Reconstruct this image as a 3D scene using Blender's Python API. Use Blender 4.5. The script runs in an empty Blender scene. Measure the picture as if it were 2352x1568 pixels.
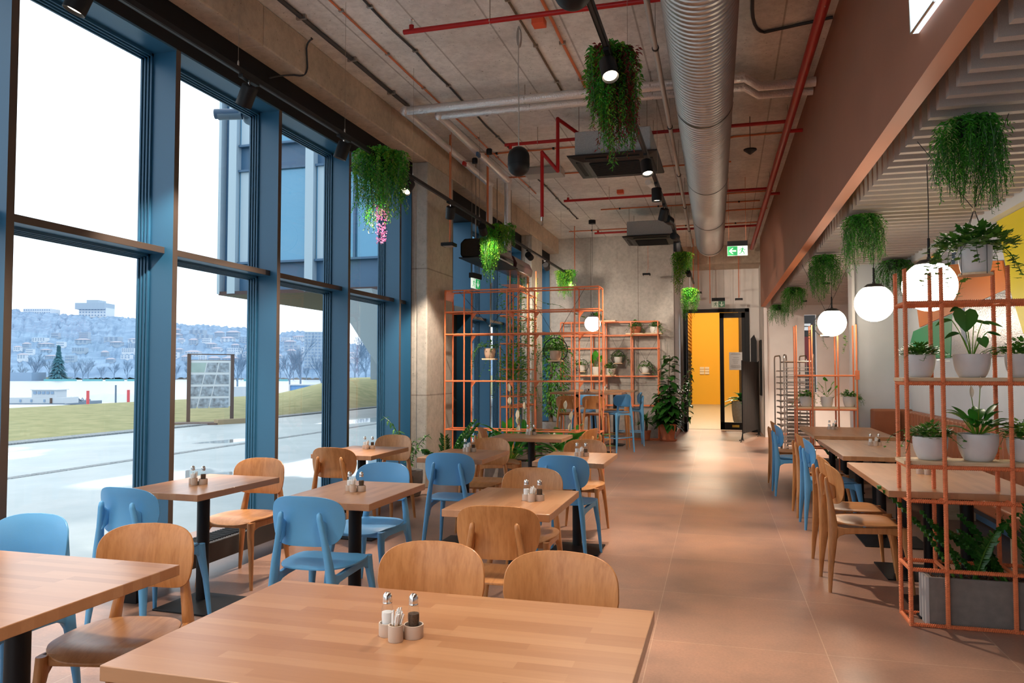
import bpy, bmesh, math, random
from mathutils import Vector, Matrix
C = bpy.context.scene.collection
scene = bpy.context.scene
PI = math.pi
R = math.radians

# ---------------------------------------------------------------- camera, sky, exposure
CAM_H = 1.45
FPX = 1750.0
PITCH = math.atan(70 / FPX)
YAW = math.atan(492 / math.hypot(FPX, 70))
TH = math.atan(492 / 1750) - math.atan(467 / 1750)      # the right half of the hall is turned by under a degree
cam = bpy.data.cameras.new('camera')
cam.sensor_width = 36.0
cam.lens = FPX * 36.0 / 2352
cam.clip_end = 3000
cam_ob = bpy.data.objects.new('camera', cam)
cam_ob.location = (0, 0, CAM_H)
cam_ob.rotation_euler = (PI / 2 + PITCH, 0, YAW)
C.objects.link(cam_ob)
scene.camera = cam_ob

world = bpy.data.worlds.new('sky')
scene.world = world
world.use_nodes = True
wn = world.node_tree
wn.nodes.clear()
wo = wn.nodes.new('ShaderNodeOutputWorld')
wb = wn.nodes.new('ShaderNodeBackground')
tc = wn.nodes.new('ShaderNodeTexCoord')
sx = wn.nodes.new('ShaderNodeSeparateXYZ')
rp = wn.nodes.new('ShaderNodeValToRGB')
rp.color_ramp.elements[0].position = 0.0
rp.color_ramp.elements[0].color = (0.80, 0.90, 1.0, 1)
rp.color_ramp.elements[1].position = 0.5
rp.color_ramp.elements[1].color = (0.92, 0.97, 1.0, 1)
wn.links.new(tc.outputs['Generated'], sx.inputs[0])
wn.links.new(sx.outputs['Z'], rp.inputs[0])
wn.links.new(rp.outputs[0], wb.inputs['Color'])
wb.inputs['Strength'].default_value = 2.1
wn.links.new(wb.outputs[0], wo.inputs['Surface'])

scene.view_settings.view_transform = 'Standard'
scene.view_settings.look = 'None'
scene.view_settings.gamma = 1
scene.view_settings.exposure = 0.1
scene.view_settings.use_curve_mapping = False
scene.cycles.use_denoising = True
scene.cycles.max_bounces = 8
scene.cycles.diffuse_bounces = 5
scene.cycles.transparent_max_bounces = 16
scene.cycles.sample_clamp_indirect = 6
scene.cycles.caustics_reflective = False
scene.cycles.caustics_refractive = False

FW = Vector((-math.sin(YAW) * math.cos(PITCH), math.cos(YAW) * math.cos(PITCH), math.sin(PITCH)))
RT = Vector((math.cos(YAW), math.sin(YAW), 0))
UP = RT.cross(FW)
CP = Vector((0, 0, CAM_H))
WARM = (1.0, 0.70, 0.42)
WARM2 = (1.0, 0.82, 0.66)


def ray(px, py):
    return FW + RT * ((px - 1176) / FPX) + UP * ((784 - py) / FPX)


def at(px, py, d):
    return CP + ray(px, py) * d


def at_z(px, py, z):
    r = ray(px, py)
    return CP + r * ((z - CAM_H) / r.z)


def at_y(px, py, y):
    r = ray(px, py)
    return CP + r * (y / r.y)


def to_r(p):
    c, s = math.cos(TH), math.sin(TH)
    return Vector((c * p[0] + s * p[1], -s * p[0] + c * p[1], p[2]))


def rw(x, y, z=0.0):
    c, s = math.cos(TH), math.sin(TH)
    return Vector((c * x - s * y, s * x + c * y, z))


def r_x(px, py, x):
    r = ray(px, py)
    rr = to_r(r)
    return to_r(CP + r * (x / rr.x))


def r_y(px, py, y):
    r = ray(px, py)
    rr = to_r(r)
    return to_r(CP + r * (y / rr.y))


# flat area lights, added unseen in the corridor
def area(name, loc, rot, sx_, sy_, power, color, spread=180):
    l = bpy.data.lights.new(name, 'AREA')
    l.shape = 'RECTANGLE'
    l.size, l.size_y = sx_, sy_
    l.energy = power
    l.color = color
    l.spread = R(spread)
    o = bpy.data.objects.new(name, l)
    o.location = loc
    o.rotation_euler = rot
    C.objects.link(o)
    return o


# ---------------------------------------------------------------- materials
MATS = {}


def nt(name):
    m = bpy.data.materials.new(name)
    m.use_nodes = True
    n = m.node_tree
    b = n.nodes['Principled BSDF']
    MATS[name] = m
    return m, n, b


def mat(name, col, rough=0.5, metal=0.0, emit=None, es=1.0, var=0.0, vscale=20, bump=0.0, bscale=60, alpha=1, trans=0, coat=0, spec=None, sss=0):
    if name in MATS:
        return MATS[name]
    m, n, b = nt(name)
    b.inputs['Base Color'].default_value = (*col, 1)
    b.inputs['Roughness'].default_value = rough
    b.inputs['Metallic'].default_value = metal
    if spec is not None:
        b.inputs['Specular IOR Level'].default_value = spec
    if coat:
        b.inputs['Coat Weight'].default_value = coat
        b.inputs['Coat Roughness'].default_value = 0.2
    if emit:
        b.inputs['Emission Color'].default_value = (*emit, 1)
        b.inputs['Emission Strength'].default_value = es
    if var or bump:
        t = n.nodes.new('ShaderNodeTexCoord')
    if var:
        q = n.nodes.new('ShaderNodeTexNoise')
        q.inputs['Scale'].default_value = vscale
        q.inputs['Detail'].default_value = 4
        n.links.new(t.outputs['Object'], q.inputs['Vector'])
        r = n.nodes.new('ShaderNodeMapRange')
        r.inputs['From Min'].default_value = 0.3
        r.inputs['From Max'].default_value = 0.7
        r.inputs['To Min'].default_value = 1 - var
        r.inputs['To Max'].default_value = 1 + var
        n.links.new(q.outputs['Fac'], r.inputs['Value'])
        x = n.nodes.new('ShaderNodeVectorMath')
        x.operation = 'SCALE'
        x.inputs[0].default_value = col
        n.links.new(r.outputs[0], x.inputs['Scale'])
        n.links.new(x.outputs[0], b.inputs['Base Color'])
    if bump:
        q = n.nodes.new('ShaderNodeTexNoise')
        q.inputs['Scale'].default_value = bscale
        q.inputs['Detail'].default_value = 3
        n.links.new(t.outputs['Object'], q.inputs['Vector'])
        u = n.nodes.new('ShaderNodeBump')
        u.inputs['Strength'].default_value = bump
        u.inputs['Distance'].default_value = 0.01
        n.links.new(q.outputs['Fac'], u.inputs['Height'])
        n.links.new(u.outputs[0], b.inputs['Normal'])
    return m


def ramp(n, stops):
    r = n.nodes.new('ShaderNodeValToRGB')
    e = r.color_ramp.elements
    while len(e) < len(stops):
        e.new(0.5)
    for i, (p, c) in enumerate(stops):
        e[i].position = p
        e[i].color = (*c, 1)
    return r


def noise(n, vec, scale, detail=5, rough=0.5, stretch=None):
    q = n.nodes.new('ShaderNodeTexNoise')
    q.inputs['Scale'].default_value = scale
    q.inputs['Detail'].default_value = detail
    q.inputs['Roughness'].default_value = rough
    if stretch:
        mp = n.nodes.new('ShaderNodeMapping')
        mp.inputs['Scale'].default_value = stretch
        n.links.new(vec, mp.inputs['Vector'])
        vec = mp.outputs[0]
    n.links.new(vec, q.inputs['Vector'])
    return q


def mixc(n, a, b, fac, mode='MIX'):
    x = n.nodes.new('ShaderNodeMix')
    x.data_type = 'RGBA'
    x.blend_type = mode
    for sock, v in ((x.inputs[6], a), (x.inputs[7], b), (x.inputs[0], fac)):
        if isinstance(v, (int, float)):
            sock.default_value = v
        elif isinstance(v, tuple):
            sock.default_value = (*v, 1)
        else:
            n.links.new(v, sock)
    return x.outputs[2]


def m_concrete(name, base=(0.33, 0.28, 0.235), boards=None, dark=0.62):
    m, n, b = nt(name)
    t = n.nodes.new('ShaderNodeTexCoord').outputs['Object']
    q1 = noise(n, t, 0.9, 6, 0.6)
    q2 = noise(n, t, 14, 6, 0.7)
    q3 = noise(n, t, 45, 2, 0.5)
    c1 = ramp(n, [(0.3, tuple(v * dark for v in base)), (0.7, tuple(v * 1.18 for v in base))])
    n.links.new(q1.outputs['Fac'], c1.inputs[0])
    c2 = ramp(n, [(0.35, (0.72, 0.72, 0.72)), (0.6, (1, 1, 1))])
    n.links.new(q2.outputs['Fac'], c2.inputs[0])
    col = mixc(n, c1.outputs[0], c2.outputs[0], 0.7, 'MULTIPLY')
    c3 = ramp(n, [(0.27, (0.35, 0.33, 0.3)), (0.31, (1, 1, 1))])
    n.links.new(q3.outputs['Fac'], c3.inputs[0])
    col = mixc(n, col, c3.outputs[0], 0.8, 'MULTIPLY')
    hs = q2.outputs['Fac']
    if boards:
        axis, pitch, off = boards
        sp = n.nodes.new('ShaderNodeSeparateXYZ')
        n.links.new(t, sp.inputs[0])
        a = n.nodes.new('ShaderNodeMath'); a.operation = 'ADD'; a.inputs[1].default_value = off
        n.links.new(sp.outputs[axis], a.inputs[0])
        d = n.nodes.new('ShaderNodeMath'); d.operation = 'DIVIDE'; d.inputs[1].default_value = pitch
        n.links.new(a.outputs[0], d.inputs[0])
        f = n.nodes.new('ShaderNodeMath'); f.operation = 'FRACT'
        n.links.new(d.outputs[0], f.inputs[0])
        g = ramp(n, [(0.0, (0.45, 0.42, 0.4)), (0.012 / pitch, (0.45, 0.42, 0.4)), (0.02 / pitch, (1, 1, 1))])
        n.links.new(f.outputs[0], g.inputs[0])
        col = mixc(n, col, g.outputs[0], 0.75, 'MULTIPLY')
    n.links.new(col, b.inputs['Base Color'])
    b.inputs['Roughness'].default_value = 0.8
    u = n.nodes.new('ShaderNodeBump'); u.inputs['Strength'].default_value = 0.25; u.inputs['Distance'].default_value = 0.01
    n.links.new(hs, u.inputs['Height'])
    n.links.new(u.outputs[0], b.inputs['Normal'])
    return m


def m_wood(name, c1, c2, rough=0.38, scale=1.0, axis='X', coat=0.0):
    m, n, b = nt(name)
    tcn = n.nodes.new('ShaderNodeTexCoord')
    oi = n.nodes.new('ShaderNodeObjectInfo')
    ad = n.nodes.new('ShaderNodeVectorMath'); ad.operation = 'ADD'
    sc = n.nodes.new('ShaderNodeVectorMath'); sc.operation = 'SCALE'; sc.inputs['Scale'].default_value = 7
    n.links.new(oi.outputs['Location'], sc.inputs[0])
    n.links.new(tcn.outputs['Object'], ad.inputs[0]); n.links.new(sc.outputs[0], ad.inputs[1])
    t = ad.outputs[0]
    st = {'X': (1.2, 9, 9), 'Z': (9, 9, 1.2), 'Y': (9, 1.2, 9)}[axis]
    q = noise(n, t, 1.4 * scale, 3, 0.5, st)
    w = n.nodes.new('ShaderNodeMath'); w.operation = 'MULTIPLY'; w.inputs[1].default_value = 9
    n.links.new(q.outputs['Fac'], w.inputs[0])
    f = n.nodes.new('ShaderNodeMath'); f.operation = 'PINGPONG'; f.inputs[1].default_value = 1
    n.links.new(w.outputs[0], f.inputs[0])
    q2 = noise(n, t, 14 * scale, 3, 0.6, st)
    mm = n.nodes.new('ShaderNodeMath'); mm.operation = 'MULTIPLY_ADD'; mm.inputs[1].default_value = 0.45; 
    n.links.new(f.outputs[0], mm.inputs[0]); n.links.new(q2.outputs['Fac'], mm.inputs[2])
    r = ramp(n, [(0.35, c1), (0.95, c2)])
    n.links.new(mm.outputs[0], r.inputs[0])
    n.links.new(r.outputs[0], b.inputs['Base Color'])
    b.inputs['Roughness'].default_value = rough
    b.inputs['Coat Weight'].default_value = coat
    b.inputs['Coat Roughness'].default_value = 0.25
    return m


def m_butcher(name, c1, c2, c3, rough=0.29):
    """glued oak staves running along local x"""
    m, n, b = nt(name)
    t = n.nodes.new('ShaderNodeTexCoord').outputs['Object']
    oi = n.nodes.new('ShaderNodeObjectInfo')
    k = n.nodes.new('ShaderNodeTexBrick')
    k.inputs['Scale'].default_value = 1.0
    k.inputs['Brick Width'].default_value = 0.36
    k.inputs['Row Height'].default_value = 0.042
    k.inputs['Mortar Size'].default_value = 0.0
    k.offset = 0.37
    k.offset_frequency = 3
    k.inputs['Color1'].default_value = (0, 0, 0, 1)
    k.inputs['Color2'].default_value = (1, 1, 1, 1)
    ad = n.nodes.new('ShaderNodeVectorMath'); ad.operation = 'ADD'
    n.links.new(t, ad.inputs[0]); n.links.new(oi.outputs['Location'], ad.inputs[1])
    n.links.new(ad.outputs[0], k.inputs['Vector'])
    bw = n.nodes.new('ShaderNodeRGBToBW')
    n.links.new(k.outputs['Color'], bw.inputs[0])
    r = ramp(n, [(0.0, c1), (0.5, c2), (1.0, c3)])
    n.links.new(bw.outputs[0], r.inputs[0])
    q = noise(n, ad.outputs[0], 3.0, 4, 0.6, (1.5, 26, 26))
    g = ramp(n, [(0.35, (0.90, 0.88, 0.86)), (0.62, (1.03, 1.03, 1.02))])
    n.links.new(q.outputs['Fac'], g.inputs[0])
    col = mixc(n, r.outputs[0], g.outputs[0], 0.45, 'MULTIPLY')
    n.links.new(col, b.inputs['Base Color'])
    b.inputs['Roughness'].default_value = rough
    b.inputs['Specular IOR Level'].default_value = 0.75
    return m


def m_floor(name):
    m, n, b = nt(name)
    t = n.nodes.new('ShaderNodeTexCoord').outputs['Object']
    k = n.nodes.new('ShaderNodeTexBrick')
    k.offset = 0.0
    k.squash = 1.0
    k.inputs['Scale'].default_value = 1.0
    k.inputs['Brick Width'].default_value = 0.885
    k.inputs['Row Height'].default_value = 0.94
    k.inputs['Mortar Size'].default_value = 0.0022
    k.inputs['Mortar Smooth'].default_value = 0.1
    k.inputs['Color1'].default_value = (0.42, 0.240, 0.165, 1)
    k.inputs['Color2'].default_value = (0.34, 0.20, 0.145, 1)
    k.inputs['Mortar'].default_value = (0.52, 0.36, 0.27, 1)
    mp = n.nodes.new('ShaderNodeMapping')
    mp.inputs['Location'].default_value = (-0.54 + 0.885 * 20, -4.25 + 0.94 * 20, 0)
    n.links.new(t, mp.inputs['Vector'])
    n.links.new(mp.outputs[0], k.inputs['Vector'])
    q = noise(n, t, 1.6, 7, 0.65)
    g = ramp(n, [(0.3, (0.64, 0.67, 0.72)), (0.5, (0.95, 0.94, 0.94)), (0.7, (1.22, 1.14, 1.08))])
    n.links.new(q.outputs['Fac'], g.inputs[0])
    col = mixc(n, k.outputs['Color'], g.outputs[0], 0.85, 'MULTIPLY')
    q2 = noise(n, t, 70, 3, 0.6)
    g2 = ramp(n, [(0.35, (0.86, 0.86, 0.86)), (0.65, (1.1, 1.1, 1.1))])
    n.links.new(q2.outputs['Fac'], g2.inputs[0])
    col = mixc(n, col, g2.outputs[0], 0.6, 'MULTIPLY')
    n.links.new(col, b.inputs['Base Color'])
    rr = n.nodes.new('ShaderNodeMapRange')
    rr.inputs['To Min'].default_value = 0.26
    rr.inputs['To Max'].default_value = 0.44
    n.links.new(q.outputs['Fac'], rr.inputs['Value'])
    n.links.new(rr.outputs[0], b.inputs['Roughness'])
    return m


def m_leaf(name, c1, c2, rough=0.45, trans=0.35):
    """leaf tissue: colour varies from leaf to leaf, light passes partly through"""
    m, n, b = nt(name)
    g = n.nodes.new('ShaderNodeNewGeometry')
    r = ramp(n, [(0.0, c1), (1.0, c2)])
    n.links.new(g.outputs['Random Per Island'], r.inputs[0])
    n.links.new(r.outputs[0], b.inputs['Base Color'])
    b.inputs['Roughness'].default_value = rough
    tr = n.nodes.new('ShaderNodeBsdfTranslucent')
    n.links.new(r.outputs[0], tr.inputs['Color'])
    mx = n.nodes.new('ShaderNodeMixShader')
    mx.inputs[0].default_value = trans
    n.links.new(b.outputs[0], mx.inputs[1]); n.links.new(tr.outputs[0], mx.inputs[2])
    n.links.new(mx.outputs[0], n.nodes['Material Output'].inputs['Surface'])
    return m


def m_glass(name, tint=(0.92, 0.97, 0.98), refl=0.06, rough=0.0):
    """thin pane: clear with a fresnel-like mirror part"""
    m = bpy.data.materials.new(name)
    m.use_nodes = True
    n = m.node_tree
    n.nodes.clear()
    o = n.nodes.new('ShaderNodeOutputMaterial')
    t = n.nodes.new('ShaderNodeBsdfTransparent'); t.inputs[0].default_value = (*tint, 1)
    gl = n.nodes.new('ShaderNodeBsdfGlossy'); gl.inputs['Roughness'].default_value = rough
    lw = n.nodes.new('ShaderNodeLayerWeight'); lw.inputs['Blend'].default_value = 0.5
    pw = n.nodes.new('ShaderNodeMath'); pw.operation = 'POWER'; pw.inputs[1].default_value = 4
    n.links.new(lw.outputs['Facing'], pw.inputs[0])
    ma = n.nodes.new('ShaderNodeMath'); ma.operation = 'MULTIPLY_ADD'; ma.inputs[1].default_value = 0.6; ma.inputs[2].default_value = refl / 3
    n.links.new(pw.outputs[0], ma.inputs[0])
    mx = n.nodes.new('ShaderNodeMixShader')
    n.links.new(ma.outputs[0], mx.inputs[0])
    n.links.new(t.outputs[0], mx.inputs[1]); n.links.new(gl.outputs[0], mx.inputs[2])
    n.links.new(mx.outputs[0], o.inputs['Surface'])
    MATS[name] = m
    return m


def m_emit(name, col, s):
    m, n, b = nt(name)
    b.inputs['Base Color'].default_value = (*col, 1)
    b.inputs['Emission Color'].default_value = (*col, 1)
    b.inputs['Emission Strength'].default_value = s
    return m


def m_duct(name):
    m, n, b = nt(name)
    b.inputs['Base Color'].default_value = (0.50, 0.46, 0.425, 1)
    b.inputs['Metallic'].default_value = 0.95
    t = n.nodes.new('ShaderNodeTexCoord').outputs['Object']
    q = noise(n, t, 6, 4, 0.6)
    rr = n.nodes.new('ShaderNodeMapRange')
    rr.inputs['To Min'].default_value = 0.30
    rr.inputs['To Max'].default_value = 0.46
    n.links.new(q.outputs['Fac'], rr.inputs['Value'])
    n.links.new(rr.outputs[0], b.inputs['Roughness'])
    return m


def m_foil(name, col=(0.80, 0.76, 0.74)):
    m, n, b = nt(name)
    b.inputs['Base Color'].default_value = (*col, 1)
    b.inputs['Metallic'].default_value = 0.6
    b.inputs['Roughness'].default_value = 0.42
    t = n.nodes.new('ShaderNodeTexCoord').outputs['Object']
    v = n.nodes.new('ShaderNodeTexVoronoi'); v.inputs['Scale'].default_value = 55
    n.links.new(t, v.inputs['Vector'])
    u = n.nodes.new('ShaderNodeBump'); u.inputs['Strength'].default_value = 0.5; u.inputs['Distance'].default_value = 0.006
    n.links.new(v.outputs['Distance'], u.inputs['Height'])
    n.links.new(u.outputs[0], b.inputs['Normal'])
    return m


m_concrete('concrete_ceiling', (0.80, 0.78, 0.74), boards=(0, 0.61, 30.0), dark=0.72)
m_concrete('concrete_beam', (0.62, 0.50, 0.38), dark=0.7)
m_concrete('concrete_column', (0.52, 0.48, 0.42), boards=(2, 1.6, 0.45), dark=0.78)
m_concrete('concrete_wall', (0.47, 0.44, 0.40), boards=(0, 1.05, 30.2), dark=0.7)
m_floor('floor_tile')
m_wood('beech', (0.43, 0.175, 0.052), (0.56, 0.255, 0.090), 0.36, 1.0, 'Z')
m_wood('beech_seat', (0.42, 0.180, 0.058), (0.54, 0.255, 0.095), 0.34, 1.0, 'Y')
m_wood('shelf_pine', (0.70, 0.48, 0.27), (0.82, 0.62, 0.40), 0.55, 1.0, 'X')
m_butcher('oak_staves', (0.41, 0.190, 0.084), (0.47, 0.232, 0.108), (0.52, 0.272, 0.135))
mat('blue_paint', (0.115, 0.385, 0.70), 0.38, bump=0.05, bscale=300)
mat('mullion_blue', (0.024, 0.115, 0.215), 0.40)
mat('mullion_edge', (0.12, 0.09, 0.075), 0.35, 0.6)
mat('black_metal', (0.006, 0.006, 0.007), 0.5, spec=0.3)
mat('black_matt', (0.005, 0.005, 0.006), 0.65, spec=0.25)
mat('dark_grey', (0.032, 0.030, 0.030), 0.5)
mat('white_plaster', (0.84, 0.81, 0.78), 0.85, var=0.04, vscale=3, bump=0.15, bscale=160)
mat('grey_plaster', (0.62, 0.64, 0.67), 0.85, var=0.05, vscale=2, bump=0.15, bscale=160)
mat('rust_paint', (0.37, 0.165, 0.105), 0.6, var=0.04, vscale=2)
mat('rust_edge', (0.55, 0.18, 0.06), 0.55)
mat('felt', (0.52, 0.47, 0.435), 0.95, var=0.10, vscale=220, bump=0.4, bscale=300)
mat('felt_dark', (0.035, 0.03, 0.027), 0.95)
mat('orange_steel', (0.80, 0.225, 0.085), 0.45, var=0.05, vscale=30)
mat('leather', (0.36, 0.115, 0.045), 0.42, bump=0.2, bscale=180, var=0.08, vscale=8)
mat('red_pipe', (0.42, 0.010, 0.010), 0.35, spec=0.35)
mat('orange_conduit', (0.62, 0.17, 0.06), 0.45)
mat('black_cable', (0.02, 0.02, 0.022), 0.5)
mat('grey_conduit', (0.40, 0.38, 0.36), 0.45)
mat('steel', (0.40, 0.34, 0.29), 0.35, 0.9)
mat('chrome', (0.75, 0.72, 0.68), 0.15, 1.0)
mat('terracotta', (0.50, 0.16, 0.075), 0.7, var=0.1, vscale=12)
mat('pot_grey', (0.70, 0.685, 0.68), 0.35, var=0.08, vscale=7)
mat('pot_white', (0.78, 0.75, 0.70), 0.4, var=0.05, vscale=7)
mat('pot_peach', (0.62, 0.42, 0.30), 0.5)
mat('soil', (0.07, 0.04, 0.025), 0.95, bump=1.0, bscale=90)
mat('fibre_cement', (0.22, 0.195, 0.175), 0.8, var=0.12, vscale=18, bump=0.2, bscale=120)
mat('bark', (0.16, 0.11, 0.07), 0.9, var=0.2, vscale=30, bump=0.6, bscale=60)
mat('holder_beige', (0.60, 0.50, 0.42), 0.6)
mat('salt', (0.9, 0.9, 0.9), 0.8)
mat('pepper', (0.10, 0.06, 0.035), 0.9, var=0.4, vscale=300)
mat('pick', (0.75, 0.55, 0.33), 0.7)
mat('paper', (0.85, 0.84, 0.82), 0.7)
mat('spathe', (0.80, 0.74, 0.58), 0.6)
mat('pink_flower', (0.72, 0.20, 0.50), 0.6)
m_leaf('leaf_fern', (0.016, 0.19, 0.012), (0.085, 0.44, 0.03))
m_leaf('leaf_lime', (0.10, 0.30, 0.015), (0.27, 0.46, 0.04))
m_leaf('leaf_dark', (0.014, 0.085, 0.012), (0.05, 0.19, 0.03), 0.3, 0.2)
m_leaf('leaf_ivy', (0.03, 0.15, 0.02), (0.17, 0.42, 0.06), 0.35, 0.3)
m_leaf('leaf_lily', (0.015, 0.13, 0.012), (0.05, 0.28, 0.03), 0.3, 0.25)
m_leaf('leaf_red', (0.13, 0.012, 0.014), (0.26, 0.03, 0.03))
m_leaf('leaf_pale', (0.30, 0.42, 0.13), (0.48, 0.58, 0.25))
m_leaf('petal_pink', (0.55, 0.12, 0.38), (0.80, 0.35, 0.62))
m_glass('window_glass', (0.975, 0.985, 0.99))
m_glass('small_glass', (0.97, 0.98, 0.98))
m_duct('spiral_steel')
m_foil('foil_wrap')
m_emit('globe_glow', (1.0, 0.88, 0.70), 17.0)
m_emit('spot_glow', (1.0, 0.82, 0.58), 9.0)
m_emit('sign_green', (0.0, 0.32, 0.08), 0.7)
m_emit('sign_white', (0.85, 1.0, 0.90), 0.55)
mat('sign_green_dull', (0.01, 0.12, 0.04), 0.5)
mat('sign_white_dull', (0.5, 0.58, 0.48), 0.5)


# ---------------------------------------------------------------- mesh helpers
class MB:
    def __init__(s):
        s.v = []; s.f = []; s.m = []

    def add(s, vs, fs, mi=0):
        k = len(s.v)
        s.v.extend([tuple(v) for v in vs])
        s.f.extend([tuple(i + k for i in f) for f in fs])
        s.m.extend([mi] * len(fs))
        return s

    def bx(s, x0, x1, y0, y1, z0, z1, mi=0, M=None):
        vs = [Vector((x, y, z)) for z in (z0, z1) for y in (y0, y1) for x in (x0, x1)]
        if M is not None:
            vs = [M @ v for v in vs]
        return s.add(vs, [(0, 2, 3, 1), (4, 5, 7, 6), (0, 1, 5, 4), (2, 6, 7, 3), (0, 4, 6, 2), (1, 3, 7, 5)], mi)

    def tube(s, pts, r, n=8, mi=0, cap=True, closed=False, ref=None):
        pts = [Vector(p) for p in pts]
        k = len(pts)
        rs = r if isinstance(r, (list, tuple)) else [r] * k
        vs = []; fs = []
        prev = None
        for i, p in enumerate(pts):
            if closed:
                d = pts[(i + 1) % k] - pts[i - 1]
            else:
                d = pts[min(i + 1, k - 1)] - pts[max(i - 1, 0)]
            if d.length < 1e-9:
                d = Vector((0, 0, 1))
            d.normalize()
            if prev is None:
                a = Vector(ref) if ref else (Vector((0, 0, 1)) if abs(d.z) < 0.9 else Vector((1, 0, 0)))
            else:
                a = prev
            u = (a - d * a.dot(d))
            if u.length < 1e-6:
                u = d.orthogonal()
            u.normalize()
            prev = u
            w = d.cross(u)
            for j in range(n):
                t = 2 * PI * j / n
                vs.append(p + (u * math.cos(t) + w * math.sin(t)) * rs[i])
        m = k if closed else k - 1
        for i in range(m):
            for j in range(n):
                a0 = i * n + j; a1 = i * n + (j + 1) % n
                b0 = ((i + 1) % k) * n + j; b1 = ((i + 1) % k) * n + (j + 1) % n
                fs.append((a0, a1, b1, b0))
        if cap and not closed:
            fs.append(tuple(range(n - 1, -1, -1)))
            fs.append(tuple((k - 1) * n + j for j in range(n)))
        return s.add(vs, fs, mi)

    def lathe(s, prof, c=(0, 0, 0), n=24, mi=0, M=None, cap=True):
        c = Vector(c)
        vs = []; fs = []
        for (r, z) in prof:
            for j in range(n):
                t = 2 * PI * j / n
                p = Vector((r * math.cos(t), r * math.sin(t), z))
                if M is not None:
                    p = M @ p
                vs.append(p + c)
        for i in range(len(prof) - 1):
            for j in range(n):
                fs.append((i * n + j, i * n + (j + 1) % n, (i + 1) * n + (j + 1) % n, (i + 1) * n + j))
        if cap:
            if prof[0][0] > 1e-4:
                fs.append(tuple(range(n - 1, -1, -1)))
            if prof[-1][0] > 1e-4:
                fs.append(tuple((len(prof) - 1) * n + j for j in range(n)))
        return s.add(vs, fs, mi)

    def sphere(s, c, r, n=16, mi=0, sz=1.0):
        k = max(4, n // 2)
        prof = [(r * math.sin(PI * i / k) + (1e-5 if i in (0, k) else 0), -r * sz * math.cos(PI * i / k)) for i in range(k + 1)]
        return s.lathe(prof, c, n, mi, cap=False)

    def prism(s, poly, a, b, axis='Z', mi=0, M=None):
        """poly 2D; axis = extrusion axis.  Z:(x,y)  Y:(x,z)  X:(y,z)"""
        def p3(q, h):
            if axis == 'Z': v = Vector((q[0], q[1], h))
            elif axis == 'Y': v = Vector((q[0], h, q[1]))
            else: v = Vector((h, q[0], q[1]))
            return M @ v if M is not None else v
        n = len(poly)
        vs = [p3(q, a) for q in poly] + [p3(q, b) for q in poly]
        fs = [tuple(range(n - 1, -1, -1)), tuple(range(n, 2 * n))]
        fs += [(i, (i + 1) % n, n + (i + 1) % n, n + i) for i in range(n)]
        return s.add(vs, fs, mi)

    def loft(s, secs, mi=0, cap=True):
        n = len(secs[0])
        vs = [v for sec in secs for v in sec]
        fs = []
        for i in range(len(secs) - 1):
            for j in range(n):
                fs.append((i * n + j, i * n + (j + 1) % n, (i + 1) * n + (j + 1) % n, (i + 1) * n + j))
        if cap:
            fs.append(tuple(range(n - 1, -1, -1)))
            fs.append(tuple((len(secs) - 1) * n + j for j in range(n)))
        return s.add(vs, fs, mi)

    def leaf(s, p, d, side, L, W, droop=0.0, mi=0, fold=0.25, wide=0.45):
        """one leaf: base p, direction d, side vector"""
        d = d.normalized()
        side = (side - d * side.dot(d))
        if side.length < 1e-6:
            side = d.orthogonal()
        side.normalize()
        up = side.cross(d)
        q = [p,
             p + d * L * wide + side * W * 0.5 + up * W * fold - Vector((0, 0, droop * L * 0.2)),
             p + d * L * wide - side * W * 0.5 + up * W * fold - Vector((0, 0, droop * L * 0.2)),
             p + d * L * wide - Vector((0, 0, droop * L * 0.2)),
             p + d * L - Vector((0, 0, droop * L)),
             ]
        return s.add(q, [(0, 3, 1), (0, 2, 3), (1, 3, 4), (3, 2, 4)], mi)

    def blade(s, p, d, side, L, W, droop, mi=0, n=5, fold=0.15):
        """a long arching leaf of n segments"""
        d = d.normalized(); side = (side - d * side.dot(d)).normalized()
        vs = []; fs = []
        for i in range(n + 1):
            t = i / n
            w = W * 0.5 * (math.sin(PI * min(1, (t * 0.93 + 0.07))) ** 0.8 + 0.03)
            c = p + d * L * t + Vector((0, 0, -droop * L * t * t))
            up = side.cross(d)
            vs += [c + side * w + up * w * fold * 2, c, c - side * w + up * w * fold * 2]
        for i in range(n):
            a = i * 3
            fs += [(a, a + 1, a + 4, a + 3), (a + 1, a + 2, a + 5, a + 4)]
        return s.add(vs, fs, mi)

    def build(s, name, mats, parent=None, smooth=False, bevel=0, angle=0.7, loc=None, rot=None, seg=2):
        me = bpy.data.meshes.new(name)
        me.from_pydata(s.v, [], s.f)
        mats = mats if isinstance(mats, (list, tuple)) else [mats]
        for k in mats:
            me.materials.append(MATS[k])
        if len(mats) > 1:
            me.polygons.foreach_set('material_index', s.m)
        me.update()
        if smooth:
            me.shade_smooth()
            me.set_sharp_from_angle(angle=angle)
        o = bpy.data.objects.new(name, me)
        C.objects.link(o)
        if parent is not None:
            o.parent = parent
        if loc is not None:
            o.location = loc
        if rot is not None:
            o.rotation_euler = rot
        if bevel:
            b = o.modifiers.new('bevel', 'BEVEL')
            b.width = bevel; b.segments = seg; b.limit_method = 'ANGLE'; b.angle_limit = R(40)
            if not smooth:
                me.shade_smooth(); me.set_sharp_from_angle(angle=R(35))
        return o


def tag(o, label, cat, group=None, kind=None):
    if label: o['label'] = label
    if cat: o['category'] = cat
    if group: o['group'] = group
    if kind: o['kind'] = kind
    return o


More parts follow.
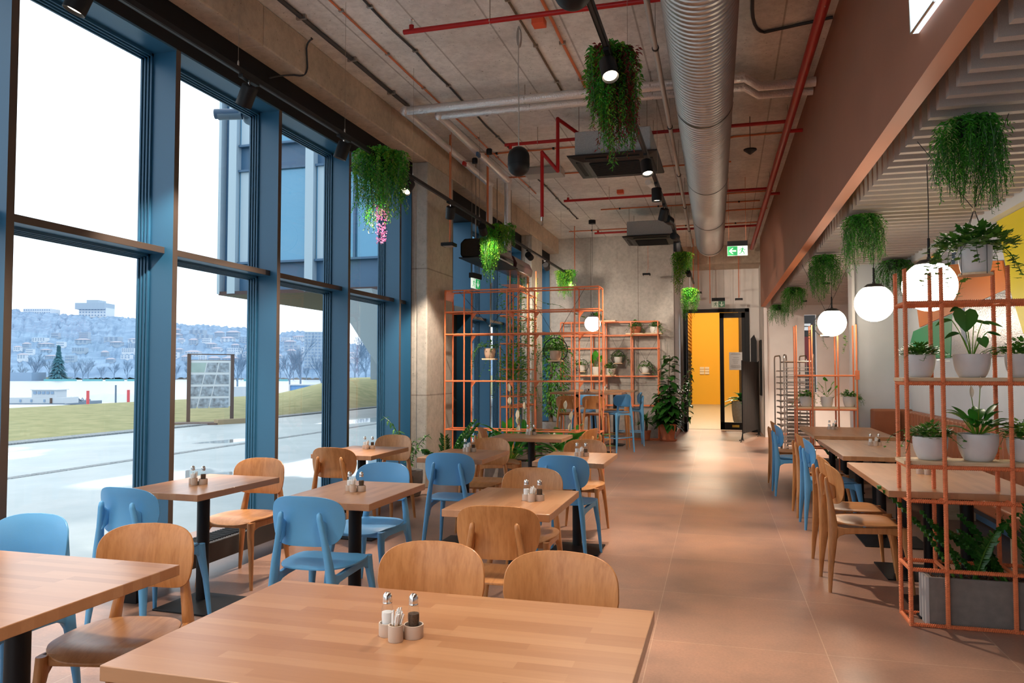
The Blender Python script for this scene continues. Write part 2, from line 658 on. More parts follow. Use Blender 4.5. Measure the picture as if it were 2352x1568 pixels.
def thing(name, label, cat, loc=(0, 0, 0), rz=0.0, group=None):
    o = bpy.data.objects.new(name, None)
    o.empty_display_size = 0.1
    C.objects.link(o)
    o.location = loc
    o.rotation_euler = (0, 0, rz)
    return tag(o, label, cat, group)


def struct(o, rz=None):
    o['kind'] = 'structure'
    if rz is not None:
        o.rotation_euler = (0, 0, rz)
    return o


def dup(root, loc, rz, label, group=None):
    r = root.copy(); C.objects.link(r)
    r.location = loc; r.rotation_euler = (0, 0, rz)
    r['label'] = label
    if group: r['group'] = group
    for ch in list(root.children):
        c = ch.copy(); C.objects.link(c); c.parent = r
        for g in list(ch.children):
            d = g.copy(); C.objects.link(d); d.parent = c
    return r


def lerp(a, b, t):
    return a + (b - a) * t


def bez(p0, p1, p2, n=8):
    p0, p1, p2 = Vector(p0), Vector(p1), Vector(p2)
    return [p0 * (1 - t) ** 2 + p1 * 2 * t * (1 - t) + p2 * t * t for t in [i / n for i in range(n + 1)]]

# ================================================================ THE ROOM
ZC = 4.46          # concrete ceiling
ZB = 4.12          # underside of the perimeter beam
XB = -3.62         # room face of beam and columns
XF = -3.83         # room face of the window fins
YB = 16.8          # back wall
Y0 = -3.2          # the hall goes on behind the camera this far

struct(MB().bx(-4.6, 3.4, Y0, 37, -0.12, 0).build('floor', 'floor_tile'), TH)
struct(MB().bx(-4.2, 3.6, Y0, 19.95, ZC, ZC + 0.25).build('ceiling', 'concrete_ceiling'))
b = MB().bx(-4.2, XB - 0.01, Y0, YB, ZB + 0.01, ZC)
for ya, yb in ((Y0, 2.9), (2.905, 5.36), (5.365, 7.84), (7.845, 10.4), (10.405, 13.2), (13.205, YB)):
    b.bx(-4.19, XB, ya, yb, ZB, ZC)
struct(b.build('trim_1', 'concrete_beam', bevel=0.012))
# black blind box and roof edge over the windows
struct(MB().bx(-4.19, XF, Y0, YB, 3.80, ZB - 0.002).bx(XF, XF + 0.012, Y0, YB, 3.93, 3.95).build('trim_2', 'black_matt'))
struct(MB().bx(-4.21, -4.19, Y0, YB + 0.3, 3.8, 5.0).build('wall_left', 'clad_dark_in' if 0 else 'mullion_blue'))

# concrete columns
for i, (ya, yb) in enumerate(((8.93, 9.87), (14.32, 15.19))):
    q = MB().bx(-4.02, XB - 0.003, ya + 0.008, yb, 0, ZB + 0.002).bx(-4.02, -3.772, ya, yb - 0.001, 0, ZB).bx(-3.766, XB, ya, yb - 0.001, 0, ZB)
    for zz_ in (1.42, 2.20, 3.10):
        for dx_ in (-0.03, 0.03):
            q.tube([(-3.769 + dx_, ya - 0.003, zz_), (-3.769 + dx_, ya + 0.004, zz_)], 0.016, 14, cap=False)
    o = q.build('wall_left_column', 'concrete_column', bevel=0.015)
    struct(o)

# back wall and the white passage to the doors
struct(MB().bx(-4.3, -1.08, YB, YB + 0.35, 0, ZC).build('wall_back', 'concrete_wall'))
struct(MB().bx(-1.45, -1.10, YB + 0.35, 19.78, 0, ZC).build('wall_passage', 'white_plaster'))
struct(MB().bx(-1.10, -1.085, YB + 0.33, 19.7, 0, 0.09).build('baseboard_passage', 'terracotta'))
q = MB().bx(-1.7, -1.02, 19.8, 19.95, 0, 6.3).bx(0.56, 1.4, 19.8, 19.95, 0, 6.3).bx(-1.02, 0.56, 19.8, 19.95, 3.03, 6.3)
struct(q.build('wall_door', 'white_plaster'))
struct(MB().bx(-1.5, 1.0, 18.7, 19.8, 4.02, ZC).build('trim_3', 'concrete_beam'))
# right: rust coloured upstand, white far wall, grey side wall
q = MB().bx(1.0, 1.10, Y0, 17.9, 2.91, ZC)
o = q.build('wall_upstand', ['rust_paint', 'rust_edge'])
for p in o.data.polygons:
    if p.normal.z < -0.5:
        p.material_index = 1
struct(o, TH)
struct(MB().bx(1.06, 1.13, 17.9, 20.3, 0, ZC).build('wall_right_end', 'white_plaster'), TH)
q = MB().bx(1.06, 1.92, 18.0, 18.2, 0, 3.3).bx(2.17, 3.2, 18.0, 18.2, 0, 3.3).bx(1.92, 2.17, 18.0, 18.2, 2.72, 3.3).bx(1.92, 2.17, 18.0, 18.2, 0, 1.0)
struct(q.build('wall_far_right', 'white_plaster'), TH)
struct(MB().bx(1.06, 3.2, 17.98, 18.0, 0, 0.09).build('baseboard_far_right', 'terracotta'), TH)
struct(MB().bx(1.83, 3.1, 11.15, 11.4, 0, 3.3).build('wall_partition', ['grey_plaster']), TH)
struct(MB().bx(1.795, 1.83, 11.10, 11.42, 0, 3.3).build('trim_4', 'white_plaster'), TH)
struct(MB().bx(2.5, 2.75, Y0, 11.15, 0, 3.3).build('wall_right', 'grey_plaster'), TH)
struct(MB().bx(3.1, 3.3, 11.1, 18.2, 0, 3.3).build('wall_right_far', 'white_plaster'), TH)
struct(MB().bx(1.1, 3.3, Y0, 18.2, 3.2, 3.3).build('ceiling_low', 'felt_dark'), TH)
# dark kitchen seen through the slot
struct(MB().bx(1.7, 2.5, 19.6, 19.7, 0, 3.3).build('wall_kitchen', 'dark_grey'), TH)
# a back wall with its own windows would stand behind the camera; only its solid right half is built
struct(MB().bx(-1.0, 2.7, Y0 - 0.2, Y0, 0, ZC).build('wall_front', 'white_plaster'))

# felt baffles
fb = MB()
y = 1.55
k = 0
baffle_root = thing('acoustic_ceiling', 'light grey ribbed felt baffle ceiling over the bench side', 'acoustic ceiling', rw(1.8, 9.7, 3.2), TH)
while y < 17.7:
    x1 = 2.42 if y < 11 else 3.05
    MB().bx(1.20 - 1.8, x1 - 1.8, -0.027, 0.027, -0.30, 0).build('felt_baffle', 'felt', baffle_root, loc=(0, y - 9.7, 0))
    y += 0.18
struct(MB().bx(2.40, 2.5, Y0, 11.15, 2.82, 3.2).build('trim_5', 'grey_plaster'), TH)

# white bright louvre panel on the upstand
w = thing('wall_lightbox', 'bright white angular lightbox fixed on the rust upstand', 'lightbox', rw(0.98, 4.0, 3.6), TH)
pts = [r_x(*p, 0.985) for p in [(2105, 77), (2161, 0), (2176, -22), (2098, -75), (2101, 0)]]
MB().prism([(p.y - 4.0, p.z - 3.6) for p in pts], -0.02, 0.015, 'X').build('light_face', 'panel_glow' if 'panel_glow' in MATS else m_emit('panel_glow', (0.80, 0.93, 1.0), 1.0).name, w)
q = MB()
for a, b_ in ((0, 1), (4, 0)):
    q.tube([(-0.02, pts[a].y - 4.0, pts[a].z - 3.6), (-0.02, pts[b_].y - 4.0, pts[b_].z - 3.6)], 0.006, 6)
q.build('rim', 'chrome', w)

# ---------------------------------------------------------------- windows
fins = [-2.0, -0.66, 0.66, 1.98, 3.30, 4.62, 5.945, 7.265, 8.575]
XG = -4.12


def fin(mb, y):
    mb.bx(-4.10, XF, y - 0.025, y + 0.025, 0, 3.80)


def window(idx, ya, yb, first, trans=True, glass_low=True):
    o = bpy.data.objects.new('window_%d' % idx, None); C.objects.link(o); o['kind'] = 'structure'
    q = MB(); fin(q, yb)
    if first:
        fin(q, ya)
    ob = q.build('mullion', ['mullion_blue', 'mullion_edge'], o)
    for p in ob.data.polygons:
        if p.normal.x > 0.5:
            p.material_index = 1
    f = MB()
    a, b2 = ya + 0.025, yb - 0.025
    for dx, w_, xx in ((0, 0.045, -4.100), (1, 0.036, -4.080), (2, 0.027, -4.060), (3, 0.018, -4.040)):
        f.bx(xx, xx + 0.014, a, a + w_, 0.0, 3.8)
        f.bx(xx, xx + 0.014, b2 - w_, b2, 0.0, 3.8)
        f.bx(xx, xx + 0.014, a, b2, 3.8 - w_ - 0.02, 3.8)
        f.bx(xx, xx + 0.014, a, b2, 0, w_)
        if trans:
            f.bx(xx, xx + 0.014, a, b2, 2.30 - w_ * 0.7, 2.36)
    f.bx(-4.09, XF + 0.004, a, b2, 3.785, 3.80)
    f.build('window_frame', 'mullion_blue', o)
    if trans:
        t = MB().bx(-4.07, -3.90, a, b2, 2.305, 2.352)
        tb = t.build('transom', ['mullion_blue', 'mullion_edge'], o, bevel=0.002)
        for p in tb.data.polygons:
            if p.normal.x > 0.5:
                p.material_index = 1
        MB().bx(-4.094, -4.090, a, b2, 0.05, 2.3).build('window_pane', 'window_glass', o)
        MB().bx(-4.094, -4.090, a, b2, 2.35, 3.78).build('window_pane', 'window_glass', o)
    else:
        MB().bx(-4.094, -4.090, a, b2, 0.05, 3.78).build('window_pane', 'window_glass', o)
    return o


for i in range(len(fins) - 1):
    window(i + 1, fins[i], fins[i + 1], i == 0)
window(9, 8.575, 8.93, False)
# bays between the two columns; the first one is a door
dn = bpy.data.objects.new('door_1', None); C.objects.link(dn); dn['kind'] = 'structure'
q = MB().bx(-4.14, XF, 9.87, 10.45, 0, 3.8).bx(-4.14, XF, 11.25, 11.33, 0, 3.8).bx(-4.14, XF + 0.02, 10.45, 11.33, 2.34, 2.42)
q.build('door_frame', 'mullion_blue', dn)
MB().bx(-4.12, -4.06, 10.45, 11.25, 0.0, 2.34).build('door_leaf', 'dark_grey', dn)
MB().bx(-4.15, -4.145, 10.45, 11.25, 2.42, 3.8).build('window_pane', 'window_glass', dn)
hd = MB().tube([(-4.06, 11.12, 1.02), (-4.0, 11.12, 1.02), (-4.0, 11.0, 1.02)], 0.011, 8)
hd.bx(-4.06, -4.05, 11.10, 11.14, 0.98, 1.06).bx(-4.06, -4.05, 11.10, 11.14, 0.82, 0.90).build('door_handle', 'chrome', dn, smooth=True)
window(10, 11.30, 12.28, False)
window(11, 12.28, 13.35, False)
window(12, 13.35, 14.32, False)
window(13, 15.19, 16.0, False)
window(14, 16.0, 16.8, False)

# radiator trench box along the foot of the windows
for (ya, yb, lab) in ((3.9, 5.95, 'low black trench radiator under the second window bay'), (6.05, 8.3, 'low black trench radiator behind the second row window table')):
    h = thing('floor_radiator', lab, 'radiator', (-3.62, (ya + yb) / 2, 0))
    L = (yb - ya) / 2
    MB().bx(-0.12, 0.12, -L, L, 0.11, 0.25).build('casing', 'dark_grey', h, bevel=0.006)
    g = MB()
    n_ = int(L * 2 / 0.03)
    for k in range(n_):
        yy = -L + 0.02 + k * (2 * L - 0.04) / n_
        g.bx(-0.09, 0.09, yy, yy + 0.008, 0.25, 0.258)
    g.build('grille', 'black_metal', h)
    for s_ in (-1, 1):
        MB().bx(-0.05, 0.05, s_ * (L - 0.15) - 0.04, s_ * (L - 0.15) + 0.04, 0, 0.11).build('foot', 'black_metal', h)

# ---------------------------------------------------------------- doors at the end
d2 = bpy.data.objects.new('door_2', None); C.objects.link(d2); d2['kind'] = 'structure'
q = MB().bx(-1.03, -0.93, 19.72, 19.82, 0, 3.03).bx(0.46, 0.56, 19.72, 19.82, 0, 3.03).bx(-1.03, 0.56, 19.72, 19.82, 2.94, 3.03)
q.build('door_frame', 'black_metal', d2, bevel=0.004)
# left leaf stands open toward the camera, right leaf nearly shut
q = MB().bx(-0.98, -0.92, 18.9, 18.98, 0.02, 2.93).bx(-0.98, -0.92, 19.64, 19.72, 0.02, 2.93).bx(-0.98, -0.92, 18.9, 19.72, 0.02, 0.2).bx(-0.98, -0.92, 18.9, 19.72, 2.85, 2.93)
q.build('door_leaf', 'black_metal', d2)
MB().bx(-0.953, -0.948, 18.98, 19.64, 0.2, 2.85).build('door_pane', 'window_glass', d2)
q = MB().bx(-0.15, -0.05, 19.74, 19.80, 0.02, 2.93).bx(0.38, 0.46, 19.74, 19.80, 0.02, 2.93).bx(-0.15, 0.46, 19.74, 19.80, 0.02, 0.20).bx(-0.15, 0.46, 19.74, 19.80, 2.80, 2.93)
q.build('door_leaf', 'black_metal', d2)
MB().bx(-0.05, 0.38, 19.768, 19.773, 0.20, 2.80).build('door_pane', 'window_glass', d2)
MB().tube([(-0.92, 18.97, 1.0), (-0.86, 18.97, 1.0), (-0.86, 19.1, 1.0)], 0.012, 8).build('door_handle', 'chrome', d2, smooth=True)
mat('yellow_sticker', (0.75, 0.50, 0.06), 0.5)
tag(MB().bx(0.13, 0.30, 19.728, 19.738, 0.08, 0.14).build('door_sticker', 'yellow_sticker'), 'small yellow sticker low on the black glass door', 'sticker')

# yellow corridor behind the doors
mat('yellow_wall', (0.80, 0.36, 0.01), 0.7)
mat('yellow_slats', (0.70, 0.30, 0.02), 0.6)
m, n, b_ = nt('corridor_floor')
t_ = n.nodes.new('ShaderNodeTexCoord').outputs['Object']
qn = noise(n, t_, 2.0, 5, 0.6, (1.5, 9, 1))
rr_ = ramp(n, [(0.3, (0.26, 0.19, 0.115)), (0.7, (0.38, 0.29, 0.18))])
n.links.new(qn.outputs['Fac'], rr_.inputs[0]); n.links.new(rr_.outputs[0], b_.inputs['Base Color'])
b_.inputs['Roughness'].default_value = 0.35
struct(MB().bx(-3.2, 1.4, 19.95, 36, 0.0, 0.006).build('floor_corridor', 'corridor_floor'))
struct(MB().bx(-3.2, 1.4, 35.3, 35.5, 0, 6.2).build('wall_corridor_end', 'yellow_wall'))
struct(MB().bx(-1.7, -1.56, 19.95, 35.5, 0, 6.2).build('wall_corridor_left', 'dark_grey'))
struct(MB().bx(0.55, 0.75, 23, 35.5, 0, 6.2).bx(0.55, 1.4, 19.96, 20.2, 0, 6.2).build('wall_corridor_right', 'black_matt'))
struct(MB().bx(-3.4, 1.4, 19.95, 35.5, 6.2, 6.3).build('ceiling_corridor', 'white_plaster'))
q = MB()
for k in range(25):
    z = 2.35 + k * 0.15
    q.bx(-1.53, -1.47, 20.4, 35.2, z, z + 0.10)
tag(q.build('slat_screen', 'yellow_slats'), 'yellow horizontal slats on the left of the corridor', 'slatted screen')
q = MB()
for k in range(29):
    for j in range(14):
        yy = 20.6 + k * 0.5; z = 0.1 + j * 0.16
        q.bx(-1.52, -1.47, yy, yy + 0.34, z, z + 0.09)
q.bx(-1.53, -1.52, 20.4, 35.2, 0.006, 2.3)
tag(q.build('lattice_rack', 'black_matt'), 'dark openwork rack standing left in the yellow corridor', 'rack')
# pictograms on the yellow wall
pg = thing('pictogram_panel', 'six small pale pictogram plates on the yellow corridor wall', 'sign', at_y(1617, 850, 35.28))
pc = at_y(1617, 850, 35.28)
for r_ in range(3):
    for c_ in range(2):
        a0 = at_y(1607.5 + c_ * 11.5, 842.5 + r_ * 5.9, 35.28) - pc
        a1 = at_y(1617.5 + c_ * 11.5, 847.4 + r_ * 5.9, 35.28) - pc
        MB().bx(a0.x, a1.x, -0.01, 0.0, a1.z, a0.z).build('plate', 'pick', pg)
# poster on the glass leaf
po = thing('notice', 'white printed notice taped inside the glass door leaf', 'notice', (0.23, 19.72, 1.72))
MB().bx(-0.155, 0.155, -0.004, 0.0, -0.22, 0.22).build('sheet', 'paper', po)
q = MB()
random.seed(3)
mat('ink', (0.10, 0.08, 0.07), 0.8)
for r_, (z, wd) in enumerate(((0.18, 0.10), (0.165, 0.12), (0.08, 0.06), (0.03, 0.08), (-0.01, 0.06), (-0.05, 0.05), (-0.11, 0.11), (-0.13, 0.12), (-0.15, 0.12), (-0.17, 0.10))):
    x = -wd
    while x < wd:
        l = random.uniform(0.008, 0.02)
        q.bx(x, x + l, -0.006, -0.004, z, z + 0.006); x += l + 0.004
q.build('printed_lines', 'ink', po)

# ---------------------------------------------------------------- mural on the grey wall
mural = thing('wall_mural', 'geometric mural of orange, yellow, green and silver shapes on grey wall', 'mural', rw(2.49, 9.0, 2.2), TH)
mat('mur_yellow', (0.78, 0.62, 0.01), 0.4)
mat('mur_orange', (0.72, 0.20, 0.03), 0.45)
mat('mur_green', (0.03, 0.30, 0.12), 0.45)
mat('mur_ochre', (0.75, 0.38, 0.05), 0.5)
mat('mur_blue', (0.04, 0.10, 0.20), 0.4)
mat('mur_silver', (0.50, 0.50, 0.52), 0.22, 0.5, bump=0.3, bscale=60)
mat('mur_grey', (0.45, 0.46, 0.50), 0.6)


def mpoly(name, px, m_, d=0.0):
    P = []
    for x, y in px:
        v = r_x(2052 + x / 5.227, 560 + y / 5.227, 2.49)
        P.append((v.y - 9.0, min(v.z, 2.815) - 2.2))
    MB().prism(P, -0.006 - d, 0.004, 'X').build(name, m_, mural)


mpoly('silver_shape', [(715, 820), (1110, 660), (1370, 540), (1420, 570), (1568, 1060), (1900, 2100), (1568, 1335), (700, 1370)], 'mur_silver', 0)
mpoly('yellow_shape', [(1240, -600), (2400, -1300), (2400, 2600), (1568, 1060), (1415, 560), (1310, 0)], 'mur_yellow', 0.002)
mpoly('orange_shape', [(560, 260), (815, 240), (850, 390), (1145, 370), (1160, 205), (1315, 200), (1375, 540), (900, 745), (320, 1000), (290, 760)], 'mur_orange', 0.002)
mpoly('green_shape', [(245, 1050), (715, 840), (690, 1365), (160, 1385)], 'mur_green', 0.001)
mpoly('ochre_shape', [(160, 270), (565, 70), (450, 260), (160, 420)], 'mur_ochre', 0.001)
mpoly('grey_shape', [(565, 70), (700, -30), (1230, -320), (1310, 0), (1160, 205), (850, 390), (815, 240), (450, 260)], 'mur_grey', 0)
mpoly('blue_shape', [(710, 100), (760, 80), (745, 240), (705, 245)], 'mur_blue', 0.001)
mpoly('navy_shape', [(770, 800), (860, 770), (890, 1230), (850, 1180)], 'mur_blue', 0.003)

# ================================================================ FURNITURE
def rrect(cx, cy, hx, hy, z, r=0.4, n=12, M=None):
    """rounded cross section (superellipse), horizontal"""
    out = []
    for i in range(n):
        t = 2 * PI * i / n
        c, s = math.cos(t), math.sin(t)
        e = 0.6
        out.append(Vector((cx + hx * math.copysign(abs(c) ** e, c), cy + hy * math.copysign(abs(s) ** e, s), z)))
    return out


def plate(outline, fz, th, rings=5, mi=0, mb=None):
    """closed curved plate. outline(t)->(a,b); fz(a,b)->point mid surface, nrm"""
    mb = mb or MB()
    n = len(outline)
    vs = []; fs = []
    for side in (1, -1):
        for k in range(1, rings + 1):
            f = k / rings
            tt = th / 2 if k < rings else th / 2 * 0.55
            if k == rings - 1 and False:
                tt = th / 2
            for (a, b) in outline:
                p, nr = fz(a * f, b * f)
                vs.append(p + nr * tt * side)
        p, nr = fz(0, 0)
        vs.append(p + nr * th / 2 * side)
    m = rings * n + 1
    for s_ in (0, 1):
        o = s_ * m
        for k in range(rings - 1):
            for j in range(n):
                q = (o + k * n + j, o + k * n + (j + 1) % n, o + (k + 1) * n + (j + 1) % n, o + (k + 1) * n + j)
                fs.append(q if s_ else q[::-1])
        for j in range(n):
            q = (o + m - 1, o + (j + 1) % n, o + j)
            fs.append(q if s_ else q[::-1])
    # rim with a middle ring for a rounded edge
    base = len(vs)
    for (a, b) in outline:
        p, nr = fz(a * 1.008, b * 1.008)
        vs.append(p)
    r0 = (rings - 1) * n; r1 = m + (rings - 1) * n
    for j in range(n):
        j2 = (j + 1) % n
        fs.append((r0 + j, r0 + j2, base + j2, base + j)[::1])
        fs.append((base + j, base + j2, r1 + j2, r1 + j)[::1])
    return mb.add(vs, fs, mi)


def sup(n, hx, hy, e, fn=None):
    out = []
    for i in range(n):
        t = 2 * PI * i / n
        c, s = math.cos(t), math.sin(t)
        x = hx * math.copysign(abs(c) ** (2 / e), c); y = hy * math.copysign(abs(s) ** (2 / e), s)
        if fn: x, y = fn(x, y)
        out.append((x, y))
    return out


def make_chair(name, label, cat, mats, sh=0.455, bar=False, loc=(0, 0, 0), rz=0, group=None):
    """faces local +y, seat centre over the origin"""
    wood, seatm = mats
    t = thing(name, label, cat, loc, rz, group)
    bt = sh + 0.365 if not bar else sh + 0.30         # top of the backrest
    bh = 0.128 if not bar else 0.115                  # half height of the backrest
    bc = bt - bh
    # seat
    so = sup(40, 0.208, 0.215, 3.0, lambda x, y: (x * (1 - 0.09 * max(0, -y / 0.215)), y))

    def fs_(a, b):
        z = sh - 0.010 - 0.010 * math.exp(-((a / 0.13) ** 2 + ((b + 0.02) / 0.13) ** 2))
        if b > 0.12: z -= 0.35 * (b - 0.12) ** 2 / 0.1
        return Vector((a, b, z)), Vector((0, 0, 1))
    plate(so, fs_, 0.017, 6).build('seat', seatm, t, smooth=True, angle=1.2)
    # backrest
    bo = sup(48, 0.203, bh, 3.7, lambda x, z: (x * (1 - 0.10 * max(0, -z / bh) + 0.0 * z), z - 0.012 * (x / 0.215) ** 2))

    def fb_(a, b):
        y = -0.232 - 0.10 * b + 0.062 * (a / 0.215) ** 2 - 0.012 * (b / bh) ** 2
        nr = Vector((-2 * 0.062 * a / 0.215 ** 2, 1, 0.10)).normalized()
        return Vector((a, y, bc + b)), nr
    plate(bo, fb_, 0.013, 6).build('backrest', wood, t, smooth=True, angle=1.2)
    # legs
    for sx_ in (-1, 1):
        m_ = MB()
        tip = bc + 0.052
        secs = []
        for (z, x, y, hx, hy) in ((0.0, 0.20, -0.272, 0.010, 0.011), (sh * 0.35, 0.184, -0.262, 0.014, 0.018), (sh - 0.12, 0.166, -0.246, 0.017, 0.028),
                                  (sh - 0.05, 0.158, -0.240, 0.018, 0.033), (sh + 0.03, 0.148, -0.246, 0.017, 0.027), (lerp(sh, tip, 0.5), 0.128, -0.256, 0.015, 0.019),
                                  (tip - 0.03, 0.108, -0.272, 0.0135, 0.0145), (tip - 0.008, 0.106, -0.272, 0.011, 0.011), (tip, 0.105, -0.271, 0.004, 0.004)):
            secs.append(rrect(sx_ * x, y, hx, hy, z))
        m_.loft(secs)
        # small bracket reaching the backrest
        yb_ = fb_(0.115, -0.04)[0].y
        m_.loft([rrect(sx_ * 0.121, -0.258, 0.010, 0.006, bc - 0.105), rrect(sx_ * 0.118, (-0.262 + yb_) / 2, 0.010, abs(yb_ + 0.262) / 2 - 0.002, bc - 0.080), rrect(sx_ * 0.112, (-0.262 + yb_) / 2 - 0.002, 0.010, abs(yb_ + 0.262) / 2 - 0.002, bc - 0.01), rrect(sx_ * 0.109, -0.266, 0.009, 0.006, bc + 0.02)])
        m_.build('leg', wood, t, smooth=True, angle=1.0)
        m_ = MB()
        fy = 0.232 if not bar else 0.25
        m_.loft([rrect(sx_ * x, y, hx, hy, z) for (z, x, y, hx, hy) in ((0.0, 0.205, fy, 0.010, 0.010), (sh * 0.5, 0.188, fy - 0.02, 0.015, 0.017),
                                                                         (sh - 0.10, 0.172, fy - 0.038, 0.018, 0.026), (sh - 0.022, 0.168, fy - 0.05, 0.018, 0.034))])
        m_.build('leg', wood, t, smooth=True, angle=1.0)
    fr = MB()
    for sx_ in (-1, 1):
        # side rail with fillets
        fr.loft([[Vector((sx_ * (x + dx), y, z + dz)) for dx, dz in ((-0.012, 0.0), (0.012, 0.0), (0.012, h), (-0.012, h))]
                 for (x, y, z, h) in ((0.158, -0.235, sh - 0.135, 0.115), (0.160, -0.205, sh - 0.095, 0.062), (0.163, -0.17, sh - 0.078, 0.040), (0.166, -0.10, sh - 0.072, 0.040),
                                      (0.168, 0.10, sh - 0.066, 0.044), (0.168, 0.15, sh - 0.076, 0.054), (0.168, 0.185, sh - 0.105, 0.083))])
    fr.bx(-0.16, 0.16, 0.165, 0.185, sh - 0.062, sh - 0.018)
    fr.build('seat_frame', wood, t, bevel=0.004)
    if bar:
        MB().tube([(-0.196, 0.232, 0.27), (0.196, 0.232, 0.27)], 0.012, 8).tube([(-0.192, 0.22, 0.27), (-0.192, -0.26, 0.27)], 0.010, 8).tube([(0.192, 0.22, 0.27), (0.192, -0.26, 0.27)], 0.010, 8).build('footrest', wood, t, smooth=True)
    return t


CH = {}


def chair(color, x, y, rz, label, group, bar=False, rframe=False):
    loc = rw(x, y) if rframe else Vector((x, y, 0))
    a = rz + (TH if rframe else 0)
    key = (color, bar)
    if key in CH:
        return dup(CH[key], loc, a, label, group)
    mats = ('blue_paint', 'blue_paint') if color == 'blue' else ('beech', 'beech_seat')
    nm = ('bar_stool' if bar else 'dining_chair')
    CH[key] = make_chair(nm, label, 'stool' if bar else 'chair', mats, 0.745 if bar else 0.455, bar, loc, a, group)
    return CH[key]


BO = 0.255  # backrest to seat centre
G1 = 'chairs around the window side tables'
W_, B_ = 'wood', 'blue'
chair(W_, -2.25, 2.44, PI + 0.22, 'wooden chair tucked at the right end of the cut off front table', G1)
chair(B_, -2.93, 2.48, PI + 0.08, 'blue chair behind the cut off front table, leftmost of all', G1)
chair(B_, -3.19, 3.46 + BO, -0.05, 'blue chair with its back to us at the front row window table', G1)
chair(W_, -3.27, 4.94 - BO, PI + 0.05, 'wooden chair on the far side of the front row window table', G1)
chair(B_, -2.09, 3.46 + BO, 0.04, 'blue chair with its back to us at the front row middle table', G1)
chair(B_, -2.29, 4.92 - BO, PI, 'blue chair facing us behind the front row middle table', G1)
chair(W_, -1.08, 3.46 + BO, 0.10, 'wooden chair with its back to us at the front row aisle table', G1)
chair(W_, -1.22, 4.92 - BO, PI + 0.03, 'wavy grained wooden chair facing us behind the front row aisle table', G1)
chair(W_, -3.20, 5.75 + BO, 0.03, 'wooden chair with its back to us at the second row window table', G1)
chair(W_, -3.22, 7.11 - BO, PI - 0.05, 'wooden chair facing us beyond the second row window table', G1)
chair(B_, -2.12, 5.62 + BO, 0.06, 'blue chair with its back to us at the second row middle table', G1)
chair(W_, -2.17, 7.03 - BO, PI + 0.05, 'wooden chair facing us beyond the second row middle table', G1)
chair(B_, -1.20, 5.68 + BO, -0.05, 'darker blue chair with its back to us at the second row aisle table', G1)
chair(W_, -1.27, 7.10 - BO, PI, 'wooden chair facing us beyond the second row aisle table', G1)
chair(W_, -1.035, 2.69 - BO, PI + 0.04, 'left one of the two wooden chairs across the large nearest table', G1)
chair(W_, -0.565, 2.66 - BO, PI - 0.05, 'right one of the two wooden chairs across the large nearest table', G1)
chair(W_, -2.72 + BO, 8.30, -PI / 2 + 0.15, 'wooden chair seen edge on left of the crosswise table', G1)
chair(W_, -1.44 - BO + 0.03, 8.55, PI / 2 - 0.25, 'wooden chair turned sideways right of the crosswise table', G1)
G2 = 'chairs along the bench side tables'
for y_, col, lab, dx in ((5.66, W_, 'nearest wooden chair at the bench side table behind the rebar shelf', 0.0), (6.20, W_, 'second wooden chair at the nearest bench side table', 0.01),
                     (7.72, B_, 'blue chair at the middle bench side table', 0.07), (8.32, W_, 'wooden chair hidden behind the blue one at the middle bench side table', 0.06),
                     (9.67, B_, 'blue chair at the farthest bench side table', -0.05), (10.37, W_, 'wooden chair behind the blue one at the farthest bench side table', -0.05)):
    chair(col, 0.985 + dx, y_, -PI / 2 + 0.02, lab, G2, rframe=True)


# ---------------------------------------------------------------- tables
def table(name, label, loc, rz, L, Wd, h=0.75, bases=1, cols=1, th=0.038, top='oak_staves', base_sz=0.40, group=None, inset=0.30):
    t = thing(name, label, 'table', loc, rz, group)
    MB().bx(-L / 2, L / 2, -Wd / 2, Wd / 2, h - th, h).build('tabletop', top, t, bevel=0.0025)
    for s_ in ([0] if bases == 1 else [-1, 1]):
        cx = s_ * (L / 2 - inset)
        p = MB()
        for c_ in ([0] if cols == 1 else [-1, 1]):
            p.tube([(cx, c_ * 0.075, 0.03), (cx, c_ * 0.075, h - th - 0.008)], 0.038, 20)
        p.build('pedestal', 'black_metal', t, smooth=True)
        MB().bx(cx - 0.16, cx + 0.16, -0.16, 0.16, h - th - 0.008, h - th).build('mounting_plate', 'black_metal', t)
        bs = base_sz / 2
        q = MB()
        q.add([(cx - bs, -bs, 0), (cx + bs, -bs, 0), (cx + bs, bs, 0), (cx - bs, bs, 0),
               (cx - bs, -bs, 0.010), (cx + bs, -bs, 0.010), (cx + bs, bs, 0.010), (cx - bs, bs, 0.010),
               (cx - 0.05, -0.05, 0.038), (cx + 0.05, -0.05, 0.038), (cx + 0.05, 0.05, 0.038), (cx - 0.05, 0.05, 0.038)],
              [(3, 2, 1, 0), (0, 1, 5, 4), (1, 2, 6, 5), (2, 3, 7, 6), (3, 0, 4, 7), (4, 5, 9, 8), (5, 6, 10, 9), (6, 7, 11, 10), (7, 4, 8, 11), (8, 9, 10, 11)])
        q.build('base_plate', 'black_metal', t, bevel=0.002)
    return t


